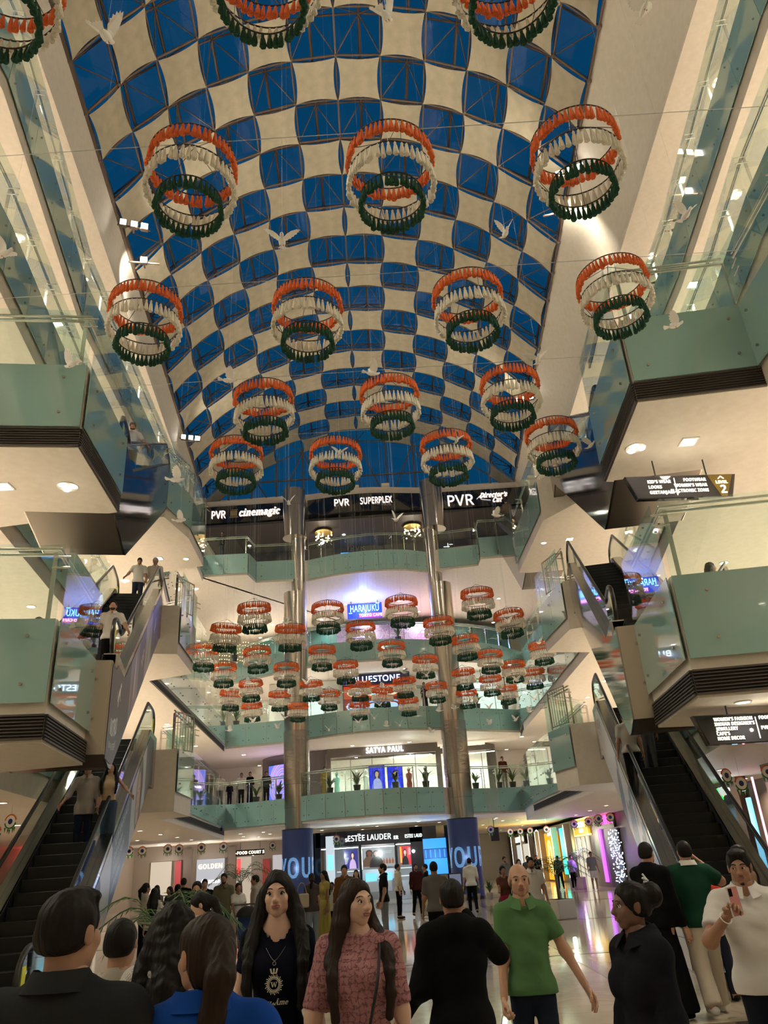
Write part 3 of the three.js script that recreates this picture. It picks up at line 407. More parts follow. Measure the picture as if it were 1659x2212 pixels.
// blue neon cafe on the third floor
{
  struct('wall_back', prism([...smooth([[-9, -50], [-4, -48], [0, -47.6], [4, -48.3], [8, -50.5]], 16), ...smooth([[-9, -50.4], [-4, -48.4], [0, -48], [4, -48.7], [8, -50.9]], 16).reverse()], 13.42, 15.9), mat([0.03, 0.10, 0.10], 0.4));
  const n = thing('cafe_sign', 'blue neon cafe sign with pink strip under the ceiling', 'neon sign', [-1.56, 15.66, -43.9]);
  mesh('board', rbox(2.1, 0.95, 0.1, 0.02, 0, 0.06, -0.08), glow([0.02, 0.05, 0.75], 0.9), n); mesh('lettering', text('HARAJUKU', 0.40, 0.05, FR, 0, 0.68).translate(0, 0.0, 0), glow([0.25, 0.75, 1], 3.2), n);
  mesh('hanger', [rod(V(-0.8, 0.5, -0.08), V(-0.8, 0.69, -0.08), 0.02), rod(V(0.8, 0.5, -0.08), V(0.8, 0.69, -0.08), 0.02)], M.black, n); mesh('macron', [box(0.22, 0.04, 0.03, 0.8, 0.47, 0.03), box(0.2, 0.04, 0.03, -0.86, -0.08, 0.03)], glow([0.25, 0.75, 1], 3.2), n);
  mesh('pink_board', box(1.4, 0.24, 0.08, 0.35, -0.26, 0), glow([0.9, 0.04, 0.45], 0.9), n); mesh('pink_lettering', text('TOKYO CAFE', 0.17, 0.03, FB).translate(0.35, -0.34, 0.04), glow([1, 0.6, 0.85], 2.4), n);
  point(0, 0.2, 0.7, C(0.12, 0.22, 1), 26, n);
  const pk = thing('neon_flower', 'small pink neon outline sign behind the third floor railing', 'neon sign', [1.95, 14.65, -46.5]); mesh('outline', [[0, 0.22], [-0.22, 0], [0.22, 0], [0, -0.05], [0, 0.0]].map(([x, y]) => new THREE.TorusGeometry(0.14, 0.022, 6, 16).translate(x, y, 0)), glow([1, 0.08, 0.5], 3.5), pk); point(0, 0, 0.4, C(1, 0.1, 0.5), 2.5, pk);
  const mu = thing('cafe_mural', 'pale pink and violet mural panel of the neon cafe', 'mural', [0, 0, 0]); mesh('panel', plane(7.5, 2.2, 0.2, 14.7, -47.35), mat([1, 1, 1], 0.6, 0, { map: canvasTex(512, 160, (g, w, h) => { g.fillStyle = '#8f7d9c'; g.fillRect(0, 0, w, h); for (let i = 0; i < 120; i++) { g.strokeStyle = ['#c58cb8', '#5c5487', '#b8b1c9', '#6a4a72'][i % 4]; g.lineWidth = 2; g.beginPath(); g.arc(rr(0, w), rr(0, h), rr(4, 30), 0, rr(2, 7)); g.stroke(); } }) }), mu);
  const bl = thing('blue_display', 'small blue lit display at right end of third floor', 'display', [0, 0, 0]); mesh('panel', box(0.9, 0.3, 0.05, 6.2, 13.6, -48.6), glow([0.1, 0.2, 1], 1.6), bl);
  const bd = thing('bead_curtain', 'golden glowing bead curtain at left end of third floor', 'bead lights'); const bs = []; for (let i = 0; i < 46; i++) for (let j = 0; j < 9; j++) bs.push(new THREE.OctahedronGeometry(0.035).translate(-13 + i * 0.155 + rr(-0.03, 0.03), 13.7 + j * 0.24 + rr(-0.05, 0.05), -49 + Math.sin(i * 0.14) * 0.8)); const bm = mesh('beads', bs, glow([1, 0.72, 0.3], 3), bd); bm.userData.kind = 'stuff'; point(-9.5, 14.8, -48, WARM, 8, bd);
}
// jeweller on the second floor
{
  const b = thing('jeweller_sign', 'navy jeweller sign board with white glowing letters', 'sign', [-1.12, 11.78, -45.0]); mesh('board', rbox(4.0, 0.62, 0.14, 0.02), mat([0.012, 0.014, 0.05], 0.3), b); mesh('mount', [box(0.1, 0.1, 1.2, -1.5, 0, -0.64), box(0.1, 0.1, 1.2, 1.5, 0, -0.64)], M.black, b); mesh('lettering', text('BLUESTONE', 0.34, 0.05, FR, 0, 1.16).translate(0, -0.17, 0.08), glow([0.7, 0.85, 1], 3.2), b);
  const p = thing('jewel_screens', 'orange and blue jewellery screens under the navy sign', 'screen', [-1.35, 10.75, -45.3]);
  const ring = (g, w, h, bg, a, c) => { g.fillStyle = bg; g.fillRect(0, 0, w, h); g.strokeStyle = c; g.lineWidth = 14; for (const x of a) { g.beginPath(); g.ellipse(w * x, h * 0.5, w * 0.13, h * 0.3, 0, 0, 7); g.stroke(); g.fillStyle = '#bcd4ee'; g.beginPath(); g.ellipse(w * x, h * 0.55, w * 0.09, h * 0.22, 0, 0, 7); g.fill(); } };
  mesh('upper_screen', plane(3.5, 0.75, 0, 0.35, 0.06), poster(512, 110, (g, w, h) => ring(g, w, h, '#b23a18', [0.2, 0.5, 0.8], '#f2c9a0'), 0.8), p); mesh('lower_screen', plane(3.5, 0.85, 0, -0.48, 0.06), poster(512, 124, (g, w, h) => ring(g, w, h, '#7a1f10', [0.18, 0.5, 0.82], '#8db7ea'), 0.8), p); mesh('screen_frame', box(3.62, 1.78, 0.1, 0, -0.06, 0), M.black, p); mesh('mount', [box(0.1, 0.1, 0.9, -1.5, 0, -0.48), box(0.1, 0.1, 0.9, 1.5, 0, -0.48)], M.black, p);
  struct('wall_back', box(14.6, 2.9, 0.15, -0.4, 10.66, -46.3), M.white);
  for (const [x, lab] of [[-5.2, 'white lit glass shop window left of the jeweller'], [3.4, 'white lit glass shop window right of the jeweller'], [5.6, 'white lit glass shop window at right end of second floor']]) { const w = thing('shop_window', lab, 'shop window', [x, 9.2, -45.6]); mesh('frame', [box(0.06, 2.3, 0.06, -0.95, 1.15, 0), box(0.06, 2.3, 0.06, 0.95, 1.15, 0), box(1.96, 0.06, 0.06, 0, 2.3, 0)], M.steelBr, w); mesh('glass', box(1.84, 2.2, 0.02, 0, 1.15, 0), M.glass, w); mesh('light_panel', box(1.7, 1.9, 0.03, 0, 1.2, -0.45), glow([1, 0.96, 0.9], 0.85), w); point(0, 1.2, 0.6, NEUT, 3, w); }
  const q = thing('hanging_sign', 'half hidden blue glowing shop letters beyond right column', 'sign', [4.8, 10.75, -45.0]); mesh('lettering', text('UES', 0.34, 0.05, FB).translate(0, 0, 0), glow([0.45, 0.65, 1], 2.2), q); mesh('hanger', [rod(V(-0.3, 0.3, 0.02), V(-0.3, 1.2, 0.02), 0.015), rod(V(0.3, 0.3, 0.02), V(0.3, 1.2, 0.02), 0.015)], M.black, q);
}
// fashion shop on the first floor: bowed grey front, lit window, mannequins
{
  const taupe = mat([0.14, 0.12, 0.105], 0.4);
  const drum = (pts) => prism([...pts, ...pts.slice().reverse().map(([x, z]) => [x, z - 0.2])], 5, 7.93);
  struct('wall_back', drum(smooth([[-8.5, -49.5], [-8.3, -47.6], [-7.2, -46.4], [-5.6, -45.7], [-4.2, -45.4]], 12)), taupe); struct('wall_back', drum(smooth([[5.9, -49.5], [5.75, -47.6], [5.1, -46.6]], 8)), taupe);
  struct('wall_back', [box(6.4, 0.5, 0.2, -1.0, 7.7, -45.35), box(0.3, 2.7, 0.25, -4.15, 6.35, -45.4), box(0.3, 2.7, 0.25, 2.2, 6.35, -45.4), box(3.2, 0.3, 0.2, 3.7, 7.55, -45.9, -0.18)], taupe); struct('wall_back', box(11, 2.7, 0.1, 0.5, 6.35, -48.6), M.white);
  const s = thing('fashion_sign', 'white glowing letters over first floor mannequin window', 'sign', [-0.85, 7.58, -45.2]); mesh('lettering', text('SATYA PAUL', 0.3, 0.06, FB, 0, 0.92), glow([1, 0.98, 0.95], 4), s);
  const w = thing('shop_window', 'tall glass window panes before the five mannequins', 'shop window', [-1, 5, -45.3]); for (let i = 0; i < 5; i++) { mesh('glass_pane', box(1.2, 2.4, 0.015, -2.48 + i * 1.24, 1.22, 0), M.glass, w); mesh('mullion', box(0.03, 2.42, 0.04, -3.1 + i * 1.24, 1.22, 0), M.black, w); }
  const c = thing('oval_ceiling_lamp', 'bright oval ceiling light inside the mannequin shop', 'ceiling light', [0.6, 7.45, -46.6]); mesh('panel', new THREE.CylinderGeometry(0.9, 0.9, 0.04, 32).scale(1.4, 1, 0.7), glow([1, 0.95, 0.85], 1.3), c); mesh('rim', new THREE.TorusGeometry(0.9, 0.03, 6, 32).rotateX(Math.PI / 2).scale(1.4, 1, 0.7), M.lampRim, c); point(0, -0.35, 0, NEUT, 9, c, 6);
  const bp = (lab, x, y, w2, h2, dress) => { const o = thing('light_box', lab, 'poster', [x, y, -45.9]); mesh('picture', plane(w2, h2, 0, 0, 0.035), poster(180, 280, (g, a, b) => { g.fillStyle = '#1f2fe0'; g.fillRect(0, 0, a, b); figure(g, a / 2, b * 0.3, 1.05, '#111122', '#caa08a', dress); }, 0.9), o); mesh('case', box(w2 + 0.05, h2 + 0.05, 0.06), M.black, o); };
  bp('blue light box with woman in lilac, left of the pair in shop window', -1.4, 6.22, 0.88, 1.4, '#a9a4e2'); bp('blue light box with figure in blue, right of the pair in shop window', -0.35, 6.15, 0.85, 1.38, '#4a78e8');
  const sc = thing('led_screen', 'curved pink and blue spiral screen left of left column', 'screen', [-7.05, 6.32, -46.1], -0.62); mesh('screen', plane(1.7, 2.1, 0, 0, 0.05), poster(256, 320, (g, a, b) => { g.fillStyle = '#5b6bd8'; g.fillRect(0, 0, a, b); for (let r = 190; r > 6; r -= 9) { g.strokeStyle = ['#e87fd0', '#7f8cf0', '#f2b5a0', '#b06fe0', '#6fb4ea'][Math.floor(r / 9) % 5]; g.lineWidth = 6; g.beginPath(); g.ellipse(a * 0.62, b * 0.45, r * 0.8, r, 0.2, 0, 7); g.stroke(); } }, 0.95), sc); mesh('case', box(1.76, 2.16, 0.08), M.black, sc); point(0, 0, 0.8, C(0.7, 0.5, 1), 3, sc);
  const man = lathe([[0, 0], [0.13, 0], [0.12, 0.05], [0.02, 0.06], [0.02, 0.55], [0.15, 0.6], [0.17, 0.85], [0.13, 1.05], [0.19, 1.3], [0.18, 1.42], [0.06, 1.47], [0.05, 1.53], [0.09, 1.6], [0.095, 1.7], [0.05, 1.78], [0, 1.79]], 14);
  [[-3.75, [0.25, 0.5, 0.45], 'mannequin in mint top at left end of shop window'], [-2.6, [0.3, 0.28, 0.3], 'grey dressed mannequin left of the blue light boxes'], [-2.05, [0.65, 0.62, 0.58], 'white dressed mannequin beside left blue light box'], [0.45, [0.35, 0.05, 0.05], 'dark red dressed mannequin right of the blue light boxes'], [1.4, [0.08, 0.07, 0.07], 'black dressed mannequin at right end of shop window']].forEach(([x, c2, lab]) => { const o = thing('mannequin', lab, 'mannequin', [x, 5, -46.2]); const g = man.clone(); mesh('figure', g, mat(c2, 0.7), o); mesh('head', new THREE.SphereGeometry(0.1, 12, 10).scale(0.9, 1.2, 1).translate(0, 1.7, 0), mat([0.75, 0.7, 0.66], 0.4), o); });
  const r = thing('shop_window', 'curved lit shop window right of right column', 'shop window', [4.3, 5, -45.85], -0.3); for (let i = 0; i < 3; i++) { mesh('glass_pane', box(0.8, 2.3, 0.015, -0.85 + i * 0.85, 1.2, 0), M.glass, r); mesh('mullion', box(0.03, 2.3, 0.04, -1.27 + i * 0.85, 1.2, 0), M.steelBr, r); } mesh('light_strip', box(2.4, 0.04, 0.04, 0, 2.3, -0.1), glow([1, 0.93, 0.75], 4), r); point(0, 1.5, -0.7, NEUT, 3, r);
}
// beauty shop on the ground floor
{
  const o = thing('beauty_shop_front', 'black beauty shop front with glowing white letters between the columns', 'shop front', [-1.5, 0, -45]);
  mesh('black_fascia', [box(6.6, 0.75, 0.3, -0.1, 3.13, 0), box(0.32, 3.5, 0.3, -3.3, 1.75, 0), box(0.7, 3.5, 0.3, 2.1, 1.75, 0), box(0.14, 2.8, 0.3, -1.0, 1.4, -0.2), box(0.14, 2.8, 0.3, 0.95, 1.4, -0.2)], M.blackGloss, o);
  const tl = glow([0.86, 1, 0.97], 3); mesh('lettering', text('ESTEE LAUDER', 0.28, 0.05, FR, 0, 0.95).translate(-0.45, 2.98, 0.17), tl, o); mesh('macron', box(0.14, 0.03, 0.05, -1.02, 3.31, 0.19), tl, o); mesh('side_lettering', [text('ER', 0.17, 0.04, FB).translate(1.0, 2.95, 0.17), text('ESTEE LAUD', 0.17, 0.04, FR, 0, 0.75).translate(1.95, 2.98, 0.17), text('5', 0.17, 0.04, FB).translate(-1.72, 2.97, 0.17)], tl, o);
  mesh('light_strip', [box(2.0, 0.04, 0.06, -2.1, 2.66, 0.1), box(1.4, 0.04, 0.06, 1.65, 2.68, 0.1), box(1.9, 0.04, 0.05, 0, 2.62, -0.15), box(0.04, 1.1, 0.05, -0.93, 2.1, -0.15), box(0.04, 1.1, 0.05, 0.9, 2.1, -0.15)], glow([0.85, 1, 1], 4), o);
  mesh('white_pillar', box(0.45, 3.3, 0.3, -2.62, 1.65, 0.1), glow([0.8, 0.92, 1], 0.45), o); mesh('pillar_screen', box(0.3, 0.75, 0.02, -2.6, 2.0, 0.27), glow([0.2, 0.7, 0.85], 1.0), o);
  mesh('counter', [rbox(1.5, 0.5, 0.5, 0.02, -0.1, 0.7, 0.35), rbox(1.3, 0.9, 0.5, 0.02, -1.6, 0.45, -0.4), rbox(1.0, 0.9, 0.5, 0.02, 1.4, 0.45, -0.4), box(1.9, 0.5, 0.1, 0, 1.28, -0.2)], mat([0.5, 0.52, 0.54], 0.25), o);
  mesh('back_wall', box(6.4, 3.4, 0.1, 0, 1.7, -2.2), mat([0.3, 0.33, 0.36], 0.4), o); mesh('shelves', [0.7, 1.1, 1.5].flatMap((y) => [box(1.5, 0.04, 0.3, -1.7, y, -1.9), box(1.4, 0.04, 0.3, 1.7, y, -1.9)]), glow([0.9, 1, 1], 0.7), o);
  const pic = (n, w, h, x, y, d, k) => mesh(n, plane(w, h, x, y, -0.1), poster(256, 256, d, k), o);
  pic('poster_violet', 0.75, 0.95, -1.52, 2.1, (g, w, h) => { g.fillStyle = '#2a2c7a'; g.fillRect(0, 0, w, h); figure(g, w * 0.62, h * 0.3, 1.1, '#20180f', '#d9b3a5', '#b8a0c8'); g.fillStyle = '#dcdcf0'; for (let i = 0; i < 5; i++) g.fillRect(14, 110 + i * 18, 74 - i * 8, 7); });
  pic('poster_two_women', 1.72, 0.98, 0, 2.12, (g, w, h) => { g.fillStyle = '#8f9698'; g.fillRect(0, 0, w, h); figure(g, w * 0.2, h * 0.26, 0.95, '#2a1a12', '#6b4030', '#5e4638'); figure(g, w * 0.42, h * 0.3, 0.95, '#14100e', '#9c6c55', '#221c1c'); g.fillStyle = '#8a5230'; for (let i = 0; i < 4; i++) { g.fillRect(w * 0.62 + i * 24, h * 0.66, 17, 48); g.fillRect(w * 0.62 + i * 24 + 5, h * 0.58, 7, 22); } g.fillStyle = '#c8cccc'; g.fillRect(w * 0.64, h * 0.22, 70, 4); g.fillRect(w * 0.66, h * 0.3, 60, 4); }, 0.8);
  pic('poster_red', 0.72, 0.92, 1.5, 2.12, (g, w, h) => { g.fillStyle = '#c22a3a'; g.fillRect(0, 0, w, h); figure(g, w * 0.4, h * 0.32, 1.1, '#1c1210', '#e0bca8', '#1a1a20'); g.fillStyle = '#e0b040'; g.fillRect(6, 10, 34, 220); g.fillStyle = '#f0d0d0'; for (let i = 0; i < 5; i++) g.fillRect(170, 30 + i * 20, 70, 7); });
  for (const [x, w] of [[-0.45, 0.6], [0.45, 0.45]]) mesh('small_screen', box(w, 0.4, 0.04, x, 1.16, 0.3), glow([0.15, 0.5, 0.75], 1.1), o);
  for (const [x, I] of [[-2, 3], [0, 4], [1.9, 3]]) point(x, 2.3, 0.9, C(0.85, 0.97, 1), I, o, 4);
  struct('wall_back', [box(0.2, 3.5, 6, -5.0, 1.75, -48), box(0.2, 3.5, 6, 3.6, 1.75, -48.4), box(1.5, 3.5, 0.3, 2.9, 1.75, -45.2)], M.blackGloss);
  const s = thing('blue_screens', 'stack of bright blue screens beside the right column', 'screen', [1.55, 1.98, -44.5]); mesh('case', box(1.3, 1.82, 0.1, 0, 0, -0.06), M.black, s); const bg = glow([0.03, 0.24, 0.85], 1.15), bd = glow([0.02, 0.09, 0.33], 1);
  mesh('screen', box(1.24, 0.5, 0.02, 0, 0.62, 0), bg, s); mesh('screen', box(1.24, 0.45, 0.02, 0, 0.12, 0), bd, s); mesh('screen', box(1.24, 0.76, 0.02, 0, -0.5, 0), bg, s); for (let i = 0; i < 5; i++) mesh('screen_stripe', box(0.07, 0.4, 0.02, -0.5 + i * 0.25, 0.12, 0.008), bg, s); point(0, 0, 0.7, C(0.15, 0.4, 1), 5, s);
}
// right ground arcade: shop fronts along the wall
{
  struct('wall_right', [prism([[10.9, -14], [10.2, -40], [10.3, -62], [9.4, -76], [10.4, -76], [11.3, -62], [11.2, -40], [11.9, -14]], 0, 3.49)], M.brown);
  const front = (name, lab, cat, z, y, w, h, m, d = 0.08, x = 10.12) => { const o = thing(name, lab, cat, [x, y, z], -Math.PI / 2); mesh('face', rbox(w, h, d, 0.015), m, o); return o; };
  front('illuminated_wall_display', 'amber glowing shop wall panel beside the mint green one', 'lit panel', -57.6, 1.6, 5.2, 3.0, glow([1, 0.42, 0.02], 0.85)); front('illuminated_wall_display', 'mint green glowing tall panel beside the amber shop', 'lit panel', -53.2, 1.85, 1.6, 2.7, glow([0.02, 0.75, 0.5], 1.3)); 
  const ov = thing('oval_logo', 'pale oval outline on the amber panel', 'logo', [10.04, 1.5, -58.2], -Math.PI / 2); mesh('outline', new THREE.TorusGeometry(0.8, 0.04, 6, 30).scale(0.8, 1.35, 1), glow([1, 0.75, 0.25], 1.4), ov); mesh('inner_outline', new THREE.TorusGeometry(0.55, 0.03, 6, 30).scale(0.8, 1.35, 1), glow([1, 0.75, 0.25], 1.4), ov);
  let o = front('shop_sign', 'pale blue lit sign board above the amber shop', 'sign', -57, 3.1, 3.6, 0.5, glow([0.25, 0.55, 0.8], 0.8)); mesh('lettering', text('SNAKIST', 0.36, 0.03, FB, 0, 1.5).translate(0, -0.18, 0.05), glow([0.8, 0.95, 1], 2), o);
  o = front('shop_sign', 'gold framed sign box with white letters right of the mint panel', 'sign', -47.2, 3.0, 3.8, 0.8, glow([0.85, 0.48, 0.02], 0.8), 0.12); mesh('lettering', [text('OPTICAL', 0.28, 0.03, FB, 0, 1.2).translate(0.2, 0.0, 0.07), text('STUDIO', 0.2, 0.03, FB).translate(0.2, -0.28, 0.07)], glow([0.8, 0.93, 1], 2.2), o); mesh('frame', [box(3.9, 0.08, 0.16, 0, 0.42, 0), box(3.9, 0.08, 0.16, 0, -0.42, 0), box(0.08, 0.9, 0.16, -1.93, 0, 0)], glow([1, 0.7, 0.2], 1.6), o);
  o = front('lit_storefront', 'pale lit shop front below the gold framed sign', 'shop front', -47.6, 1.25, 3.6, 2.5, glow([0.95, 0.85, 0.66], 0.5)); for (const x of [-1.2, 0, 1.2]) mesh('post', box(0.06, 2.5, 0.05, x, 0, 0.06), M.steelBr, o);
  front('lit_strip', 'violet glowing vertical strip beside the dark violet shop', 'lit strip', -43.0, 1.5, 0.55, 2.5, glow([0.5, 0.1, 0.85], 1.2)); o = front('shop_sign', 'magenta script sign over the violet shop', 'sign', -41, 3.05, 2.6, 0.7, M.black); mesh('lettering', text('femme', 0.55, 0.04, FB, 0.4).translate(0, -0.15, 0.05), glow([1, 0.05, 0.4], 2.6), o);
  front('lit_storefront', 'dark blue shop front with sparkling lights behind the escalator', 'shop front', -40.6, 1.35, 2.6, 2.6, M.darkWall, 0.1); const sp = thing('fairy_lights', 'curtain of tiny blue white fairy lights by the escalator', 'fairy lights'); const fl = []; for (let i = 0; i < 160; i++) fl.push(new THREE.OctahedronGeometry(0.03).translate(10.0 + rr(-0.03, 0.03), rr(0.3, 2.6), rr(-40.8, -38.6))); mesh('lights', fl, glow([0.6, 0.75, 1], 4), sp).userData.kind = 'stuff';
  o = front('shop_sign', 'row of cream lit letters far down the right arcade', 'sign', -70, 3.0, 5.2, 0.5, M.black, 0.08, 9.7); mesh('lettering', text('NA BITONIO', 0.42, 0.04, FB, 0, 1.4).translate(0, -0.2, 0.06), glow([1, 0.85, 0.55], 2.6), o); o = front('shop_sign', 'white sign with diamond mark left of the pale blue sign', 'sign', -63, 2.8, 2.6, 0.5, M.black, 0.08, 10.1); mesh('lettering', [text('GOLD RANK', 0.26, 0.04, FB).translate(0, -0.15, 0.06), new THREE.OctahedronGeometry(0.2).translate(0, 0.5, 0.05)], glow([0.9, 0.95, 1], 2.4), o);
  [-50.6, -55, -60.2, -62, -65, -68, -72].forEach((z, i) => { const p = thing('arcade_pilaster', `${ord(i)} pilaster from the viewer along the far right arcade`, 'pilaster', [z < -62 ? 10.0 - (-z - 62) * 0.064 : 9.9, 0, z]); mesh('shaft', rbox(0.35, 3.34, 0.5, 0.02, 0, 1.67, 0), i % 2 ? M.cream : M.brown, p); mesh('light_line', box(0.04, 3.2, 0.05, -0.18, 1.7, 0), glow([1, 0.9, 0.75], 2), p); });
  [[-66.5, [0.9, 0.82, 0.65], 'cream'], [-70.5, [0.85, 0.85, 0.8], 'white'], [-74, [0.9, 0.8, 0.7], 'beige']].forEach(([z, c, n]) => front('lit_storefront', `${n} lit shop front far along the right arcade`, 'shop front', z, 1.3, 2.6, 2.6, glow(c, 0.5), 0.08, 9.6));
  // nearer right arcade, behind the escalator
  o = front('shop_sign', 'green and yellow lit sign right of the escalator', 'sign', -25.0, 3.0, 1.6, 0.45, M.black, 0.08, 9.6); mesh('lettering', text('SUBITO', 0.34, 0.04, FB).translate(0, -0.16, 0.05), glow([0.02, 0.85, 0.15], 2.4), o); mesh('end_marks', [text('<', 0.4, 0.04, FB).translate(-0.95, -0.16, 0.05), text('>', 0.4, 0.04, FB).translate(0.95, -0.16, 0.05)], glow([0.95, 0.85, 0.05], 2.4), o);
  o = front('shop_sign', 'black sign with grey white letters over dark shop right of escalator', 'sign', -23.4, 3.05, 1.6, 0.5, M.black, 0.08, 9.55); mesh('lettering', text('Mille Moms', 0.24, 0.03, FSB).translate(0, -0.1, 0.05), glow([0.9, 0.88, 0.86], 1), o);
  o = front('round_sign', 'round pale blue lit shop sign seen through escalator glass', 'sign', -24.6, 2.25, 0.02, 0.02, M.black, 0.02, 9.5); mesh('disc', new THREE.CylinderGeometry(0.36, 0.36, 0.06, 28).rotateX(Math.PI / 2), glow([0.3, 0.6, 0.95], 1.5), o);
  front('lit_storefront', 'olive dark shop front right of the escalator', 'shop front', -25.2, 1.35, 3.6, 2.7, mat([0.10, 0.10, 0.07], 0.3), 0.1, 9.75); front('timber_post', 'broad dark brown timber post at right edge', 'post', -22.9, 1.75, 0.5, 3.5, mat([0.09, 0.045, 0.02], 0.4), 0.3, 9.5);
  o = front('neon_tube', 'long upright pink neon tube at right edge', 'neon tube', -21.2, 1.75, 0.01, 0.01, M.black, 0.01, 9.2); mesh('tube', new THREE.CylinderGeometry(0.03, 0.03, 2.9, 8), glow([1, 0.2, 0.3], 3.5), o);
  o = front('lit_storefront', 'beige shop wall with blue screens at right edge', 'shop front', -19.6, 1.75, 3.4, 3.5, mat([0.35, 0.27, 0.2], 0.5), 0.1, 9.6); mesh('screen', box(0.9, 0.6, 0.03, -0.9, 0.3, 0.06), glow([0.25, 0.3, 0.8], 0.8), o); mesh('screen', box(0.8, 0.5, 0.03, -0.9, -0.45, 0.06), glow([0.3, 0.32, 0.75], 0.7), o); mesh('ceiling_box', rbox(1.4, 0.5, 0.8, 0.02, 0.6, 1.45, 0.4), mat([0.2, 0.14, 0.1], 0.5), o);
  front('lit_strip', 'narrow sky blue glowing window strip left of the pink tube', 'lit strip', -22.1, 1.6, 0.25, 2.3, glow([0.25, 0.6, 0.9], 1.0), 0.06, 9.35);
  point(8.6, 2.3, -57, C(1, 0.6, 0.15), 14); point(8.9, 2, -53, C(0.2, 1, 0.75), 6); point(8.8, 2.6, -47, WARM, 8); point(8.8, 1.6, -43, C(0.6, 0.2, 1), 4); point(8.4, 2.2, -23, COOL, 5);
}
// left ground arcade
{
  struct('wall_left', box(9, 3.5, 0.3, -18.2, 1.75, -37.2), M.white);
  const o = thing('clothing_sign', 'red glowing slanted letters on white wall by left escalator', 'sign', [-16.95, 2.5, -37.045]); mesh('lettering', text('H&M', 0.75, 0.08, FB, 0.2, 0.5), glow([1, 0.02, 0.02], 2.6), o); point(0, 0.4, 0.5, C(1, 0.1, 0.08), 0.7, o);
  struct('wall_left', prism([[-19, -38], [-18.5, -56], [-8.5, -58], [-8.5, -59], [-20, -58], [-20, -38]], 0, 3.74), mat([0.30, 0.24, 0.19], 0.4));
  const P = (name, lab, cat, x, y, w, h, m, z = -55.6) => { const q = thing(name, lab, cat, [x, y, z - (x + 18) * 0.2 * -0 - (x + 18.5) * 0.2], -0.0); mesh('face', rbox(w, h, 0.1, 0.015), m, q); return q; };
  P('lit_storefront', 'cream lit shop front leftmost in the far left arcade', 'shop front', -16.6, 1.4, 1.4, 2.8, glow([0.9, 0.74, 0.55], 0.45)); P('banner', 'red and blue banner beside the cream shop', 'banner', -15.5, 1.9, 0.4, 1.8, mat([0.5, 0.06, 0.08], 0.6)); P('pilaster', 'dark pilaster left of the gold lettered window', 'pilaster', -14.9, 1.75, 0.6, 3.5, M.brown);
  let q = P('lit_storefront', 'lit shop window with gold and white lettering in far left arcade', 'shop front', -13.4, 1.4, 1.9, 2.8, glow([0.62, 0.62, 0.66], 0.5)); mesh('gold_lettering', text('GOLDEN', 0.3, 0.03, FB).translate(0, 0.8, 0.06), glow([1, 0.75, 0.35], 2.2), q); mesh('white_lettering', text('Avansa', 0.26, 0.03, FSB, 0.2).translate(0, -0.1, 0.06), glow([1, 1, 1], 2), q);
  P('pilaster', 'brown stone pilaster right of the gold lettered window', 'pilaster', -12.0, 1.75, 0.55, 3.5, M.brown); P('lit_storefront', 'beige lit shop front with red screen in far left arcade', 'shop front', -11.2, 1.4, 1.0, 2.8, glow([0.8, 0.65, 0.5], 0.4)); P('banner', 'small red lit screen beyond the palm', 'screen', -11.5, 2.2, 0.25, 1.0, glow([0.9, 0.05, 0.05], 1.2), -55.4); P('banner', 'tall dark red curtain panel in far left arcade', 'banner', -9.7, 1.4, 0.5, 2.4, mat([0.35, 0.03, 0.03], 0.6)); P('lit_storefront', 'grey lit shop front nearest the left column', 'shop front', -8.4, 1.4, 1.8, 2.8, glow([0.62, 0.56, 0.58], 0.5));
  for (const x of [-16, -13, -10]) point(x, 2.6, -54, NEUT, 5);
  const d = thing('hanging_directory', 'small hanging directory sign with cream letters left of left column', 'sign', [-9.45, 2.88, -50]); mesh('board', rbox(1.75, 0.34, 0.1, 0.02), M.blackGloss, d); mesh('lettering', text('-FOOD COURT 5', 0.17, 0.02, FB).translate(0, -0.08, 0.06), glow([1, 0.85, 0.6], 2.4), d); mesh('rods', [rod(V(-0.6, 0.15, 0), V(-0.6, 0.6, 0), 0.012), rod(V(0.6, 0.15, 0), V(0.6, 0.6, 0), 0.012)], M.black, d);
}
// ---------------------------------------------------------------- tricolour tassel chandeliers

const dataTexYarn = dataTex(128, (u, v) => { const n = 0.5 + 0.5 * Math.sin(u * 6.2832 * 9 + fbm(u * 4, v * 4, 3, 2) * 4); return [n, n, n]; }, false);
const yarn = (c) => mat(c, 0.95, 0, { bumpMap: dataTexYarn, bumpScale: 0.004 });
const yO = yarn([0.80, 0.155, 0.035]), yW = yarn([0.82, 0.75, 0.63]), yG = yarn([0.010, 0.065, 0.032]), hoopMat = mat([0.06, 0.045, 0.035], 0.5, 0.4);
function tasselRing(R, n, len, slim) {
  const out = [];
  for (let i = 0; i < n; i++) {
    const a = i / n * Math.PI * 2 + rr(-0.02, 0.02), L = len * rr(0.9, 1.06), s = slim * rr(0.88, 1.1);
    const g = lathe([[0.003, 0], [0.013 * s, -0.028], [0.010 * s, -0.044], [0.017 * s, -0.075], [0.027 * s, -L * 0.92], [0.017 * s, -L], [0, -L * 0.96]], 6);
    g.rotateY(rr(0, 6)); g.rotateX(rr(-0.06, 0.06)); g.rotateZ(rr(-0.06, 0.06)); g.translate(R * Math.cos(a), 0, R * Math.sin(a)); out.push(g);
  }
  return merge(out);
}
const rings = [[0.475, 52, 0.185, 1.3, 0.33, yO, 'orange'], [0.475, 46, 0.20, 1.28, 0.0, yW, 'white'], [0.345, 38, 0.185, 1.3, -0.30, yG, 'green']];
const ringGeo = rings.map(([R, n, l, s]) => [new THREE.TorusGeometry(R, 0.008, 6, 48).rotateX(Math.PI / 2), tasselRing(R, n, l, s)]);
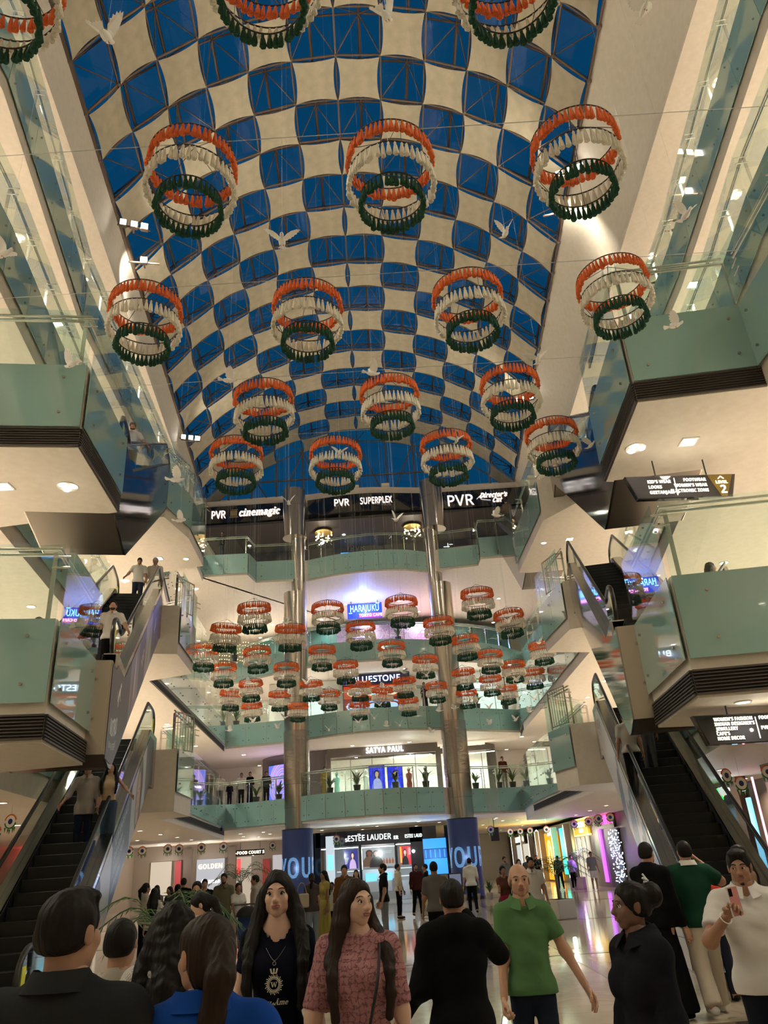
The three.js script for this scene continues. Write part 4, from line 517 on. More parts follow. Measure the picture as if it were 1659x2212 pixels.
function chandelierParts(o) {
  rings.forEach(([R, , , , y, m, nm], k) => { mesh(nm + '_hoop', ringGeo[k][0], hoopMat, o).position.y = y; const t = mesh(nm + '_tassels', ringGeo[k][1], m, o); t.position.y = y; t.userData.kind = 'stuff'; });
  const w = []; for (let i = 0; i < 4; i++) { const a = i * Math.PI / 2 + 0.4, c = Math.cos(a), s = Math.sin(a); w.push(rod(V(0, 0.55, 0), V(0.475 * c, 0.33, 0.475 * s), 0.004, 4), rod(V(0.475 * c, 0.33, 0.475 * s), V(0.475 * c, 0, 0.475 * s), 0.003, 4), rod(V(0.475 * c, 0, 0.475 * s), V(0.345 * c, -0.30, 0.345 * s), 0.004, 4)); }
  mesh('suspension_wires', w, hoopMat, o);
}
const CH = {
  top: [[-2.97, -3.84], [-0.72, -3.86], [1.37, -3.99]],
  near: [[-1.89, -5.96], [0.32, -6.07], [2.41, -6.05], [-3.12, -8.22], [-0.89, -8.39], [1.37, -8.40], [3.40, -8.32], [-1.88, -10.6], [0.22, -10.7], [2.24, -10.66], [-2.70, -12.34], [-0.86, -12.59], [1.26, -12.57], [3.25, -12.39]],
  far: [[-4.06, -21.6], [-1.91, -22.07], [0.34, -21.95], [2.62, -21.63], [-5.33, -23.47], [-3.32, -23.94], [-1.03, -24.27], [1.56, -24.27], [3.87, -23.98], [-6.57, -25.75], [-4.85, -26.47], [-2.57, -26.8], [-0.05, -26.89], [2.61, -26.66], [5.62, -28.17], [-6.48, -28.38], [-4.18, -29.04], [-1.89, -29.21], [1.21, -29.15], [3.73, -29.02], [4.90, -30.99], [-6.0, -31.37], [-3.58, -32.12], [-1.54, -32.75], [0.40, -32.66], [2.90, -31.81], [4.21, -33.46], [5.96, -32.58], [-7.16, -32.97], [-5.18, -33.82], [-3.02, -34.32], [-0.61, -34.43], [1.84, -34.19], [3.34, -36.13], [5.21, -35.76], [-6.81, -35.94], [-4.74, -36.71], [-1.81, -37.38], [0.58, -37.08]],
};
const chRows = [['top', [3], ['cut off at the top edge']], ['near', [3, 4, 3, 4], ['in the largest row overhead', 'in second row overhead', 'in third row overhead', 'in fourth row overhead']], ['far', [4, 5, 6, 6, 7, 7, 4], ['in topmost row of the far cluster', 'in second row of the far cluster', 'in third row of the far cluster', 'in fourth row of the far cluster', 'in fifth row of the far cluster', 'in sixth row of the far cluster', 'in lowest row of the far cluster']]];
const vaultY = (x, z) => { const zz = Math.max(ZF, Math.min(ZN, z)), w = hw(zz), R = (w * w + RISE * RISE) / (2 * RISE); return z > ZN ? 23.04 : RIDGE - R + Math.sqrt(Math.max(0, R * R - (x - hc(zz)) ** 2)) - 0.04; };
let chProto = null;
for (const [key, counts, where] of chRows) {
  let i = 0; counts.forEach((n, r) => { for (let k = 0; k < n; k++, i++) {
    const [x, z] = CH[key][i], lab = `tricolour tassel chandelier, ${ord(k)} from the left ${where[r]}`;
    let o; if (!chProto) { o = chProto = thing('tassel_chandelier', lab, 'chandelier', [x, 8.62, z]); chandelierParts(o); } else { o = chProto.clone(); o.name = numbered('tassel_chandelier'); scene.add(o); o.position.set(x, 8.62, z); o.userData.label = lab; }
    o.userData.group = 'tricolour tassel chandeliers'; o.rotation.set(rr(-0.05, 0.05), rr(0, 6), x * -0.012 + rr(-0.05, 0.05)); if (key === 'far') { const q = o.quaternion.clone().invert(); mesh('hanging_thread', rod(V(0, 0.54, 0), V(0, vaultY(x, z) - 8.62, 0).applyQuaternion(q), 0.002, 3), M.wire, o); }
  } });
}
[[-3.9, -7.0], [-6.0, -7.6], [-8.3, -7.7], [-10.6, -7.5], [-12.5, -7.2]].forEach(([z, x], i) => { const o = thing('support_cable', `thin steel cable strung wall to wall over ${ord(i)} chandelier row from the viewer`, 'cable', [0, 9.18, z]); mesh('cable', rod(V(x - 0.1, 0.1, 0), V(-x, 0.1, 0), 0.0045, 5), M.wire, o); const hk = []; CH[i ? 'near' : 'top'].forEach(([cx, cz]) => { if (Math.abs(cz - z) < 0.5) hk.push(rod(V(cx, 0.1, 0), V(cx, -0.06, cz - z), 0.003, 4)); }); if (hk.length) mesh('hooks', hk, M.wire, o); });
[].forEach((z, i) => { const o = thing('support_cable', `thin steel cable strung wall to wall over ${ord(i)} row of the far cluster`, 'cable', [0, 9.3, z]); mesh('cable', rod(V(-8.6, 0, 0), V(6.6, 0, 0), 0.0045, 5), M.wire, o); });
// ---------------------------------------------------------------- white paper doves
const doveM = mat([0.93, 0.91, 0.88], 0.8), doveRed = mat([0.45, 0.02, 0.02], 0.6), doveDark = mat([0.25, 0.12, 0.08], 0.6);
const doveBody = (() => { const g = lathe([[0, -0.5], [0.05, -0.49], [0.13, -0.38], [0.19, -0.2], [0.2, 0.02], [0.16, 0.22], [0.11, 0.34], [0.105, 0.42], [0.115, 0.5], [0.09, 0.58], [0.03, 0.62], [0, 0.625]], 16).rotateX(Math.PI / 2); const p = g.attributes.position; for (let i = 0; i < p.count; i++) { const z = p.getZ(i); p.setY(i, p.getY(i) + (z > 0.25 ? (z - 0.25) * 0.45 : 0)); } g.computeVertexNormals(); return g; })();
const featherFan = (pts) => { const s = new THREE.Shape(pts.map(([x, y]) => new THREE.Vector2(x, y))); return new THREE.ExtrudeGeometry(s, { depth: 0.012, bevelEnabled: true, bevelSize: 0.008, bevelThickness: 0.008, bevelSegments: 1, curveSegments: 3 }).rotateX(Math.PI / 2); };
const wingG = (() => { const e = [[0, 0.18], [0.25, 0.26], [0.55, 0.24], [0.9, 0.10], [1.12, -0.10], [1.0, -0.12], [1.04, -0.24], [0.9, -0.22], [0.9, -0.36], [0.74, -0.3], [0.7, -0.44], [0.56, -0.36], [0.48, -0.46], [0.36, -0.36], [0.24, -0.4], [0.12, -0.3], [0, -0.22]]; const g = featherFan(e), p = g.attributes.position; for (let i = 0; i < p.count; i++) { const x = p.getX(i); p.setY(i, p.getY(i) + 0.16 * x * (1.5 - x)); } g.computeVertexNormals(); return g; })();
const tailG = featherFan([[-0.07, 0], [0.07, 0], [0.26, -0.42], [0.17, -0.4], [0.13, -0.47], [0.06, -0.42], [0, -0.49], [-0.06, -0.42], [-0.13, -0.47], [-0.17, -0.4], [-0.26, -0.42]]).rotateY(Math.PI).translate(0, 0, 0);
function dove(x, y, z, span, yaw, pitch, lift, label, group, small) {
  const o = thing('paper_dove', label, 'dove', [x, y, z], 0, group), s = span / 1.6; o.scale.setScalar(s); o.rotation.set(pitch, yaw, rr(-0.15, 0.15), 'YXZ');
  mesh('body', doveBody, doveM, o); mesh('beak', new THREE.ConeGeometry(0.025, 0.09, 6).rotateX(Math.PI / 2).translate(0, 0.13, 0.66), doveDark, o);
  for (const k of [-1, 1]) { const w = mesh('wing', wingG, doveM, o); w.scale.x = k; w.position.set(k * 0.1, 0.1, 0.1); w.rotation.z = k * lift; }
  const t = mesh('tail', tailG, doveM, o); t.position.set(0, 0.02, -0.42); t.rotation.y = Math.PI; t.rotation.x = 0.15;
  if (!small) for (const k of [-1, 1]) mesh('foot', [rod(V(k * 0.06, -0.16, 0), V(k * 0.07, -0.25, -0.03), 0.012, 5), rod(V(k * 0.07, -0.25, -0.03), V(k * 0.1, -0.26, 0.05), 0.01, 5), rod(V(k * 0.07, -0.25, -0.03), V(k * 0.05, -0.26, 0.06), 0.01, 5)], doveRed, o);
  const up = V(0, 1, 0).applyQuaternion(o.quaternion.clone().invert()), top = vaultY(x, z) - y; mesh('hanging_thread', rod(V(0, 0.1, 0), up.multiplyScalar(top / s), 0.0012 / s, 3), M.wire, o);
}
[[-2.2, 8.5, -4.25, 0.34, 3.0, -0.4, 0.75, 'at upper left below the cream wall'], [0.31, 8.5, -4.23, 0.28, 2.6, -0.35, 0.9, 'at top centre by the upper edge'], [2.64, 8.5, -4.31, 0.24, 0.3, -0.3, 0.8, 'at top right before the leaning wall'], [-1.01, 8.5, -6.8, 0.34, 0.1, 0.25, 0.55, 'between left and middle largest chandeliers'], [1.69, 8.5, -6.9, 0.27, 0.15, 0.3, 0.95, 'left of the bright flood lamp at right'], [3.85, 8.5, -6.8, 0.3, 0.2, 0.2, 0.8, 'before the right green gallery band'], [-4.32, 8.5, -6.71, 0.34, 1.3, -0.1, 0.7, 'cut off at left edge'], [-4.4, 8.5, -8.9, 0.32, -2.0, 0.1, 0.9, 'before the left green landing box'], [-2.24, 8.5, -9.54, 0.3, 1.9, 0, 0.8, 'above left chandelier of the third row'], [-0.04, 8.5, -9.6, 0.3, 1.8, 0.1, 0.9, 'just above middle chandelier of the third row'], [2.5, 8.5, -9.52, 0.31, 0, 0.1, 0.5, 'above right chandelier of the third row'], [4.4, 8.5, -8.9, 0.3, 1.2, 0, 0.9, 'before the right green landing box'], [-3.61, 8.0, -11.68, 0.36, 1.7, 0.1, 0.6, 'before the left dark escalator, wings raised'], [-4.0, 8.0, -13.35, 0.3, 1.6, 0.1, 0.7, 'below the left upper steel gate'], [-0.73, 8.45, -11.9, 0.26, 0.2, 0.1, 0.6, 'before second chandelier of the fourth row'], [-1.8, 8.0, -12.89, 0.26, 0.1, 0.2, 0.8, 'before the head of left column'], [0.23, 8.0, -13.98, 0.28, 0.4, 0.5, 0.9, 'below the bowed black sign'], [1.39, 8.5, -11.8, 0.24, 0.2, 0, 0.4, 'before third chandelier of the fourth row'], [3.93, 8.5, -12.3, 0.3, 0.4, 0, 0.6, 'right of the fourth row'], [2.3, 8.0, -14.1, 0.28, -1.4, 0, 0.8, 'before the far dark escalator']].forEach(([x, y, z, s, yaw, p, l, w]) => dove(x, y, z, s, yaw, p, l, `white paper dove ${w}`, 'large paper doves'));
[[-7.19, 7.28, -33], [-6.2, 7.59, -33], [-5.16, 7.25, -33], [-4.83, 7.66, -33], [-2.94, 7.03, -33], [-1.68, 7.26, -33], [-0.99, 7.38, -33], [-4.35, 7.79, -24], [-3.31, 8.79, -23], [-7.08, 8.75, -31.8], [-5.98, 8.73, -30.6], [-4.55, 8.61, -32.6], [-3.66, 8.68, -31.2], [-0.82, 8.25, -23.6], [-0.58, 8.76, -33.2], [-0.74, 8.06, -33.6], [-0.49, 7.05, -33], [0.07, 7.02, -33], [1.79, 7.53, -33], [2.46, 7.6, -33], [3.95, 7.53, -33], [3.9, 6.85, -33], [5.01, 6.93, -33], [5.65, 7.26, -33], [5.91, 7.78, -33], [1.41, 6.67, -33], [1.01, 7.05, -24], [0.29, 7.2, -24], [3.84, 6.71, -24], [4.71, 7.87, -24], [3.69, 8.4, -23.2]].sort((a, b) => a[0] - b[0]).forEach(([x, y, z], i) => dove(x, y, z, z < -30 ? 0.36 : 0.3, rr(0, 6), 0, rr(0.4, 0.9), `tiny white paper dove, ${ord(i)} from the left among the far doves`, 'tiny far paper doves', true));
// ---------------------------------------------------------------- flood lamps washing the vault and the walls
function flood(x, y, z, ry, tgt, label, I, n = 3) {
  const o = thing('flood_lamp', label, 'flood lamp', [x, y, z], ry), dir = V(...tgt).sub(V(x, y, z)).normalize().applyAxisAngle(V(0, 1, 0), -ry);
  mesh('bracket', [box(0.06, 0.06, 0.3, 0, 0, -0.1), box(1.1, 0.05, 0.05, 0, 0, 0)], M.steelDark, o);
  for (let i = 0; i < n; i++) { const h = mesh('lamp_head', rbox(0.26, 0.3, 0.14, 0.02), M.steelDark, o); h.position.set((i - (n - 1) / 2) * 0.36, 0.02, 0.08); const f = mesh('lens', rbox(0.2, 0.24, 0.01, 0.004), M.lampWhite, h); f.position.z = 0.075; }
  const l = new THREE.SpotLight(C(1, 0.90, 0.72), I, 0, 1.25, 0.6, 2); l.position.set(0, 0.02, 0.3); l.target.position.copy(V(0, 0.02, 0.3).addScaledVector(dir, 4)); l.castShadow = true; l.shadow.radius = 8; o.add(l, l.target);
}
flood(-8.1, 22.4, -19.5, 0.35, [4, 26.5, -24], 'triple flood lamp on left wall under the vault', FLOOD); flood(7.05, 22.5, -18.5, -0.35, [-5, 26.5, -24], 'triple flood lamp on right wall beside largest right chandelier', FLOOD); flood(-9.75, 22.2, -33.5, 0.35, [4, 26.5, -38], 'triple flood lamp at far left wall near the vault end', FLOOD * 0.9); flood(7.5, 22.6, -32.5, -0.35, [-6, 26.5, -38], 'triple flood lamp at far right wall near the vault end', FLOOD * 0.9);
flood(-7.2, 22.5, -9.5, 0.2, [3, 26.5, -13], 'triple flood lamp on left wall above the viewer', FLOOD); flood(6.3, 22.5, -9.5, -0.2, [-4, 26.5, -13], 'triple flood lamp on right wall above the viewer', FLOOD);
flood(-8.2, 22.2, -21.0, 0.2, [-9.9, 21, -30], 'wall washing flood lamp on left wall', 45, 1); flood(6.9, 22.3, -20.0, -0.2, [9.2, 20.5, -28], 'wall washing flood lamp on leaning right wall', 45, 1); flood(5.9, 22.4, -7.6, -0.2, [8.6, 20.5, -13], 'wall washing flood lamp on leaning right wall above the viewer', 40, 1); 
// ---------------------------------------------------------------- people: tapered limbs joined in one distance field, meshed with surface nets
function nets(fn, lo, hi, cell) {
  const nx = Math.ceil((hi.x - lo.x) / cell) + 2, ny = Math.ceil((hi.y - lo.y) / cell) + 2, nz = Math.ceil((hi.z - lo.z) / cell) + 2, val = new Float32Array(nx * ny * nz), B = 4;
  const at = (i, j, k) => (k * ny + j) * nx + i;
  for (let k0 = 0; k0 < nz; k0 += B) for (let j0 = 0; j0 < ny; j0 += B) for (let i0 = 0; i0 < nx; i0 += B) {
    const c = fn(lo.x + (i0 + 1.5) * cell, lo.y + (j0 + 1.5) * cell, lo.z + (k0 + 1.5) * cell), far = Math.abs(c) > cell * 5.5;
    for (let k = k0; k < Math.min(nz, k0 + B); k++) for (let j = j0; j < Math.min(ny, j0 + B); j++) for (let i = i0; i < Math.min(nx, i0 + B); i++) val[at(i, j, k)] = far ? c : fn(lo.x + i * cell, lo.y + j * cell, lo.z + k * cell);
  }
  const idx = new Int32Array(nx * ny * nz).fill(-1), pos = [], tri = [], E = [[0, 1], [0, 2], [0, 4], [1, 3], [1, 5], [2, 3], [2, 6], [3, 7], [4, 5], [4, 6], [5, 7], [6, 7]], v = new Float32Array(8);
  for (let k = 0; k < nz - 1; k++) for (let j = 0; j < ny - 1; j++) for (let i = 0; i < nx - 1; i++) {
    let m = 0; for (let q = 0; q < 8; q++) { v[q] = val[at(i + (q & 1), j + ((q >> 1) & 1), k + (q >> 2))]; if (v[q] < 0) m |= 1 << q; }
    if (m === 0 || m === 255) continue;
    let x = 0, y = 0, z = 0, n = 0;
    for (const [a, b] of E) if ((v[a] < 0) !== (v[b] < 0)) { const t = v[a] / (v[a] - v[b]); x += (a & 1) + t * ((b & 1) - (a & 1)); y += ((a >> 1) & 1) + t * (((b >> 1) & 1) - ((a >> 1) & 1)); z += (a >> 2) + t * ((b >> 2) - (a >> 2)); n++; }
    idx[at(i, j, k)] = pos.length / 3; pos.push(lo.x + (i + x / n) * cell, lo.y + (j + y / n) * cell, lo.z + (k + z / n) * cell);
  }
  const quad = (a, b, c, d, f) => { if (a < 0 || b < 0 || c < 0 || d < 0) return; f ? tri.push(a, b, c, a, c, d) : tri.push(a, c, b, a, d, c); };
  for (let k = 1; k < nz - 1; k++) for (let j = 1; j < ny - 1; j++) for (let i = 1; i < nx - 1; i++) {
    const s = val[at(i, j, k)] < 0;
    if (s !== (val[at(i + 1, j, k)] < 0)) quad(idx[at(i, j - 1, k - 1)], idx[at(i, j, k - 1)], idx[at(i, j, k)], idx[at(i, j - 1, k)], s);
    if (s !== (val[at(i, j + 1, k)] < 0)) quad(idx[at(i - 1, j, k - 1)], idx[at(i - 1, j, k)], idx[at(i, j, k)], idx[at(i, j, k - 1)], s);
    if (s !== (val[at(i, j, k + 1)] < 0)) quad(idx[at(i - 1, j - 1, k)], idx[at(i, j - 1, k)], idx[at(i, j, k)], idx[at(i - 1, j, k)], s);
  }
  const g = new THREE.BufferGeometry(); g.setAttribute('position', new THREE.Float32BufferAttribute(pos, 3)); g.setIndex(tri); g.computeVertexNormals();
  const uv = new Float32Array(pos.length / 3 * 2); for (let i = 0; i < uv.length / 2; i++) { uv[i * 2] = pos[i * 3] * 2 + pos[i * 3 + 2] * 1.3; uv[i * 2 + 1] = pos[i * 3 + 1] * 2; } g.setAttribute('uv', new THREE.BufferAttribute(uv, 2)); return g;
}
const cone = (a, b, ra, rb = ra) => ({ a, b, ra, rb });
const ell = (c, rx, ry, rz, q) => ({ c, r: [rx, ry, rz], q: q ? q.clone().invert() : null });
const _v = V();
function dist(s, x, y, z) {
  if (s.c) { _v.set(x - s.c.x, y - s.c.y, z - s.c.z); if (s.q) _v.applyQuaternion(s.q); const [a, b, c] = s.r, k0 = Math.hypot(_v.x / a, _v.y / b, _v.z / c), k1 = Math.hypot(_v.x / (a * a), _v.y / (b * b), _v.z / (c * c)); return k1 < 1e-9 ? -Math.min(a, b, c) : k0 * (k0 - 1) / k1; }
  const bx = s.b.x - s.a.x, by = s.b.y - s.a.y, bz = s.b.z - s.a.z, px = x - s.a.x, py = y - s.a.y, pz = z - s.a.z, l2 = bx * bx + by * by + bz * bz || 1e-9; let h = (px * bx + py * by + pz * bz) / l2;
  if (s.end !== undefined && h > s.end) { const dd = Math.hypot(px - bx * Math.min(1, h), py - by * Math.min(1, h), pz - bz * Math.min(1, h)) - s.rb; return Math.max(dd, (h - s.end) * Math.sqrt(l2)); }
  h = h < 0 ? 0 : h > 1 ? 1 : h; return Math.hypot(px - bx * h, py - by * h, pz - bz * h) - (s.ra + (s.rb - s.ra) * h);
}
const smin = (a, b, k) => { const h = Math.max(k - Math.abs(a - b), 0) / k; return Math.min(a, b) - h * h * k * 0.25; }, smax = (a, b, k) => -smin(-a, -b, k);
const field = (list, k) => (x, y, z) => { let d = 1e3; for (const s of list) { const q = dist(s, x, y, z); d = d > 900 ? q : q > d + k ? d : smin(d, q, k); } return d; };
function bounds(list, pad) { const lo = V(1e3, 1e3, 1e3), hi = V(-1e3, -1e3, -1e3), ex = (p, r) => { lo.min(V(p.x - r, p.y - r, p.z - r)); hi.max(V(p.x + r, p.y + r, p.z + r)); }; for (const s of list) s.c ? ex(s.c, Math.max(...s.r)) : (ex(s.a, s.ra), ex(s.b, s.rb)); return [lo.subScalar(pad), hi.addScalar(pad)]; }
const solid = (list, k, cell, mod) => { const f = field(list, k), [lo, hi] = bounds(list, cell * 2 + 0.02); return nets(mod ? (x, y, z) => mod(f(x, y, z), x, y, z) : f, lo, hi, cell); };
const grow = (s, t) => s.c ? { ...s, r: s.r.map((v) => v + t) } : { ...s, ra: s.ra + t, rb: s.rb + t };
const skinMats = {}, SK = (c) => (skinMats[c] ||= mat({ fair: [0.60, 0.38, 0.29], tan: [0.45, 0.25, 0.165], brown: [0.32, 0.165, 0.10], dark: [0.16, 0.078, 0.05] }[c], 0.5));
const clothBump = dataTex(128, (u, v) => { const n = 0.5 + 0.25 * Math.sin(u * 6.2832 * 40) + 0.25 * Math.sin(v * 6.2832 * 40); return [n, n, n]; }, false, 5);
const clothMats = new Map(), CL = (c) => { const k = c.join(); if (!clothMats.has(k)) clothMats.set(k, pmat(c, 0.9, { bumpMap: clothBump, bumpScale: 0.0006, specularIntensity: 0.2 })); return clothMats.get(k); };
const hairBump = dataTex(128, (u, v) => { const n = 0.5 + 0.5 * fbm(u * 40, v * 2, 4, 3); return [n, n, n]; }, false);
const HAIR = { black: pmat([0.010, 0.008, 0.007], 0.55, { bumpMap: hairBump, bumpScale: 0.008, specularIntensity: 0.35 }), brown: pmat([0.022, 0.012, 0.008], 0.55, { bumpMap: hairBump, bumpScale: 0.008, specularIntensity: 0.35 }), grey: mat([0.11, 0.10, 0.095], 0.6) };
const eyeW = mat([0.62, 0.57, 0.52], 0.25), eyeD = mat([0.015, 0.008, 0.005], 0.15), lipM = mat([0.30, 0.10, 0.085], 0.5), browM = mat([0.012, 0.009, 0.008], 0.7);
function handShape(w, Y, Z, thumbSide, curl, s = 1) {        // wrist, along the fingers, palm normal
  const X = V().crossVectors(Y, Z).normalize().multiplyScalar(thumbSide), at = (x, y, z) => w.clone().addScaledVector(X, x * s).addScaledVector(Y, y * s).addScaledVector(Z, z * s), l = [];
  for (const x of [-0.03, -0.01, 0.01, 0.03]) l.push(cone(at(x * 0.55, 0.0, 0), at(x, 0.085, 0), 0.017 * s, 0.0125 * s));
  [[0.031, 0.040, 0.026, 0.02], [0.010, 0.044, 0.029, 0.021], [-0.011, 0.041, 0.027, 0.02], [-0.031, 0.032, 0.021, 0.018]].forEach(([x, ...len], f) => { let p = at(x, 0.086 - Math.abs(x - 0.005) * 0.25, 0), a = 0; const c = Array.isArray(curl) ? curl[f] : curl; len.forEach((L, j) => { a += c * [0.75, 1, 0.7][j]; const q = p.clone().addScaledVector(Y, Math.cos(a) * L * s).addScaledVector(Z, Math.sin(a) * L * s).addScaledVector(X, x * 0.12 * s); l.push(cone(p, q, (0.0098 - j * 0.0009) * s, (0.0090 - j * 0.0009) * s)); p = q; }); });
  const tc = Array.isArray(curl) ? curl[4] ?? 0.4 : 0.4; const t0 = at(0.024, 0.02, 0.006), t1 = at(0.05, 0.05, 0.016 + tc * 0.02), t2 = at(0.056, 0.08, 0.022 + tc * 0.05), t3 = at(0.052, 0.102, 0.026 + tc * 0.085); l.push(cone(t0, t1, 0.016 * s, 0.0125 * s), cone(t1, t2, 0.0115 * s, 0.0105 * s), cone(t2, t3, 0.0100 * s, 0.0085 * s)); return l;
}
function person(o) {
  const h = o.h || 1.7, F = o.f, cell = [0.0105, 0.018, 0.027][o.lod ?? 2], detail = (o.lod ?? 2) === 0, P = (x, y, z = 0) => V(x * h, y * h, z * h), bw = (o.bw || 1) * (F ? 0.93 : 1);
  const g = thing('person', o.label, 'person', [o.x, o.y || 0, o.z], o.yaw || 0, o.group); const lean = o.lean || 0;
  const T = (v) => { const y = v.y / h - 0.53; return y > 0 ? V(v.x, v.y, v.z + lean * y * h) : v; };
  const sx = (F ? 0.088 : 0.104) * bw, sho = [T(P(sx, 0.808, -0.004)), T(P(-sx, 0.808, -0.004))];
  // arms
  const arms = [0, 1].map((i) => {
    const d = i ? -1 : 1, a = (o.arms || [])[i] || {}, S = sho[i]; let E, W;
    if (a.elbow) { E = V(...a.elbow); W = V(...a.wrist); } else {
      const p = (a.p ?? 4) * D2R, ab = (a.a ?? 9) * D2R, e = (a.e ?? 14) * D2R, tw = (a.t ?? 0) * D2R; const u = V(0, -1, 0).applyAxisAngle(V(1, 0, 0), -p).applyAxisAngle(V(0, 0, 1), d * ab); E = S.clone().addScaledVector(u, 0.172 * h);
      const ax = V(-1, 0, 0).applyAxisAngle(V(0, 0, 1), d * ab); const f = u.clone().applyAxisAngle(ax, e).applyAxisAngle(u, -d * tw); W = E.clone().addScaledVector(f, 0.150 * h);
    }
    return { S, E, W, d, y: V().subVectors(W, E).normalize(), curl: a.curl ?? 0.32, palm: a.palm ? V(...a.palm).normalize() : null };
  });
  const legs = [0, 1].map((i) => { const d = i ? -1 : 1, l = (o.legs || [])[i] || {}, p = (l.p ?? 0) * D2R, k = (l.k ?? 3) * D2R, Hp = P(d * 0.048, 0.515, 0), K = Hp.clone().add(V(d * 0.006 * h, -Math.cos(p) * 0.235 * h, Math.sin(p) * 0.235 * h)), A = K.clone().add(V(0, -Math.cos(p - k) * 0.24 * h, Math.sin(p - k) * 0.24 * h)); return { Hp, K, A, toe: A.clone().add(V(d * 0.012 * h, -0.022 * h, 0.085 * h)) }; });
  const lift = Math.min(...legs.map((l) => l.toe.y - 0.018 * h)); const sink = lift; for (const l of legs) for (const k of ['Hp', 'K', 'A', 'toe']) l[k] = l[k].clone();
  const torso = [ell(T(P(0, 0.728, 0)), (F ? 0.083 : 0.099) * bw * h, 0.10 * h, 0.060 * bw * h), ell(T(P(0, 0.625, 0.004)), (F ? 0.071 : 0.086) * bw * h, 0.095 * h, (0.054 * bw + (o.belly || 0)) * h), ell(P(0, 0.53, -0.004), (F ? 0.093 : 0.089) * bw * h, 0.072 * h, 0.062 * bw * h), cone(T(P(sx * 0.86, 0.806, -0.006)), T(P(0, 0.835, -0.012)), 0.028 * h, 0.036 * h), cone(T(P(-sx * 0.86, 0.806, -0.006)), T(P(0, 0.835, -0.012)), 0.028 * h, 0.036 * h)];
  if (F) for (const d of [-1, 1]) torso.push(ell(T(P(d * 0.042, 0.728, 0.040)), 0.036 * h, 0.036 * h, 0.032 * h));
  const neckA = T(P(0, 0.80, -0.006)), neckB = T(P(0, 0.878, 0.004)), neck = cone(neckA, neckB, (F ? 0.030 : 0.035) * h, (F ? 0.0275 : 0.033) * h);
  const armC = arms.flatMap((a) => [cone(a.S, a.E, (F ? 0.026 : 0.030) * bw * h, (F ? 0.021 : 0.025) * bw * h), cone(a.E, a.W, (F ? 0.0205 : 0.0245) * bw * h, (F ? 0.0135 : 0.0165) * h)]);
  const legC = legs.flatMap((l) => [cone(l.Hp, l.K, 0.050 * bw * h, 0.033 * h), cone(l.K, l.A, 0.032 * h, 0.021 * h), cone(l.A, l.toe, 0.022 * h, 0.016 * h)]);
  // head
  const hs = h * 0.133 / 0.225 * (o.hs || 1), hq = new THREE.Quaternion().setFromEuler(new THREE.Euler((o.head?.pitch || 0) * D2R, (o.head?.yaw || 0) * D2R, (o.head?.roll || 0) * D2R, 'YXZ')), hc0 = T(P(0, 0.934, 0.004)), X = (x, y, z) => V(x, y, z).multiplyScalar(hs).applyQuaternion(hq).add(hc0), he = (x, y, z, a, b, c) => ell(X(x, y, z), a * hs, b * hs, c * hs, hq);
  const fw = F ? 0.94 : 1, headL = [he(0, 0.024, -0.012, 0.073, 0.088, 0.091), he(0, -0.030, 0.030, 0.057 * fw, 0.078, 0.060), he(0, -0.088, 0.054, 0.026 * fw, 0.020, 0.024), cone(neckA, X(0, -0.055, -0.012), (F ? 0.030 : 0.035) * h, (F ? 0.027 : 0.033) * h)];
  for (const d of [-1, 1]) headL.push(he(d * 0.036, -0.026, 0.052, 0.024, 0.024, 0.024), he(d * 0.040 * fw, -0.062, 0.020, 0.020, 0.026, 0.032), ell(X(d * 0.075, -0.008, -0.006), 0.008 * hs, 0.030 * hs, 0.017 * hs, hq));
  headL.push(cone(X(-0.028, 0.020, 0.073), X(0.028, 0.020, 0.073), 0.013 * hs), cone(X(0, 0.012, 0.084), X(0, -0.026, 0.106), 0.0058 * hs, 0.0085 * hs), he(0.009, -0.031, 0.097, 0.0068, 0.006, 0.008), he(-0.009, -0.031, 0.097, 0.0068, 0.006, 0.008), cone(X(-0.013, -0.057, 0.083), X(0.013, -0.057, 0.083), 0.0088 * hs));
  const skin = SK(o.skin || 'brown'), hcell = detail ? 0.0048 : cell * 0.75;
  const socket = [he(-0.031, 0.003, 0.096, 0.016, 0.010, 0.016), he(0.031, 0.003, 0.096, 0.016, 0.010, 0.016)], sf = field(socket, 0.002);
  const headG = solid(headL, 0.017 * hs, hcell, detail ? (d, x, y, z) => { const s = sf(x, y, z); return Math.max(d, -s - 0.001 - 0) ; } : null);
  const hands = o.nohands ? [] : arms.map((a) => { let Z = a.palm || V(-a.d, 0, 0.25); Z = Z.clone().addScaledVector(a.y, -Z.dot(a.y)).normalize(); const X0 = V().crossVectors(a.y, Z); const th = X0.dot(V(0, 0, 1)) >= -0.2 ? 1 : -1; return solid(handShape(a.W.clone().addScaledVector(a.y, 0.006), a.y, Z, a.thumb ?? th, a.curl, h / 1.75), 0.010, detail ? 0.0048 : cell * 0.75); });
  const bodyL = [...torso.map((s) => grow(s, -0.004)), neck, ...armC, ...legC];
  mesh('body', merge([solid(bodyL, 0.03 * h, cell * 1.45), headG, ...hands]), skin, g);
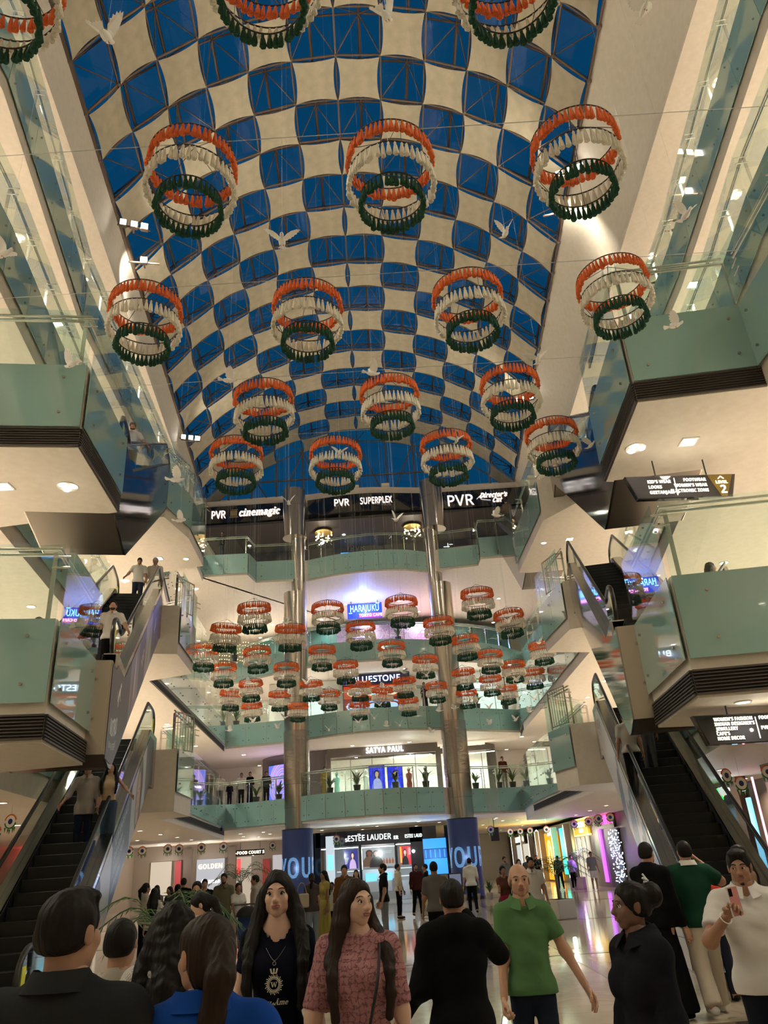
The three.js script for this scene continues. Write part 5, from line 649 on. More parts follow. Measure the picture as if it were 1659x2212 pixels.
  // face
  if (detail && !o.back) {
    for (const d of [-1, 1]) { const e = mesh('eye', new THREE.SphereGeometry(0.0125 * hs, 14, 10), eyeW, g); e.position.copy(X(d * 0.031, 0.003, 0.0735)); const gz = o.gaze || 0; const ir = mesh('iris', new THREE.SphereGeometry(0.0068 * hs, 10, 8).scale(1, 1, 0.45), eyeD, g); ir.position.copy(X(d * 0.031 + gz * 0.004, 0.003, 0.0845)); ir.quaternion.copy(hq);
      mesh('eyelid', tube([[-0.016, 0.000], [-0.006, 0.0085], [0.006, 0.0085], [0.016, 0.001]].map(([x, y]) => X(d * 0.031 + x, 0.003 + y, 0.0845 - Math.abs(x) * 0.3)), 0.0026 * hs, 10, 5), F ? eyeD : skin, g);
      mesh('eyebrow', tube([[-0.019, -0.002], [-0.006, 0.004], [0.008, 0.004], [0.021, -0.003]].map(([x, y]) => X(d * (0.031 + x), 0.0245 + y, 0.0855 - Math.max(0, x) * 0.42)), (F ? 0.0026 : 0.0042) * hs, 12, 5), o.hair === 'grey' ? HAIR.grey : browM, g); }
    mesh('lips', [tube([[-0.021, 0], [-0.008, 0.0028], [0, 0.0016], [0.008, 0.0028], [0.021, 0]].map(([x, y]) => X(x, -0.0545 + y, 0.0965 - Math.abs(x) * 0.42)), 0.0040 * hs, 16, 6), tube([[-0.019, 0], [-0.007, -0.0028], [0.007, -0.0028], [0.019, 0]].map(([x, y]) => X(x, -0.0600 + y, 0.0955 - Math.abs(x) * 0.42)), 0.0046 * hs, 16, 6)], lipM, g);
  }
  // hair
  const hm = HAIR[o.hair || 'black'], rip = (d, x, y, z) => d + (detail ? 0.004 * noise.noise(x * 70, y * 12, z * 70) + 0.005 * noise.noise(x * 22, y * 9, z * 22) : 0), st = o.style || 'short', cut = he(0, -0.052, 0.100, 0.068, F ? 0.112 : 0.110, 0.082), capL = [he(0, 0.029, -0.014, 0.0795, 0.092, 0.098)];
  if (st === 'short') capL.push(he(0, -0.012, -0.045, 0.074, 0.062, 0.060)); if (st === 'quiff') capL.push(he(0, 0.092, 0.028, 0.062, 0.026, 0.062), he(0, -0.012, -0.045, 0.074, 0.062, 0.060));
  const long = (pts, r0, r1) => { const l = []; for (let i = 1; i < pts.length; i++) l.push(cone(pts[i - 1], pts[i], r0 + (r1 - r0) * (i - 1) / (pts.length - 1), r0 + (r1 - r0) * i / (pts.length - 1))); return l; };
  if (['long', 'longfront', 'curly', 'tied'].includes(st)) {
    capL.push(he(0, -0.03, -0.045, 0.078, 0.075, 0.062)); const B = (x, y, z) => T(V(x, y * h, z));
    if (st !== 'tied') capL.push(...long([X(0, -0.04, -0.055), B(0, 0.80, -0.11), B(0, st === 'curly' ? 0.78 : 0.68, -0.12)], 0.075, 0.06));
    for (const d of [-1, 1]) if (st === 'longfront') capL.push(...long([X(d * 0.07, 0.01, -0.005), X(d * 0.088, -0.09, 0.0), B(d * 0.122, 0.80, 0.058), B(d * 0.138, 0.745, 0.108), B(d * 0.138, 0.69, 0.125), B(d * 0.125, 0.635, 0.12)], 0.032, 0.022), ...long([X(d * 0.08, -0.02, -0.03), X(d * 0.105, -0.10, -0.02), B(d * 0.135, 0.815, 0.03), B(d * 0.15, 0.77, 0.075)], 0.036, 0.026)); else if (st === 'long') capL.push(...long([X(d * 0.065, -0.03, -0.03), B(d * 0.085, 0.80, -0.075), B(d * 0.07, 0.70, -0.10)], 0.035, 0.028)); else if (st === 'curly') capL.push(...long([X(d * 0.06, 0, -0.03), B(d * 0.10, 0.83, -0.05), B(d * 0.09, 0.77, -0.09)], 0.055, 0.05));
    if (st === 'tied') capL.push(...long([X(0.0, 0.01, -0.10), X(0.03, -0.05, -0.145), X(0.045, -0.15, -0.13), X(0.05, -0.22, -0.10)], 0.042, 0.03));
  }
  if (st === 'bun') capL.push(he(0, -0.02, -0.045, 0.075, 0.06, 0.06), ell(X(0, 0.045, -0.125), 0.072 * hs, 0.066 * hs, 0.055 * hs, hq));
  if (st === 'bald') { capL.length = 0; capL.push(he(0, 0.0, -0.022, 0.0795, 0.066, 0.093)); }
  const nape = X(0, -0.058, -0.03), down = V(0, -1, 0).applyQuaternion(hq), cutF = field([cut], 0.01), longS = ['long', 'longfront', 'curly', 'tied'].includes(st);
  if (st !== 'none') mesh('hair', solid(capL, 0.02, detail ? 0.0062 : cell * 0.75, (d, x, y, z) => { let q = rip(d, x, y, z); if (st === 'curly') q += 0.012 * noise.noise(x * 28, y * 28, z * 28); q = st === 'bald' ? Math.max(q, -cutF(x, y, z)) : smax(q, -cutF(x, y, z), 0.016); if (!longS) q = smax(q, (x - nape.x) * down.x + (y - nape.y) * down.y + (z - nape.z) * down.z, 0.02); if (st === 'bald') { const tp = X(0, 0.035, 0.0); q = Math.max(q, -((x - tp.x) * down.x + (y - tp.y) * down.y + (z - tp.z) * down.z)); } return q; }), hm, g);
  if (o.turban) mesh('turban', solid([he(0, 0.045, -0.012, 0.088, 0.075, 0.10), he(0.01, 0.075, 0.0, 0.07, 0.055, 0.08)], 0.02, cell * 0.7), CL(o.turban), g);
  if (o.goatee) mesh('beard', solid([he(0, -0.094, 0.062, 0.022, 0.017, 0.020), cone(X(-0.022, -0.046, 0.088), X(0, -0.0425, 0.0975), 0.0040 * hs), cone(X(0.022, -0.046, 0.088), X(0, -0.0425, 0.0975), 0.0040 * hs), cone(X(-0.024, -0.048, 0.086), X(-0.020, -0.085, 0.075), 0.0035 * hs), cone(X(0.024, -0.048, 0.086), X(0.020, -0.085, 0.075), 0.0035 * hs)], 0.006, 0.004, rip), browM, g);
  if (o.beard) mesh('beard', solid([he(0, -0.085, 0.050, 0.045, 0.034, 0.036), he(0.040, -0.058, 0.03, 0.02, 0.034, 0.03), he(-0.040, -0.058, 0.03, 0.02, 0.034, 0.03), cone(X(-0.016, -0.044, 0.094), X(0.016, -0.044, 0.094), 0.0055 * hs)], 0.02, detail ? 0.005 : cell * 0.7, (d, x, y, z) => Math.max(d + (1 - o.beard) * 0.012, -field([he(0, -0.058, 0.10, 0.019, 0.009, 0.02)], 0.01)(x, y, z))), browM, g);
  // clothes
  const up = o.top || { c: [0.5, 0.5, 0.5] }, sl = up.sleeve ?? 0.6, t = (up.loose ?? 0.014), hem = (up.hem ?? 0.50) * h, topL = torso.map((s) => grow(s, t));
  if (hem < 0.53 * h) legs.forEach((l, i) => topL.push({ ...grow(legC[i * 3], t + 0.012), end: 0.6 }));
  if (up.flare) topL.push(cone(P(0, 0.60, 0), P(0, up.hem, 0), 0.082 * h, (0.082 + up.flare) * h));
  arms.forEach((a, i) => { if (sl <= 0) return; const [A, B] = [armC[i * 2], armC[i * 2 + 1]]; topL.push({ ...grow(A, t * 0.85), end: sl < 1 ? sl : undefined, rb: A.rb + t * (sl < 1 ? 1.1 : 0.7) }); if (sl > 1) topL.push({ ...grow(B, t * 0.6), end: Math.min(0.98, sl - 1) }); });
  const nk = field([cone(neckA.clone().add(V(0, 0.040 * h * (up.neck ?? 1), 0.004 * h)), T(P(0, 0.90, 0.012)), 0.037 * h * (up.neckw ?? 1), 0.05 * h)], 0.01), vk = up.v ? field([cone(T(P(0, 0.855, 0.05)), T(P(0, 0.855 - up.v, 0.075)), 0.028 * h, 0.004 * h)], 0.01) : null;
  mesh(up.name || 'shirt', solid(topL, 0.03 * h, cell, (d, x, y, z) => { let q = d + (detail ? 0.009 * noise.noise(x * 7 + y * 3, y * 9, z * 7) + 0.004 * noise.noise(x * 16 + y * 12, y * 20, z * 20) : 0); q = Math.max(q, hem - y); q = Math.max(d, hem - y, -nk(x, y, z)) > q && -nk(x, y, z) > q ? -nk(x, y, z) : q; if (vk) q = Math.max(q, -vk(x, y, z)); return q; }), up.m || CL(up.c), g);
  if (up.collar) { const cl = [], n = 18; for (let i = 0; i <= n; i++) { const a = -Math.PI * 0.93 + i / n * Math.PI * 1.86; cl.push(T(P((0.041 + t * 0.25) * Math.sin(a), 0.848 + t * 0.35 - 0.022 * Math.max(0, -Math.cos(a)), -0.010 - (0.044 + t * 0.25) * Math.cos(a)))); } const g2 = new THREE.BufferGeometry(), ps = [], id = []; cl.forEach((p, i) => { const ow = V(p.x, 0, p.z + 0.004 * h).normalize(), fl = 0.8 + 0.9 * (Math.abs(i - n / 2) / (n / 2)) ** 2; ps.push(p.x, p.y + 0.026 * h, p.z, p.x + ow.x * 0.021 * h * fl, p.y - 0.004 * h - 0.014 * h * (fl - 0.8), p.z + ow.z * 0.021 * h * fl, p.x + ow.x * 0.004 * h, p.y + 0.002 * h, p.z + ow.z * 0.004 * h); if (i < n) for (const [a, b] of [[0, 1], [1, 2], [2, 0]]) id.push(i * 3 + a, i * 3 + 3 + a, i * 3 + b, i * 3 + b, i * 3 + 3 + a, i * 3 + 3 + b); }); g2.setAttribute('position', new THREE.Float32BufferAttribute(ps, 3)); g2.setIndex(id); mesh('collar', toCreasedNormals(clean(g2), 0.6), up.collar === true ? (up.m || CL(up.c)) : CL(up.collar), g); }
  const bt = o.bottom || { c: [0.03, 0.035, 0.06] };
  if (bt.skirt) mesh('skirt', solid([ell(P(0, 0.54, 0), 0.10 * h * bw, 0.08 * h, 0.075 * h), cone(P(0, 0.55, 0), P(0, 0.05, 0.01), 0.085 * h * bw, bt.skirt * h)], 0.05, cell, (d, x, y, z) => Math.max(d + 0.008 * Math.sin(Math.atan2(x, z) * 11) * (y < 0.4 * h ? 1 : 0.2), (bt.len ?? 0.04) * h - y)), CL(bt.c), g);
  else { const L = [grow(torso[2], 0.008)]; legs.forEach((l, i) => { const w = bt.wide || 0.010; L.push(grow(legC[i * 3], w)); const sh = legC[i * 3 + 1]; L.push({ ...sh, ra: sh.ra + w, rb: sh.rb + w * 1.9, end: bt.short ? -0.1 : 0.97 }); if (bt.short) { L[L.length - 1] = { ...grow(legC[i * 3], w * 1.3), end: 0.92 }; L.splice(L.length - 2, 1); } }); mesh('trousers', solid(L, 0.025 * h, cell * 1.4, (d, x, y, z) => Math.max(d + (detail ? 0.004 * noise.noise(x * 14, y * 22, z * 14) : 0), y - 0.605 * h)), CL(bt.c), g); }
  if (!o.noshoes) mesh('shoes', merge(legs.map((l) => solid([cone(l.A.clone().add(V(0, -0.012 * h, -0.015 * h)), l.toe, 0.026 * h, 0.021 * h)], 0.01, cell * 1.25, (d, x, y, z) => Math.max(d, l.toe.y - 0.017 * h - y)))), CL(o.shoes || [0.02, 0.02, 0.02]), g);
  for (const c of g.children) c.position.y -= sink;
  return { g, X, T, P, arms, hq, hs, h, sink, legs };
}
// ---------------------------------------------------------------- the crowd
const PI = Math.PI, BLACK = [0.0045, 0.0045, 0.005], NAVY = [0.004, 0.005, 0.012], WHITE = [0.60, 0.58, 0.55], CREAM = [0.52, 0.45, 0.35], DENIM = [0.03, 0.045, 0.085], GREY = [0.09, 0.085, 0.085], BROWN = [0.14, 0.065, 0.03];
const front = (lab, o) => person({ lod: 0, label: lab, ...o });
front('man in charcoal shirt seen from behind, largest at lower left', { x: -0.98, z: -2.45, h: 1.64, yaw: PI - 0.12, back: true, style: 'quiff', skin: 'tan', bw: 1.12, top: { c: [0.022, 0.023, 0.025], sleeve: 1.9, collar: true, loose: 0.022 }, head: { yaw: -14 } });
front('woman in bright blue jacket with tied hair seen from behind', { x: -0.60, z: -2.5, h: 1.55, f: 1, yaw: PI + 0.1, style: 'tied', hair: 'brown', skin: 'tan', bw: 1.2, top: { c: [0.008, 0.055, 0.30], sleeve: 1.9, collar: true, loose: 0.03 }, head: { yaw: 38 } });
const knitTex = dataTex(256, (u, v) => { const n = 0.5 + 0.3 * Math.sin(u * 6.2832 * 30) * Math.sin(v * 6.2832 * 30) + 0.5 * Math.sin(v * 6.2832 * 5 + 2 * Math.sin(u * 6.2832 * 2)); return [n, n, n]; }, false);
front('woman in white knitted jumper with dark curls seen from behind', { x: -1.02, z: -3.7, h: 1.56, f: 1, yaw: PI, style: 'curly', back: true, skin: 'tan', bw: 1.15, top: { m: mat([0.55, 0.53, 0.50], 0.95, 0, { bumpMap: knitTex, bumpScale: 0.012 }), sleeve: 1.9, loose: 0.03 } });
const tee = front('young woman facing viewer in navy t-shirt with crest print and long dark hair', { x: -0.70, z: -4.5, h: 1.66, f: 1, yaw: 0.04, style: 'longfront', skin: 'fair', top: { c: NAVY, sleeve: 0.52, neck: 0.2, neckw: 1.25 }, bottom: { c: [0.012, 0.016, 0.03] }, arms: [{ a: 12, e: 8 }, { a: 14, e: 8 }] });
{ // crest and script printed on the t-shirt
  const sil = mat([0.62, 0.57, 0.48], 0.6), z0 = 0.158, y0 = 1.155 - tee.sink, l = [new THREE.TorusGeometry(0.030, 0.0025, 5, 28).translate(0, y0, z0), new THREE.TorusGeometry(0.024, 0.0018, 5, 28).translate(0, y0, z0)];
  for (let i = 0; i < 28; i++) { const a = i / 28 * PI * 2, r = i % 2 ? 0.045 : 0.040; l.push(rod(V(0.031 * Math.cos(a), y0 + 0.031 * Math.sin(a), z0), V(r * Math.cos(a + 0.1), y0 + r * Math.sin(a + 0.1), z0), 0.0022, 4)); }
  for (let i = -1; i <= 1; i++) l.push(rod(V(i * 0.011, y0 + 0.048, z0), V(i * 0.017, y0 + 0.068, z0), 0.004, 5)); l.push(rod(V(-0.014, y0 + 0.048, z0), V(0.014, y0 + 0.048, z0), 0.003, 5), text('W', 0.022, 0.003, FSB).translate(0, y0 - 0.011, z0), text('Belle', 0.021, 0.003, FSB, 0.35).translate(-0.036, y0 - 0.092, z0), text('Âme', 0.021, 0.003, FSB, 0.35).translate(0.034, y0 - 0.086, z0));
  mesh('printed_crest', l, sil, tee.g); mesh('necklace', [tube([V(-0.05, y0 + 0.155, 0.085), V(-0.02, y0 + 0.115, 0.12), V(0, y0 + 0.10, 0.135), V(0.02, y0 + 0.115, 0.12), V(0.05, y0 + 0.155, 0.085)], 0.0012, 24, 4), new THREE.TorusGeometry(0.008, 0.002, 6, 16).translate(0, y0 + 0.088, 0.142)], M.steel, tee.g);
}
const laceTex = dataTex(256, (u, v) => { const a = fbm(u * 14, v * 14, 2, 3), c = Math.abs(Math.sin(u * 6.2832 * 5 + a * 3) * Math.sin(v * 6.2832 * 5 + a * 3)); const n = c > 0.10 ? 1 : 0.1; return [n, n, n]; }, false, 1.6), laceCol = dataTex(256, (u, v) => { const a = fbm(u * 14, v * 14, 2, 3), c = Math.abs(Math.sin(u * 6.2832 * 5 + a * 3) * Math.sin(v * 6.2832 * 5 + a * 3)); return c > 0.10 ? [0.82, 0.64, 0.66] : [0.62, 0.45, 0.47]; }, true, 1.6);
const pink = front('woman in pink lace top looking to the right, long dark hair', { x: -0.27, z: -4.3, h: 1.60, f: 1, yaw: 0.15, style: 'longfront', hair: 'brown', skin: 'fair', bw: 1.14, gaze: 1, top: { m: mat([0.55, 0.42, 0.42], 0.9, 0, { map: laceCol, bumpMap: laceTex, bumpScale: 0.003 }), sleeve: 0.92, hem: 0.46, loose: 0.02 }, head: { yaw: 30 }, arms: [{ a: 10, e: 10 }, { a: 16, e: 8 }] });
mesh('shoulder_strap', tube([V(0.10, 1.33, 0.02), V(0.095, 1.28, 0.10), V(0.07, 1.16, 0.175), V(0.03, 1.0, 0.168), V(0.0, 0.86, 0.15)], 0.007, 30, 6), mat(BLACK, 0.5), pink.g); mesh('earring', new THREE.SphereGeometry(0.009, 10, 8).translate(...pink.X(-0.078, -0.045, 0.0).add(V(0, -pink.sink, 0)).toArray()), M.lampRim, pink.g);
front('man in black jacket from behind raising a phone', { x: 0.26, z: -5.2, h: 1.55, yaw: PI + 0.06, back: true, skin: 'brown', bw: 0.98, top: { c: BLACK, sleeve: 1.95, hem: 0.47, loose: 0.03, name: 'jacket' }, bottom: { c: BLACK }, arms: [{ p: -4, a: 16, e: 46, t: 20 }, { elbow: [-0.27, 1.13, 0.12], wrist: [-0.09, 1.36, 0.30], curl: 0.9, palm: [0.2, 0, -1] }] });
{ const p = thing('phone', 'phone held up by the man in black jacket', 'phone', [0.31, 1.50, -5.53], 0.08); mesh('case', rbox(0.085, 0.165, 0.01, 0.008), M.blackGloss, p); mesh('screen', rbox(0.075, 0.15, 0.002, 0.001, 0, 0, 0.006), glow([0.12, 0.14, 0.2], 0.7), p); }
const gm = front('balding man in green polo shirt walking towards the viewer', { x: 0.80, z: -6.1, h: 1.61, yaw: 0.02, style: 'bald', hair: 'grey', skin: 'tan', top: { c: [0.085, 0.185, 0.075], sleeve: 0.66, collar: true, hem: 0.50, v: 0.05, loose: 0.02 }, bottom: { c: [0.012, 0.017, 0.032] }, belly: 0.006, bw: 0.88, arms: [{ a: 24, p: 2, e: 18, curl: 0.35 }, { a: 7, p: 6, e: 12, curl: 1.0 }], legs: [{ p: 6, k: 8 }, { p: -8, k: 10 }], head: { yaw: -2 } });
{ const w = gm.arms[1].W, y = w.y - gm.sink; const b = thing('carrier_bag', 'small white and navy carrier bag in green polo man\'s hand', 'bag', [gm.g.position.x + w.x, y - 0.42, gm.g.position.z + w.z + 0.02]); mesh('bag_body', extrudeXY([[-0.07, 0], [0.07, 0], [0.06, 0.2], [-0.06, 0.2]], 0.05, { bevelEnabled: true, bevelSize: 0.005, bevelThickness: 0.005, bevelSegments: 1 }).translate(0, 0, -0.025), mat([0.03, 0.04, 0.1], 0.6), b); mesh('handle', tube([V(-0.05, 0.2, 0), V(-0.03, 0.31, 0), V(0, 0.35, 0), V(0.03, 0.31, 0), V(0.05, 0.2, 0)], 0.004, 20, 5), mat(WHITE, 0.6), b); mesh('top_band', box(0.12, 0.05, 0.062, 0, 0.19, 0), mat(WHITE, 0.6), b); }
const dk = front('woman in black shirt in left profile with hair bun and white clip', { x: 1.06, z: -4.1, h: 1.51, f: 1, yaw: -1.15, style: 'bun', skin: 'dark', top: { c: [0.010, 0.010, 0.014], sleeve: 1.7, collar: true, v: 0.07, hem: 0.46, loose: 0.026 }, bottom: { c: BLACK }, head: { yaw: -18 } });
mesh('hair_clip', [[-0.02, 0.0], [0, 0.02], [0.02, 0.0], [0.0, -0.02]].map(([a, b]) => rod(dk.X(a, 0.112 + b * 0.3, -0.115), dk.X(a * 0.4, 0.128 + b, -0.095), 0.005, 6)).map((q) => q.translate(0, -dk.sink, 0)), mat([0.7, 0.7, 0.72], 0.3), dk.g);
const wm = front('bearded man in white polo shirt holding up a pink phone', { x: 2.24, z: -5.7, h: 1.61, yaw: -0.3, skin: 'brown', goatee: 1, style: 'quiff', gaze: -1, top: { c: [0.62, 0.60, 0.585], sleeve: 0.72, collar: true, v: 0.07, hem: 0.485, loose: 0.024 }, bottom: { c: [0.010, 0.012, 0.02] }, head: { yaw: -10, pitch: 6 }, bw: 1.06, arms: [{ a: 12, e: 12 }, { elbow: [-0.29, 1.10, 0.24], wrist: [-0.16, 1.25, 0.40], curl: [0.7, 0.75, 0.8, 0.85, 0.6], palm: [0.25, 0, 1] }] });
{ const w = wm.arms[1].W.clone().addScaledVector(wm.arms[1].y, 0.10).add(V(0, -wm.sink + 0.02, 0.02)).applyAxisAngle(V(0, 1, 0), -0.3); const p = thing('phone', 'pink phone in the hand of the man in white polo', 'phone', [2.24 + w.x, w.y, -5.7 + w.z], 0.35); p.rotation.z = 0.06; mesh('case', rbox(0.078, 0.16, 0.01, 0.006), mat([0.55, 0.22, 0.22], 0.4), p); mesh('camera_block', rbox(0.026, 0.045, 0.004, 0.002, -0.02, 0.05, 0.006), M.blackGloss, p); mesh('bumper', [box(0.004, 0.16, 0.012, -0.039, 0, 0), box(0.004, 0.16, 0.012, 0.039, 0, 0), box(0.08, 0.004, 0.012, 0, 0.08, 0)], mat(WHITE, 0.5), p);
  const br = mesh('bracelet', new THREE.TorusGeometry(0.036, 0.004, 6, 24), M.lampRim, wm.g); br.position.copy(wm.arms[1].W).addScaledVector(wm.arms[1].y, -0.03); br.position.y -= wm.sink; br.quaternion.setFromUnitVectors(V(0, 0, 1), wm.arms[1].y); }
const mid = (lab, o) => person({ lod: 1, label: lab, ...o });
const gb = mid('man in dark green shirt with white collar and cream trousers from behind, phoning', { x: 3.22, z: -9.7, h: 1.72, yaw: PI - 0.05, back: true, skin: 'tan', bw: 1.08, top: { c: [0.012, 0.055, 0.032], sleeve: 0.75, collar: WHITE, hem: 0.49, loose: 0.03 }, bottom: { c: [0.52, 0.46, 0.38], wide: 0.03 }, shoes: WHITE, arms: [{ a: 10 }, { elbow: [-0.36, 1.28, 0.06], wrist: [-0.16, 1.5, 0.06] }], legs: [{ p: -12, k: 14 }, { p: 12, k: 4 }] });
mid('bearded person in long black dress walking right beside the escalator', { x: 2.75, z: -9.6, h: 1.72, yaw: PI - 0.9, skin: 'tan', beard: 1, top: { c: BLACK, sleeve: 1.95, loose: 0.03 }, bottom: { c: BLACK, skirt: 0.14 }, arms: [{ p: 40, e: 70 }, { a: 8 }], head: { yaw: 10 } });
mid('long haired woman in left profile behind the white polo man', { x: 3.75, z: -9.5, h: 1.63, f: 1, yaw: -1.4, style: 'long', skin: 'tan', top: { c: [0.3, 0.2, 0.13] } }); mid('child in red shirt in front of right escalator', { x: 3.62, z: -10.4, h: 1.4, yaw: PI, skin: 'tan', top: { c: [0.4, 0.03, 0.02] } }); mid('woman in pale pink at far right edge', { x: 4.35, z: -9.7, h: 1.46, f: 1, yaw: -0.4, style: 'long', skin: 'tan', top: { c: [0.5, 0.3, 0.28] } });
mid('child in red with outstretched arm near the potted palm', { x: -1.62, z: -5.9, h: 1.28, yaw: PI + 1.0, skin: 'tan', top: { c: [0.45, 0.015, 0.012] }, bottom: { c: [0.4, 0.02, 0.015] }, arms: [{ p: 70, a: 10, e: 10 }, {}] });
mid('man in pale shirt partly hidden behind the charcoal shirt man', { x: -1.32, z: -3.9, h: 1.5, yaw: PI, back: true, skin: 'tan', top: { c: [0.38, 0.35, 0.30], sleeve: 1.8 } });
mid('woman with face half covered behind the bowed woman', { x: -3.15, z: -12.5, h: 1.61, f: 1, yaw: 0.1, style: 'tied', skin: 'tan', top: { c: BLACK } }); mid('woman bowing her head in patterned grey scarf', { x: -1.98, z: -8, h: 1.52, f: 1, yaw: -0.9, style: 'tied', skin: 'fair', top: { c: [0.30, 0.30, 0.24], sleeve: 1.5 }, head: { pitch: 30, yaw: -20 } });
const T1 = [['man in checked olive shirt standing behind the pram woman', -4.4, -20, 1.72, 0.1, 'brown', 'short', [0.14, 0.13, 0.08], [0.04, 0.06, 0.11], 1.5], ['man in black open shirt left of the olive shirt man', -5.1, -21, 1.63, 0.2, 'tan', 'short', BLACK, BLACK, 1.7], ['man in pale cream shirt turned left near left column', -3.65, -20, 1.64, -1.3, 'brown', 'short', [0.42, 0.37, 0.33], BLACK, 1.7], ['man in striped grey shirt seen from behind', -5.5, -20, 1.56, PI, 'tan', 'short', [0.06, 0.06, 0.065], NAVY, 0.6], ['tall man in black seen from behind near left arcade', -5.9, -22, 1.68, PI, 'tan', 'short', BLACK, BLACK, 1.7], ['man in rust brown shirt standing before the beauty shop', -1.55, -20.5, 1.74, 0.05, 'tan', 'short', [0.17, 0.075, 0.03], [0.33, 0.25, 0.16], 1.8], ['bearded man in black polo turned left before the beauty shop', -0.62, -21, 1.71, -1.4, 'tan', 'short', [0.012, 0.012, 0.013], [0.22, 0.24, 0.27], 0.7], ['broad man in grey t-shirt seen from behind', 0.5, -15.9, 1.68, PI, 'brown', 'short', [0.12, 0.11, 0.105], BLACK, 0.8], ['slim man in cream long tunic walking right', -0.34, -29.1, 1.7, 1.3, 'brown', 'short', [0.5, 0.45, 0.36], BLACK, 1.4], ['man in maroon shirt with black trousers before the beauty shop', 0.29, -29.2, 1.68, 0.3, 'brown', 'short', [0.05, 0.012, 0.012], BLACK, 1.8], ['man in black t-shirt and beige trousers turned left', 0.6, -28.4, 1.64, -1.5, 'brown', 'short', BLACK, [0.42, 0.33, 0.2], 0.7], ['man in white shirt and black trousers walking away by right column', 2.16, -29, 1.74, PI, 'tan', 'short', [0.55, 0.53, 0.48], BLACK, 0.9], ['man in white polo behind the green polo man', 2.58, -17.5, 1.64, 0, 'brown', 'short', WHITE, [0.4, 0.38, 0.36], 0.7], ['man in dark overalls walking in far right arcade', 7.85, -43.6, 1.62, PI, 'dark', 'short', [0.012, 0.014, 0.02], [0.012, 0.014, 0.02], 1.8], ['man in pale blue shirt with shoulder bag in far right arcade', 8.45, -43.1, 1.6, 0.3, 'brown', 'short', [0.3, 0.34, 0.44], BLACK, 1.7], ['man in black polo and grey trousers in far right arcade', 7.3, -47, 1.74, 0.2, 'brown', 'short', BLACK, [0.1, 0.1, 0.1], 0.7], ['boy in green shirt beyond the left escalator', -9.3, -20, 1.62, 0.9, 'brown', 'short', [0.015, 0.04, 0.03], BLACK, 0.6], ['small boy in white shirt before left column', -2.0, -22, 1.36, 0, 'dark', 'short', WHITE, BLACK, 0.8], ['man in black and white stripes far behind the sari woman', 4.2, -36, 1.72, 0.3, 'brown', 'short', [0.2, 0.2, 0.2], BLACK, 1.6], ['man in dark shirt far behind the green polo man', 5.2, -36, 1.7, 0, 'brown', 'short', GREY, BLACK, 0.7], ['man in brown shirt beyond the pram', -3.55, -23.5, 1.62, -0.5, 'brown', 'short', [0.4, 0.32, 0.3], BLACK, 0.7]];
T1.forEach(([label, x, z, h, yaw, skin, style, c, b, sleeve], i) => person({ lod: z > -22 ? 1 : 2, label, x, z, h, yaw, skin, style, top: { c, sleeve, collar: i % 3 !== 1 }, bottom: { c: b }, beard: i % 3 === 0 ? 0.9 : 0, legs: i % 2 ? [{ p: 10, k: 6 }, { p: -12, k: 16 }] : [], shoes: i % 4 === 2 ? WHITE : [0.03, 0.02, 0.015] }));
person({ lod: 2, label: 'man in grey polo and white shorts beside the potted palm', x: 9.0, z: -40.9, h: 1.7, yaw: 0.1, skin: 'brown', top: { c: [0.2, 0.2, 0.21] }, bottom: { c: WHITE, short: 1 }, shoes: WHITE });
const T2 = [['woman in white t-shirt pushing a pram', -3.95, -19.5, 1.5, 0.5, 'tied', WHITE, CREAM, 0.6, 0], ['girl in white blouse with long hair from behind', -5.3, -17.5, 1.52, PI, 'long', [0.58, 0.55, 0.5], BLACK, 1.5, 0], ['woman in striped white shirt beside the escalator foot', -5.95, -19, 1.62, PI - 0.8, 'tied', [0.45, 0.43, 0.38], BLACK, 1.3, 0], ['woman with dark loose hair far behind the striped shirt', -6.6, -22, 1.55, PI, 'long', [0.2, 0.17, 0.16], BLACK, 0.7, 0], ['girl in navy dress far left before the arcade', -6.35, -22.3, 1.5, -0.6, 'long', [0.03, 0.035, 0.06], NAVY, 0.7, 0.11], ['woman in jeans carrying a beige shoulder bag from behind', -2.3, -20, 1.6, PI + 0.4, 'tied', [0.07, 0.055, 0.05], [0.2, 0.22, 0.26], 0.6, 0], ['woman in yellow dress with long hair before left column', -2.1, -21, 1.64, -0.9, 'long', [0.42, 0.36, 0.1], [0.42, 0.36, 0.1], 0.4, 0.12], ['woman in black top inside crowd before the beauty shop', -1.6, -26, 1.6, 0, 'long', BLACK, BLACK, 1.6, 0], ['woman in red sari carrying a child', 2.15, -19, 1.5, 0.2, 'tied', [0.10, 0.04, 0.03], [0.32, 0.015, 0.05], 0.4, 0.13], ['woman in dark dress walking behind the sari woman', 3.6, -27, 1.6, 0.1, 'long', [0.05, 0.05, 0.05], BLACK, 0.8, 0.1]];
T2.forEach(([label, x, z, h, yaw, style, c, b, sleeve, sk], i) => person({ lod: z > -22 ? 1 : 2, f: 1, label, x, z, h, yaw, style, skin: i % 2 ? 'tan' : 'brown', top: { c, sleeve, hem: sk ? 0.45 : 0.49 }, bottom: sk ? { c: b, skirt: sk } : { c: b }, arms: i === 0 ? [{ p: 30, e: 30 }, { p: 30, e: 30 }] : i === 8 ? [{ p: 35, e: 80, t: 30 }, { p: 25, e: 70, t: 20 }] : [] }));
person({ lod: 1, label: 'small child in red carried by the sari woman', x: 2.36, z: -18.72, y: 0.88, h: 0.72, yaw: PI, hs: 1.5, skin: 'dark', top: { c: [0.55, 0.04, 0.03] }, noshoes: true, legs: [{ p: 70, k: 70 }, { p: 70, k: 70 }] });
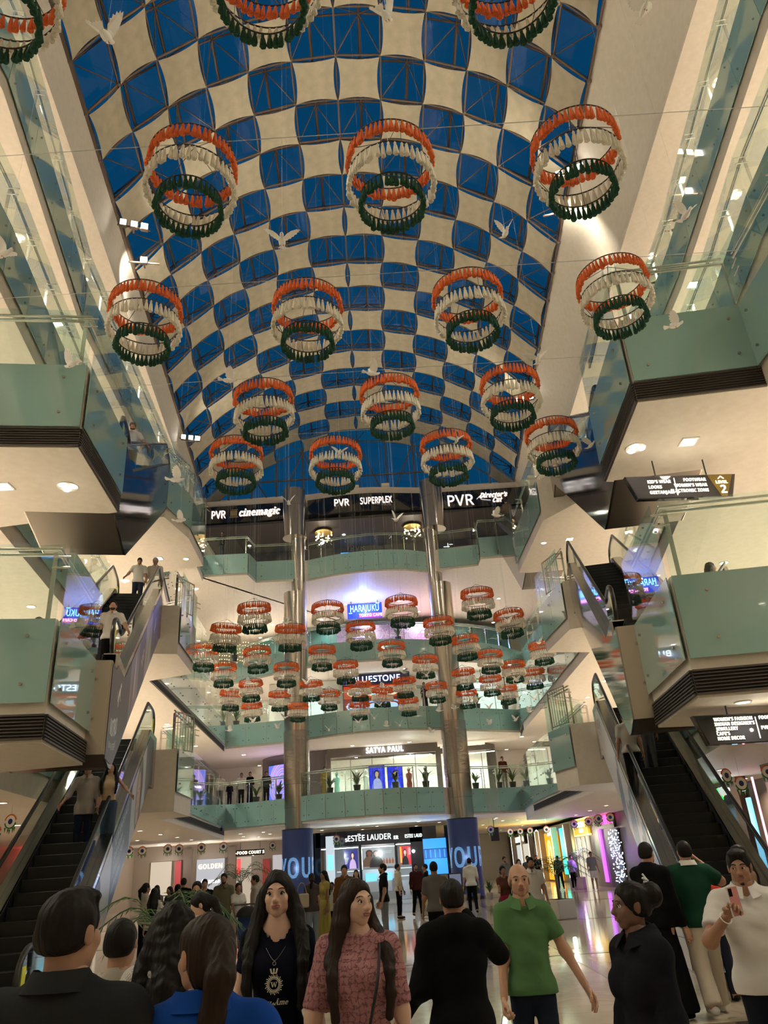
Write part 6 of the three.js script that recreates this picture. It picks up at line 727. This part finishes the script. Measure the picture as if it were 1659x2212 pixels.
// people on stairs and galleries
const stepY = (z, z0, h0) => h0 + (Math.abs(z) - z0) * T30;
person({ lod: 1, label: 'man in checked shirt standing on left ground escalator', x: -6.2, z: -15.6, y: stepY(15.6, 11.85, 0) - 0.02, h: 1.72, yaw: 0.2, skin: 'brown', top: { c: [0.36, 0.32, 0.3], sleeve: 1.4, collar: true, hem: 0.44 }, bottom: { c: [0.014, 0.018, 0.035] }, arms: [{ e: 30 }, { a: 26, p: 10, e: 30 }] });
person({ lod: 1, f: 1, label: 'woman in beige top and jeans standing on left ground escalator', x: -5.78, z: -15.7, y: stepY(15.7, 11.85, 0) - 0.02, h: 1.66, yaw: 0.25, style: 'longfront', skin: 'tan', top: { c: [0.5, 0.38, 0.26], sleeve: 0.0, hem: 0.56 }, bottom: { c: [0.05, 0.075, 0.13], wide: 0.016 }, arms: [{ a: 42, p: 20, e: 20 }, { a: 4 }], shoes: [0.4, 0.3, 0.2] });
person({ lod: 1, label: 'man in white polo and cap on left second escalator', x: -5.52, z: -14.3, y: 5.17, h: 1.6, yaw: 0.25, skin: 'tan', beard: 0.9, top: { c: WHITE, sleeve: 0.7, collar: true, v: 0.06 }, bottom: { c: BLACK }, head: { pitch: -8 }, arms: [{ a: 26, p: 16, e: 30 }, { a: 8, p: 16, e: 95, t: 30 }] });
person({ lod: 1, label: 'man in white polo at head of left second escalator, the left of two', x: -7.75, z: -21.9, y: 9.2, h: 1.66, yaw: 0.3, skin: 'brown', beard: 1, top: { c: WHITE, sleeve: 0.7, collar: true }, head: { pitch: 20 }, arms: [{ e: 20 }, { a: 28, p: 15, e: 25 }] }); person({ lod: 1, label: 'man in pale shirt and cap at head of left second escalator, the right of two', x: -7.35, z: -22.2, y: 9.2, h: 1.74, yaw: 0.2, skin: 'brown', turban: [0.3, 0.3, 0.3], top: { c: [0.46, 0.44, 0.4], sleeve: 1.6, collar: true }, head: { pitch: 18 } });
person({ lod: 1, label: 'man in grey turban and pale polo on left upper escalator', x: -6.2, z: -16.2, y: stepY(16.2, 13.9, 9.2) - 0.03, h: 1.68, yaw: 0.35, skin: 'tan', beard: 1, turban: [0.13, 0.13, 0.14], top: { c: [0.5, 0.52, 0.58], sleeve: 0.7, collar: true }, bottom: { c: BLACK }, head: { pitch: 12 }, arms: [{ a: 30, p: 10, e: 18 }, { a: 14 }] });
person({ lod: 1, label: 'man in pale t-shirt riding up right ground escalator', x: 4.78, z: -16.4, y: stepY(16.4, 11.85, 0), h: 1.68, yaw: PI - 0.1, back: true, skin: 'brown', top: { c: [0.4, 0.37, 0.34], sleeve: 0.7 }, bottom: { c: BLACK } }); person({ lod: 1, label: 'man in black top and grey jeans riding up right ground escalator', x: 5.4, z: -17.2, y: stepY(17.2, 11.85, 0), h: 1.7, yaw: PI - 0.1, back: true, skin: 'brown', top: { c: BLACK, sleeve: 1.8 }, bottom: { c: [0.09, 0.085, 0.085] } });
person({ lod: 1, f: 1, label: 'dark haired woman behind glass of right first floor landing', x: 6.25, z: -13.9, y: 5, h: 1.62, yaw: 1.4, style: 'curly', skin: 'tan', top: { c: [0.05, 0.06, 0.09] } });
person({ lod: 2, label: 'man in brown jacket riding far right dark escalator', x: 6.3, z: -35.2, y: stepY(35.2, 29.6, 13.4), h: 1.75, yaw: PI, back: true, skin: 'tan', top: { c: [0.10, 0.075, 0.06], sleeve: 1.8 }, bottom: { c: [0.05, 0.06, 0.05] } });
person({ lod: 2, label: 'dark silhouette leaning on top floor railing at left', x: -9.2, z: -39.0, y: 17.6, h: 1.72, yaw: 0, skin: 'dark', top: { c: BLACK, sleeve: 1.8 }, arms: [{ p: 30, a: 30, e: 50 }, { p: 30, a: 30, e: 50 }] });
[['person in dark clothes leaning on right top gallery rail, nearer of two', 9.6, -17.3], ['person in dark clothes leaning on right top gallery rail, farther of two', 9.75, -19.6]].forEach(([label, x, z]) => person({ lod: 2, label, x, z, y: 17.6, h: 1.62, yaw: -PI / 2, skin: 'brown', top: { c: BLACK, sleeve: 1.8 }, arms: [{ p: 40, e: 50 }, { p: 40, e: 50 }] }));
[['man in white shirt on first floor left of the spiral screen', -8.7, -43.2, 1.72, 0, WHITE, BLACK], ['woman in black on first floor between two men', -8.15, -42.8, 1.7, 1, BLACK, BLACK], ['man in dark shirt on first floor beside the spiral screen', -7.3, -43.0, 1.7, 0, [0.03, 0.03, 0.035], BLACK], ['woman in yellow sari on first floor beside left column', -4.1, -42.6, 1.68, 1, [0.35, 0.25, 0.03], [0.3, 0.22, 0.05]], ['man in red brown shirt on first floor right of right column', 5.6, -43.6, 1.74, 0, [0.14, 0.04, 0.03], [0.3, 0.28, 0.25]], ['woman in maroon at second floor rail left of right column', 1.6, -42.6, 1.68, 1, [0.1, 0.02, 0.03], BLACK, 9.2], ['seated child in navy on first floor at left corner', -9.2, -42.6, 1.2, 0, NAVY, NAVY]].forEach(([label, x, z, h, f, c, b, y]) => person({ lod: 2, label, x, z: z, y: y || 5, h, f, yaw: 0.2, style: f ? 'tied' : 'short', skin: 'brown', top: { c, sleeve: 1.2 }, bottom: f ? { c: b, skirt: 0.1 } : { c: b } }));
// ---------------------------------------------------------------- plants, tricolour rosettes, directories and small fittings
const leafM = [mat([0.035, 0.085, 0.02], 0.5), mat([0.055, 0.12, 0.03], 0.5), mat([0.10, 0.15, 0.05], 0.5)], potW = mat([0.5, 0.46, 0.4], 0.6), potD = mat([0.03, 0.03, 0.03], 0.5), soilM = mat([0.03, 0.02, 0.012], 0.9);
function leafBlade(L, w, bend) { const g = new THREE.PlaneGeometry(1, 1, 2, 6), p = g.attributes.position; for (let i = 0; i < p.count; i++) { const u = p.getX(i), v = p.getY(i) + 0.5, ww = w * Math.sin(Math.PI * Math.min(1, v * 0.93 + 0.07)); p.setXYZ(i, u * ww, v * L * Math.cos(bend * v), v * L * Math.sin(bend * v) + Math.abs(u) * ww * 0.3); } g.computeVertexNormals(); return g; }
const bladeG = [0.5, 0.8, 1.15].map((b) => leafBlade(1, 0.16, b));
function pottedPlant(x, y, z, s, label, group, pot = potD) {
  const o = thing('potted_plant', label, 'plant', [x, y, z], rr(0, 6), group); mesh('pot', lathe([[0, 0], [0.12, 0], [0.16, 0.28], [0.17, 0.3], [0.145, 0.3], [0.14, 0.26], [0, 0.26]], 16).scale(s, s, s), pot, o);
  const n = 13; for (let i = 0; i < n; i++) { const l = mesh('leaf', bladeG[i % 3], leafM[i % 3], o), L = s * rr(0.45, 0.75); l.scale.set(L, L, L); l.position.y = 0.26 * s; l.rotation.set(rr(-0.15, 0.1), i / n * 6.28 + rr(-0.3, 0.3), 0, 'YXZ'); }
}
[[-9.6, 14.1 - 0.7, -44.9, 'left end of third floor rail by the bead lights'], [-2.4, 13.4, -43.0, 'third floor rail below the blue neon'], [0.35, 13.4, -43.2, 'third floor rail left of the pink neon'], [4.7, 13.4, -44.6, 'third floor rail right of right column'], [6.6, 13.4, -46.0, 'right end of third floor rail'], [-9.1, 9.2, -43.4, 'left corner of second floor rail'], [-5.2, 9.2, -42.6, 'second floor rail behind left column'], [4.5, 9.2, -43.0, 'second floor rail right of right column'], [6.2, 9.2, -44.0, 'right corner of second floor rail'], [-7.7, 5, -42.2, 'first floor rail below the spiral screen'], [-6.4, 5, -41.5, 'first floor rail left of left column'], [-3.6, 5, -39.9, 'first floor rail right of left column'], [-2.2, 5, -39.3, 'first floor rail below the blue light boxes'], [-0.3, 5, -39.1, 'first floor rail at centre'], [1.2, 5, -39.8, 'first floor rail left of right column'], [3.9, 5, -42.4, 'first floor rail right of right column'], [5.2, 5, -42.9, 'right part of first floor rail'], [5.95, 5, -43.1, 'right end of first floor rail']].forEach(([x, y, z, w]) => pottedPlant(x, y, z, 1.15, `leafy potted plant at ${w}`, 'plants along the far rails'));
[[1.9, -38.9], [2.5, -38.7], [3.1, -38.6], [3.7, -38.8]].forEach(([x, z], i) => pottedPlant(x, 0, z, 0.9, `low white potted plant, ${ord(i)} from the left at foot of right column`, 'pots at the column foot', potW));
function palm(x, y, z, s, label, n = 11, pot = potW) {
  const o = thing('potted_palm', label, 'palm', [x, y, z], rr(0, 6)); mesh('pot', rbox(0.7 * s, 0.55 * s, 0.7 * s, 0.03, 0, 0.275 * s, 0), pot, o); mesh('soil', box(0.6 * s, 0.02, 0.6 * s, 0, 0.545 * s, 0), soilM, o); mesh('trunk', tube([V(0, 0.5 * s, 0), V(0.03, 0.9 * s, 0.02), V(0, 1.25 * s, 0)], 0.05 * s, 10, 7), M.brown, o);
  for (let i = 0; i < n; i++) { const a = i / n * 6.28 + rr(-0.2, 0.2), el = rr(0.5, 1.25), L = s * rr(0.95, 1.35), c = path([V(0, 1.2 * s, 0), V(Math.cos(a) * L * 0.4, 1.2 * s + L * 0.45 * el, Math.sin(a) * L * 0.4), V(Math.cos(a) * L, 1.2 * s + L * 0.25 * (el - 0.6), Math.sin(a) * L)]); const l = [new THREE.TubeGeometry(c, 10, 0.008 * s, 5)];
    for (let k = 3; k <= 16; k++) { const t = k / 16, p = c.getPoint(t), d = c.getTangent(t), sd = V(-Math.sin(a), 0, Math.cos(a)); for (const g of [-1, 1]) { const q = p.clone().addScaledVector(sd, g * 0.22 * s * Math.sin(Math.PI * (0.15 + t * 0.8))).addScaledVector(d, 0.12 * s).add(V(0, -0.06 * s, 0)); const w = 0.014 * s, b = new THREE.BufferGeometry(); const m = p.clone().lerp(q, 0.5); b.setAttribute('position', new THREE.Float32BufferAttribute([p.x, p.y, p.z, m.x + d.x * w, m.y + d.y * w, m.z + d.z * w, m.x - d.x * w, m.y - d.y * w, m.z - d.z * w, q.x, q.y, q.z], 3)); b.setIndex([0, 1, 2, 1, 3, 2]); b.computeVertexNormals(); l.push(b); } }
    mesh('frond', l, leafM[i % 2], o); }
}
palm(8.7, 0, -43.4, 1.0, 'tall palm in square stone planter in right arcade'); palm(-6.4, 0, -32, 1.15, 'palm before the far left arcade'); palm(-2.75, 0, -9.6, 0.85, 'small palm by foot of left escalator', 9); palm(4.3, 0, -24.5, 0.9, 'yellowish palm by foot of right escalator', 9);
pottedPlant(3.75, 0, -11.2, 1.1, 'big leafy plant beside cream trousers of green shirt man', undefined, potD);
// tricolour rosettes hanging from the ground floor ceiling
const rosM = { o: mat([0.6, 0.10, 0.02], 0.6), w: mat([0.75, 0.72, 0.66], 0.6), g: mat([0.01, 0.16, 0.02], 0.6), n: mat([0.012, 0.014, 0.11], 0.5) };
const ringS = (r0, r1, a0, a1) => { const s = new THREE.Shape(); s.absarc(0, 0, r1, a0, a1, false); s.absarc(0, 0, r0, a1, a0, true); return new THREE.ExtrudeGeometry(s, { depth: 0.02, bevelEnabled: false, curveSegments: 20 }).translate(0, 0, -0.01); };
const rg = [ringS(0.20, 0.25, 0.2, PI - 0.2), ringS(0.20, 0.25, PI + 0.2, 2 * PI - 0.2), new THREE.CylinderGeometry(0.205, 0.205, 0.02, 28).rotateX(PI / 2), new THREE.CylinderGeometry(0.095, 0.095, 0.03, 24).rotateX(PI / 2)], petal = new THREE.ConeGeometry(0.03, 0.17, 6).rotateX(PI);
function rosette(x, y, z, s, label) {
  const o = thing('tricolour_rosette', label, 'rosette', [x, y, z], rr(-0.4, 0.4), 'tricolour rosettes under the ceiling'); o.scale.setScalar(s); mesh('orange_arc', rg[0], rosM.o, o); mesh('green_arc', rg[1], rosM.g, o); mesh('white_disc', rg[2], rosM.w, o); mesh('navy_centre', rg[3], rosM.n, o);
  for (let i = 0; i < 7; i++) { const p = mesh('streamer', petal, i % 3 === 1 ? rosM.w : rosM.g, o); p.position.set(-0.2 + i * 0.067, -0.36 + 0.05 * Math.abs(i - 3) * 0.5, 0); }
  mesh('thread', rod(V(0, 0.25, 0), V(0, (z < -42 ? 3.75 - y : 3.35 - y) / s, 0), 0.004, 4), M.wire, o);
}
[[-8.5, 3.0, -17.4, 0.6, 'left of the left escalator, upper of the pair'], [-8.65, 2.78, -17.1, 0.6, 'left of the left escalator, lower of the pair'], [7.1, 3.0, -17.6, 0.6, 'right of the right escalator, upper of the pair'], [7.25, 2.8, -17.3, 0.6, 'right of the right escalator, lower of the pair'], [8.2, 3.05, -18.0, 0.6, 'at right edge'], [6.0, 2.75, -18.3, 0.6, 'seen through right escalator glass']].forEach(([x, y, z, s, w]) => rosette(x, y, z, s, `tricolour rosette with green streamers ${w}`));
[[-12.6, -37.4], [-12.2, -38], [-10.9, -37.6], [-10.6, -38.4], [-9.6, -38.6], [-8.7, -39.2], [-7.6, -47], [-6.6, -48]].forEach(([x, z], i) => rosette(x, z < -45 ? 3.1 : 2.95, z, 0.8, `small tricolour rosette, ${ord(i)} from the left in far left arcade`));
[[-3.6, -43.0], [4.6, -44], [5.2, -48], [6.4, -50], [7.0, -50], [7.6, -50], [8.6, -50], [9.0, -43.6], [9.3, -41.5], [9.5, -40.4], [9.2, -38.8], [9.5, -37.8]].forEach(([x, z], i) => rosette(x, 3.08, z, 0.8, `small tricolour rosette, ${ord(i)} from the left in far right arcade`));
// hanging directories
const lit = glow([1, 0.9, 0.7], 2.2), goldP = mat([0.30, 0.22, 0.06], 0.3, 0.7);
function directory(x, y, z, ry, label, w, h, parts) {
  const o = thing('hanging_directory', label, 'sign', [x, y, z], ry); const b = 0.12 * h * 3; mesh('board', new THREE.ExtrudeGeometry(new THREE.Shape([[-w / 2, h / 2], [w / 2, h / 2], [w / 2 - b, -h / 2], [-w / 2 + b, -h / 2]].map(([a, c]) => new THREE.Vector2(a, c))), { depth: 0.09, bevelEnabled: true, bevelSize: 0.015, bevelThickness: 0.01, bevelSegments: 1 }).translate(0, 0, -0.06), M.blackGloss, o);
  mesh('hanger', rod(V(-w * 0.22, h / 2, 0), V(-w * 0.22, h / 2 + 0.32, 0), 0.012), M.black, o); mesh('hanger', rod(V(w * 0.25, h / 2, 0), V(w * 0.25, h / 2 + 0.32, 0), 0.012), M.black, o);
  parts(o); const l = new THREE.PointLight(C(1, 0.9, 0.7), 0.25, 0, 2); l.position.set(0, 0, 0.25); l.castShadow = true; o.add(l);
}
const lines = (o, arr, x, y, s, dy, al = 0) => mesh('lettering', arr.map((t, i) => { const g = text(t, s, 0.006, FB, 0, 0.92); g.computeBoundingBox(); const hw2 = g.boundingBox.max.x; return g.translate(x + (al < 0 ? hw2 : al > 0 ? -hw2 : 0), y - i * dy, 0.045); }), lit, o);
directory(5.05, 7.13, -11.5, 0.08, 'hanging black and gold level two directory below right landing box', 1.9, 0.40, (o) => { lines(o, ["KID'S WEAR", 'LOOKS', 'GEETANJALI'], -0.6, 0.07, 0.058, 0.1, -1); lines(o, ['FOOTWEAR', "WOMEN'S WEAR", 'ELECTRONIC ZONE'], 0.42, 0.09, 0.058, 0.1, 1); mesh('divider', box(0.012, 0.32, 0.008, -0.13, 0, 0.045), lit, o); mesh('gold_end', extrudeXY([[0.46, 0.2], [0.9, 0.2], [0.72, -0.2], [0.62, -0.2]], 0.012).translate(0, 0, 0.035), goldP, o); mesh('level_mark', [text('LEVEL', 0.055, 0.006, FB).translate(0.68, 0.03, 0.05), text('2', 0.15, 0.006, FB).translate(0.68, -0.15, 0.05), rod(V(0.63, 0.12, 0.052), V(0.68, 0.165, 0.052), 0.009, 5), rod(V(0.73, 0.12, 0.052), V(0.68, 0.165, 0.052), 0.009, 5)], lit, o); });
directory(4.85, 3.04, -10.6, 0.1, 'hanging black directory at right edge listing fashion and food', 1.75, 0.36, (o) => { lines(o, ["WOMEN'S FASHION", "INDIAN DESIGNER'S", 'JEWELLERY', "CAFE'S", 'HOME DECOR'], -0.62, 0.105, 0.046, 0.062, -1); lines(o, ['FOOD COURT', '', 'PVR CINEMAS'], 0.02, 0.105, 0.046, 0.066, -1); mesh('divider', box(0.01, 0.28, 0.008, -0.03, 0, 0.045), lit, o); });
{ const o = thing('wall_niche', 'diamond shaped niche in the leaning right wall', 'niche', [9.42, 21.3, -29.6], -Math.PI / 2 + 0.05); o.rotation.order = 'YXZ'; o.rotation.x = 0.45; const dm = (s) => [[0, 1.25 * s], [0.42 * s, 0], [0, -1.25 * s], [-0.42 * s, 0]]; const sh = new THREE.Shape(dm(1).map(([a, b]) => new THREE.Vector2(a, b))); sh.holes.push(new THREE.Path(dm(0.93).map(([a, b]) => new THREE.Vector2(a, b)))); mesh('frame', new THREE.ExtrudeGeometry(sh, { depth: 0.22, bevelEnabled: false }), M.cream, o); mesh('back_panel', extrudeXY(dm(0.95), 0.02), mat([0.30, 0.26, 0.21], 0.7), o); }
[[-6.25, 7.7, -10.95, 'square', 'under left second floor landing box, outer one'], [-5.25, 7.7, -11.1, 'tri', 'under left second floor landing box, inner one'], [4.25, 7.7, -11.05, 'tri', 'under right second floor landing box, inner one'], [5.1, 7.7, -10.95, 'square', 'under right second floor landing box, outer one'], [4.6, 3.35, -10.3, 'round', 'above the right edge directory'], [-8.0, 11.9, -24.5, 'square', 'under left third floor landing, left one'], [-7.1, 11.9, -24.7, 'round', 'under left third floor landing, right one'], [6.6, 11.9, -25.2, 'square', 'under right third floor landing, right one'], [5.7, 11.9, -25.4, 'round', 'under right third floor landing, left one']].forEach(([x, y, z, k, w]) => lamp(x, y - 0.006, z, k, `${k === 'tri' ? 'three-spot' : k} ceiling lamp ${w}`, 'lamps under the landings', 8));
// pram, ceiling fittings
{ const o = thing('pram', 'dark folding pram pushed by the woman in white t-shirt', 'pram', [-3.6, 0, -18.9], 0.4), f = mat(GREY, 0.5); mesh('seat', rbox(0.4, 0.5, 0.12, 0.04, 0, 0.62, -0.1), mat([0.03, 0.07, 0.25], 0.8), o); mesh('hood', new THREE.SphereGeometry(0.26, 16, 8, 0, PI * 2, 0, PI / 2).scale(1, 0.8, 0.8).translate(0, 0.82, -0.05), mat(BLACK, 0.8), o); mesh('frame', [tube([V(-0.24, 1.05, -0.45), V(-0.24, 0.7, -0.1), V(-0.24, 0.1, 0.35)], 0.014, 14, 6), tube([V(0.24, 1.05, -0.45), V(0.24, 0.7, -0.1), V(0.24, 0.1, 0.35)], 0.014, 14, 6), rod(V(-0.24, 1.05, -0.45), V(0.24, 1.05, -0.45), 0.016), rod(V(-0.24, 0.6, 0), V(-0.24, 0.1, -0.35), 0.014), rod(V(0.24, 0.6, 0), V(0.24, 0.1, -0.35), 0.014)], f, o); mesh('basket', rbox(0.38, 0.16, 0.4, 0.02, 0, 0.28, 0), f, o); for (const [x, z] of [[-0.26, 0.36], [0.26, 0.36], [-0.26, -0.36], [0.26, -0.36]]) mesh('wheel', new THREE.TorusGeometry(0.08, 0.02, 6, 16).rotateY(PI / 2).translate(x, 0.1, z), M.rubber, o); }
{ const o = thing('shoulder_bag', 'beige shoulder bag of the woman in jeans', 'bag', [-2.52, 0.88, -19.85], 0.4); mesh('bag_body', rbox(0.34, 0.3, 0.12, 0.04, 0, 0.15, 0), mat([0.42, 0.36, 0.26], 0.7), o); mesh('strap', tube([V(-0.13, 0.28, 0), V(-0.05, 0.5, 0), V(0.05, 0.5, 0), V(0.13, 0.28, 0)], 0.01, 20, 6), mat([0.42, 0.36, 0.26], 0.7), o); }
[[6.5, 3.5, -12.4, 'cone shaped ceiling speaker above the right directory'], [7.6, 3.5, -13.4, 'cone shaped ceiling speaker right of the directory']].forEach(([x, y, z, l]) => { const o = thing('ceiling_speaker', l, 'speaker', [x, y, z]); mesh('cone', lathe([[0, -0.16], [0.05, -0.16], [0.11, 0], [0, 0]], 16), potW, o); mesh('grille', new THREE.CylinderGeometry(0.045, 0.045, 0.01, 14).translate(0, -0.165, 0), M.grille, o); });
[[-8.9, 3.78, -39.6, 'small black camera under far left first floor corner'], [5.75, 3.75, -24.2, 'small black camera under right first floor landing']].forEach(([x, y, z, l]) => { const o = thing('security_camera', l, 'camera', [x, y, z]); mesh('housing', rbox(0.2, 0.16, 0.3, 0.03, 0, -0.05, 0.05), M.black, o); mesh('bracket', rod(V(0, 0.02, 0), V(0, 0.12, -0.05), 0.02), M.black, o); });
{ const o = thing('loudspeaker', 'black box loudspeaker hanging in far right arcade', 'speaker', [5.0, 2.9, -46]); mesh('cabinet', rbox(0.45, 0.7, 0.4, 0.02), M.black, o); mesh('pole', rod(V(0, 0.35, 0), V(0, 0.84, 0), 0.02), M.black, o); }
renderer.render(scene, camera);
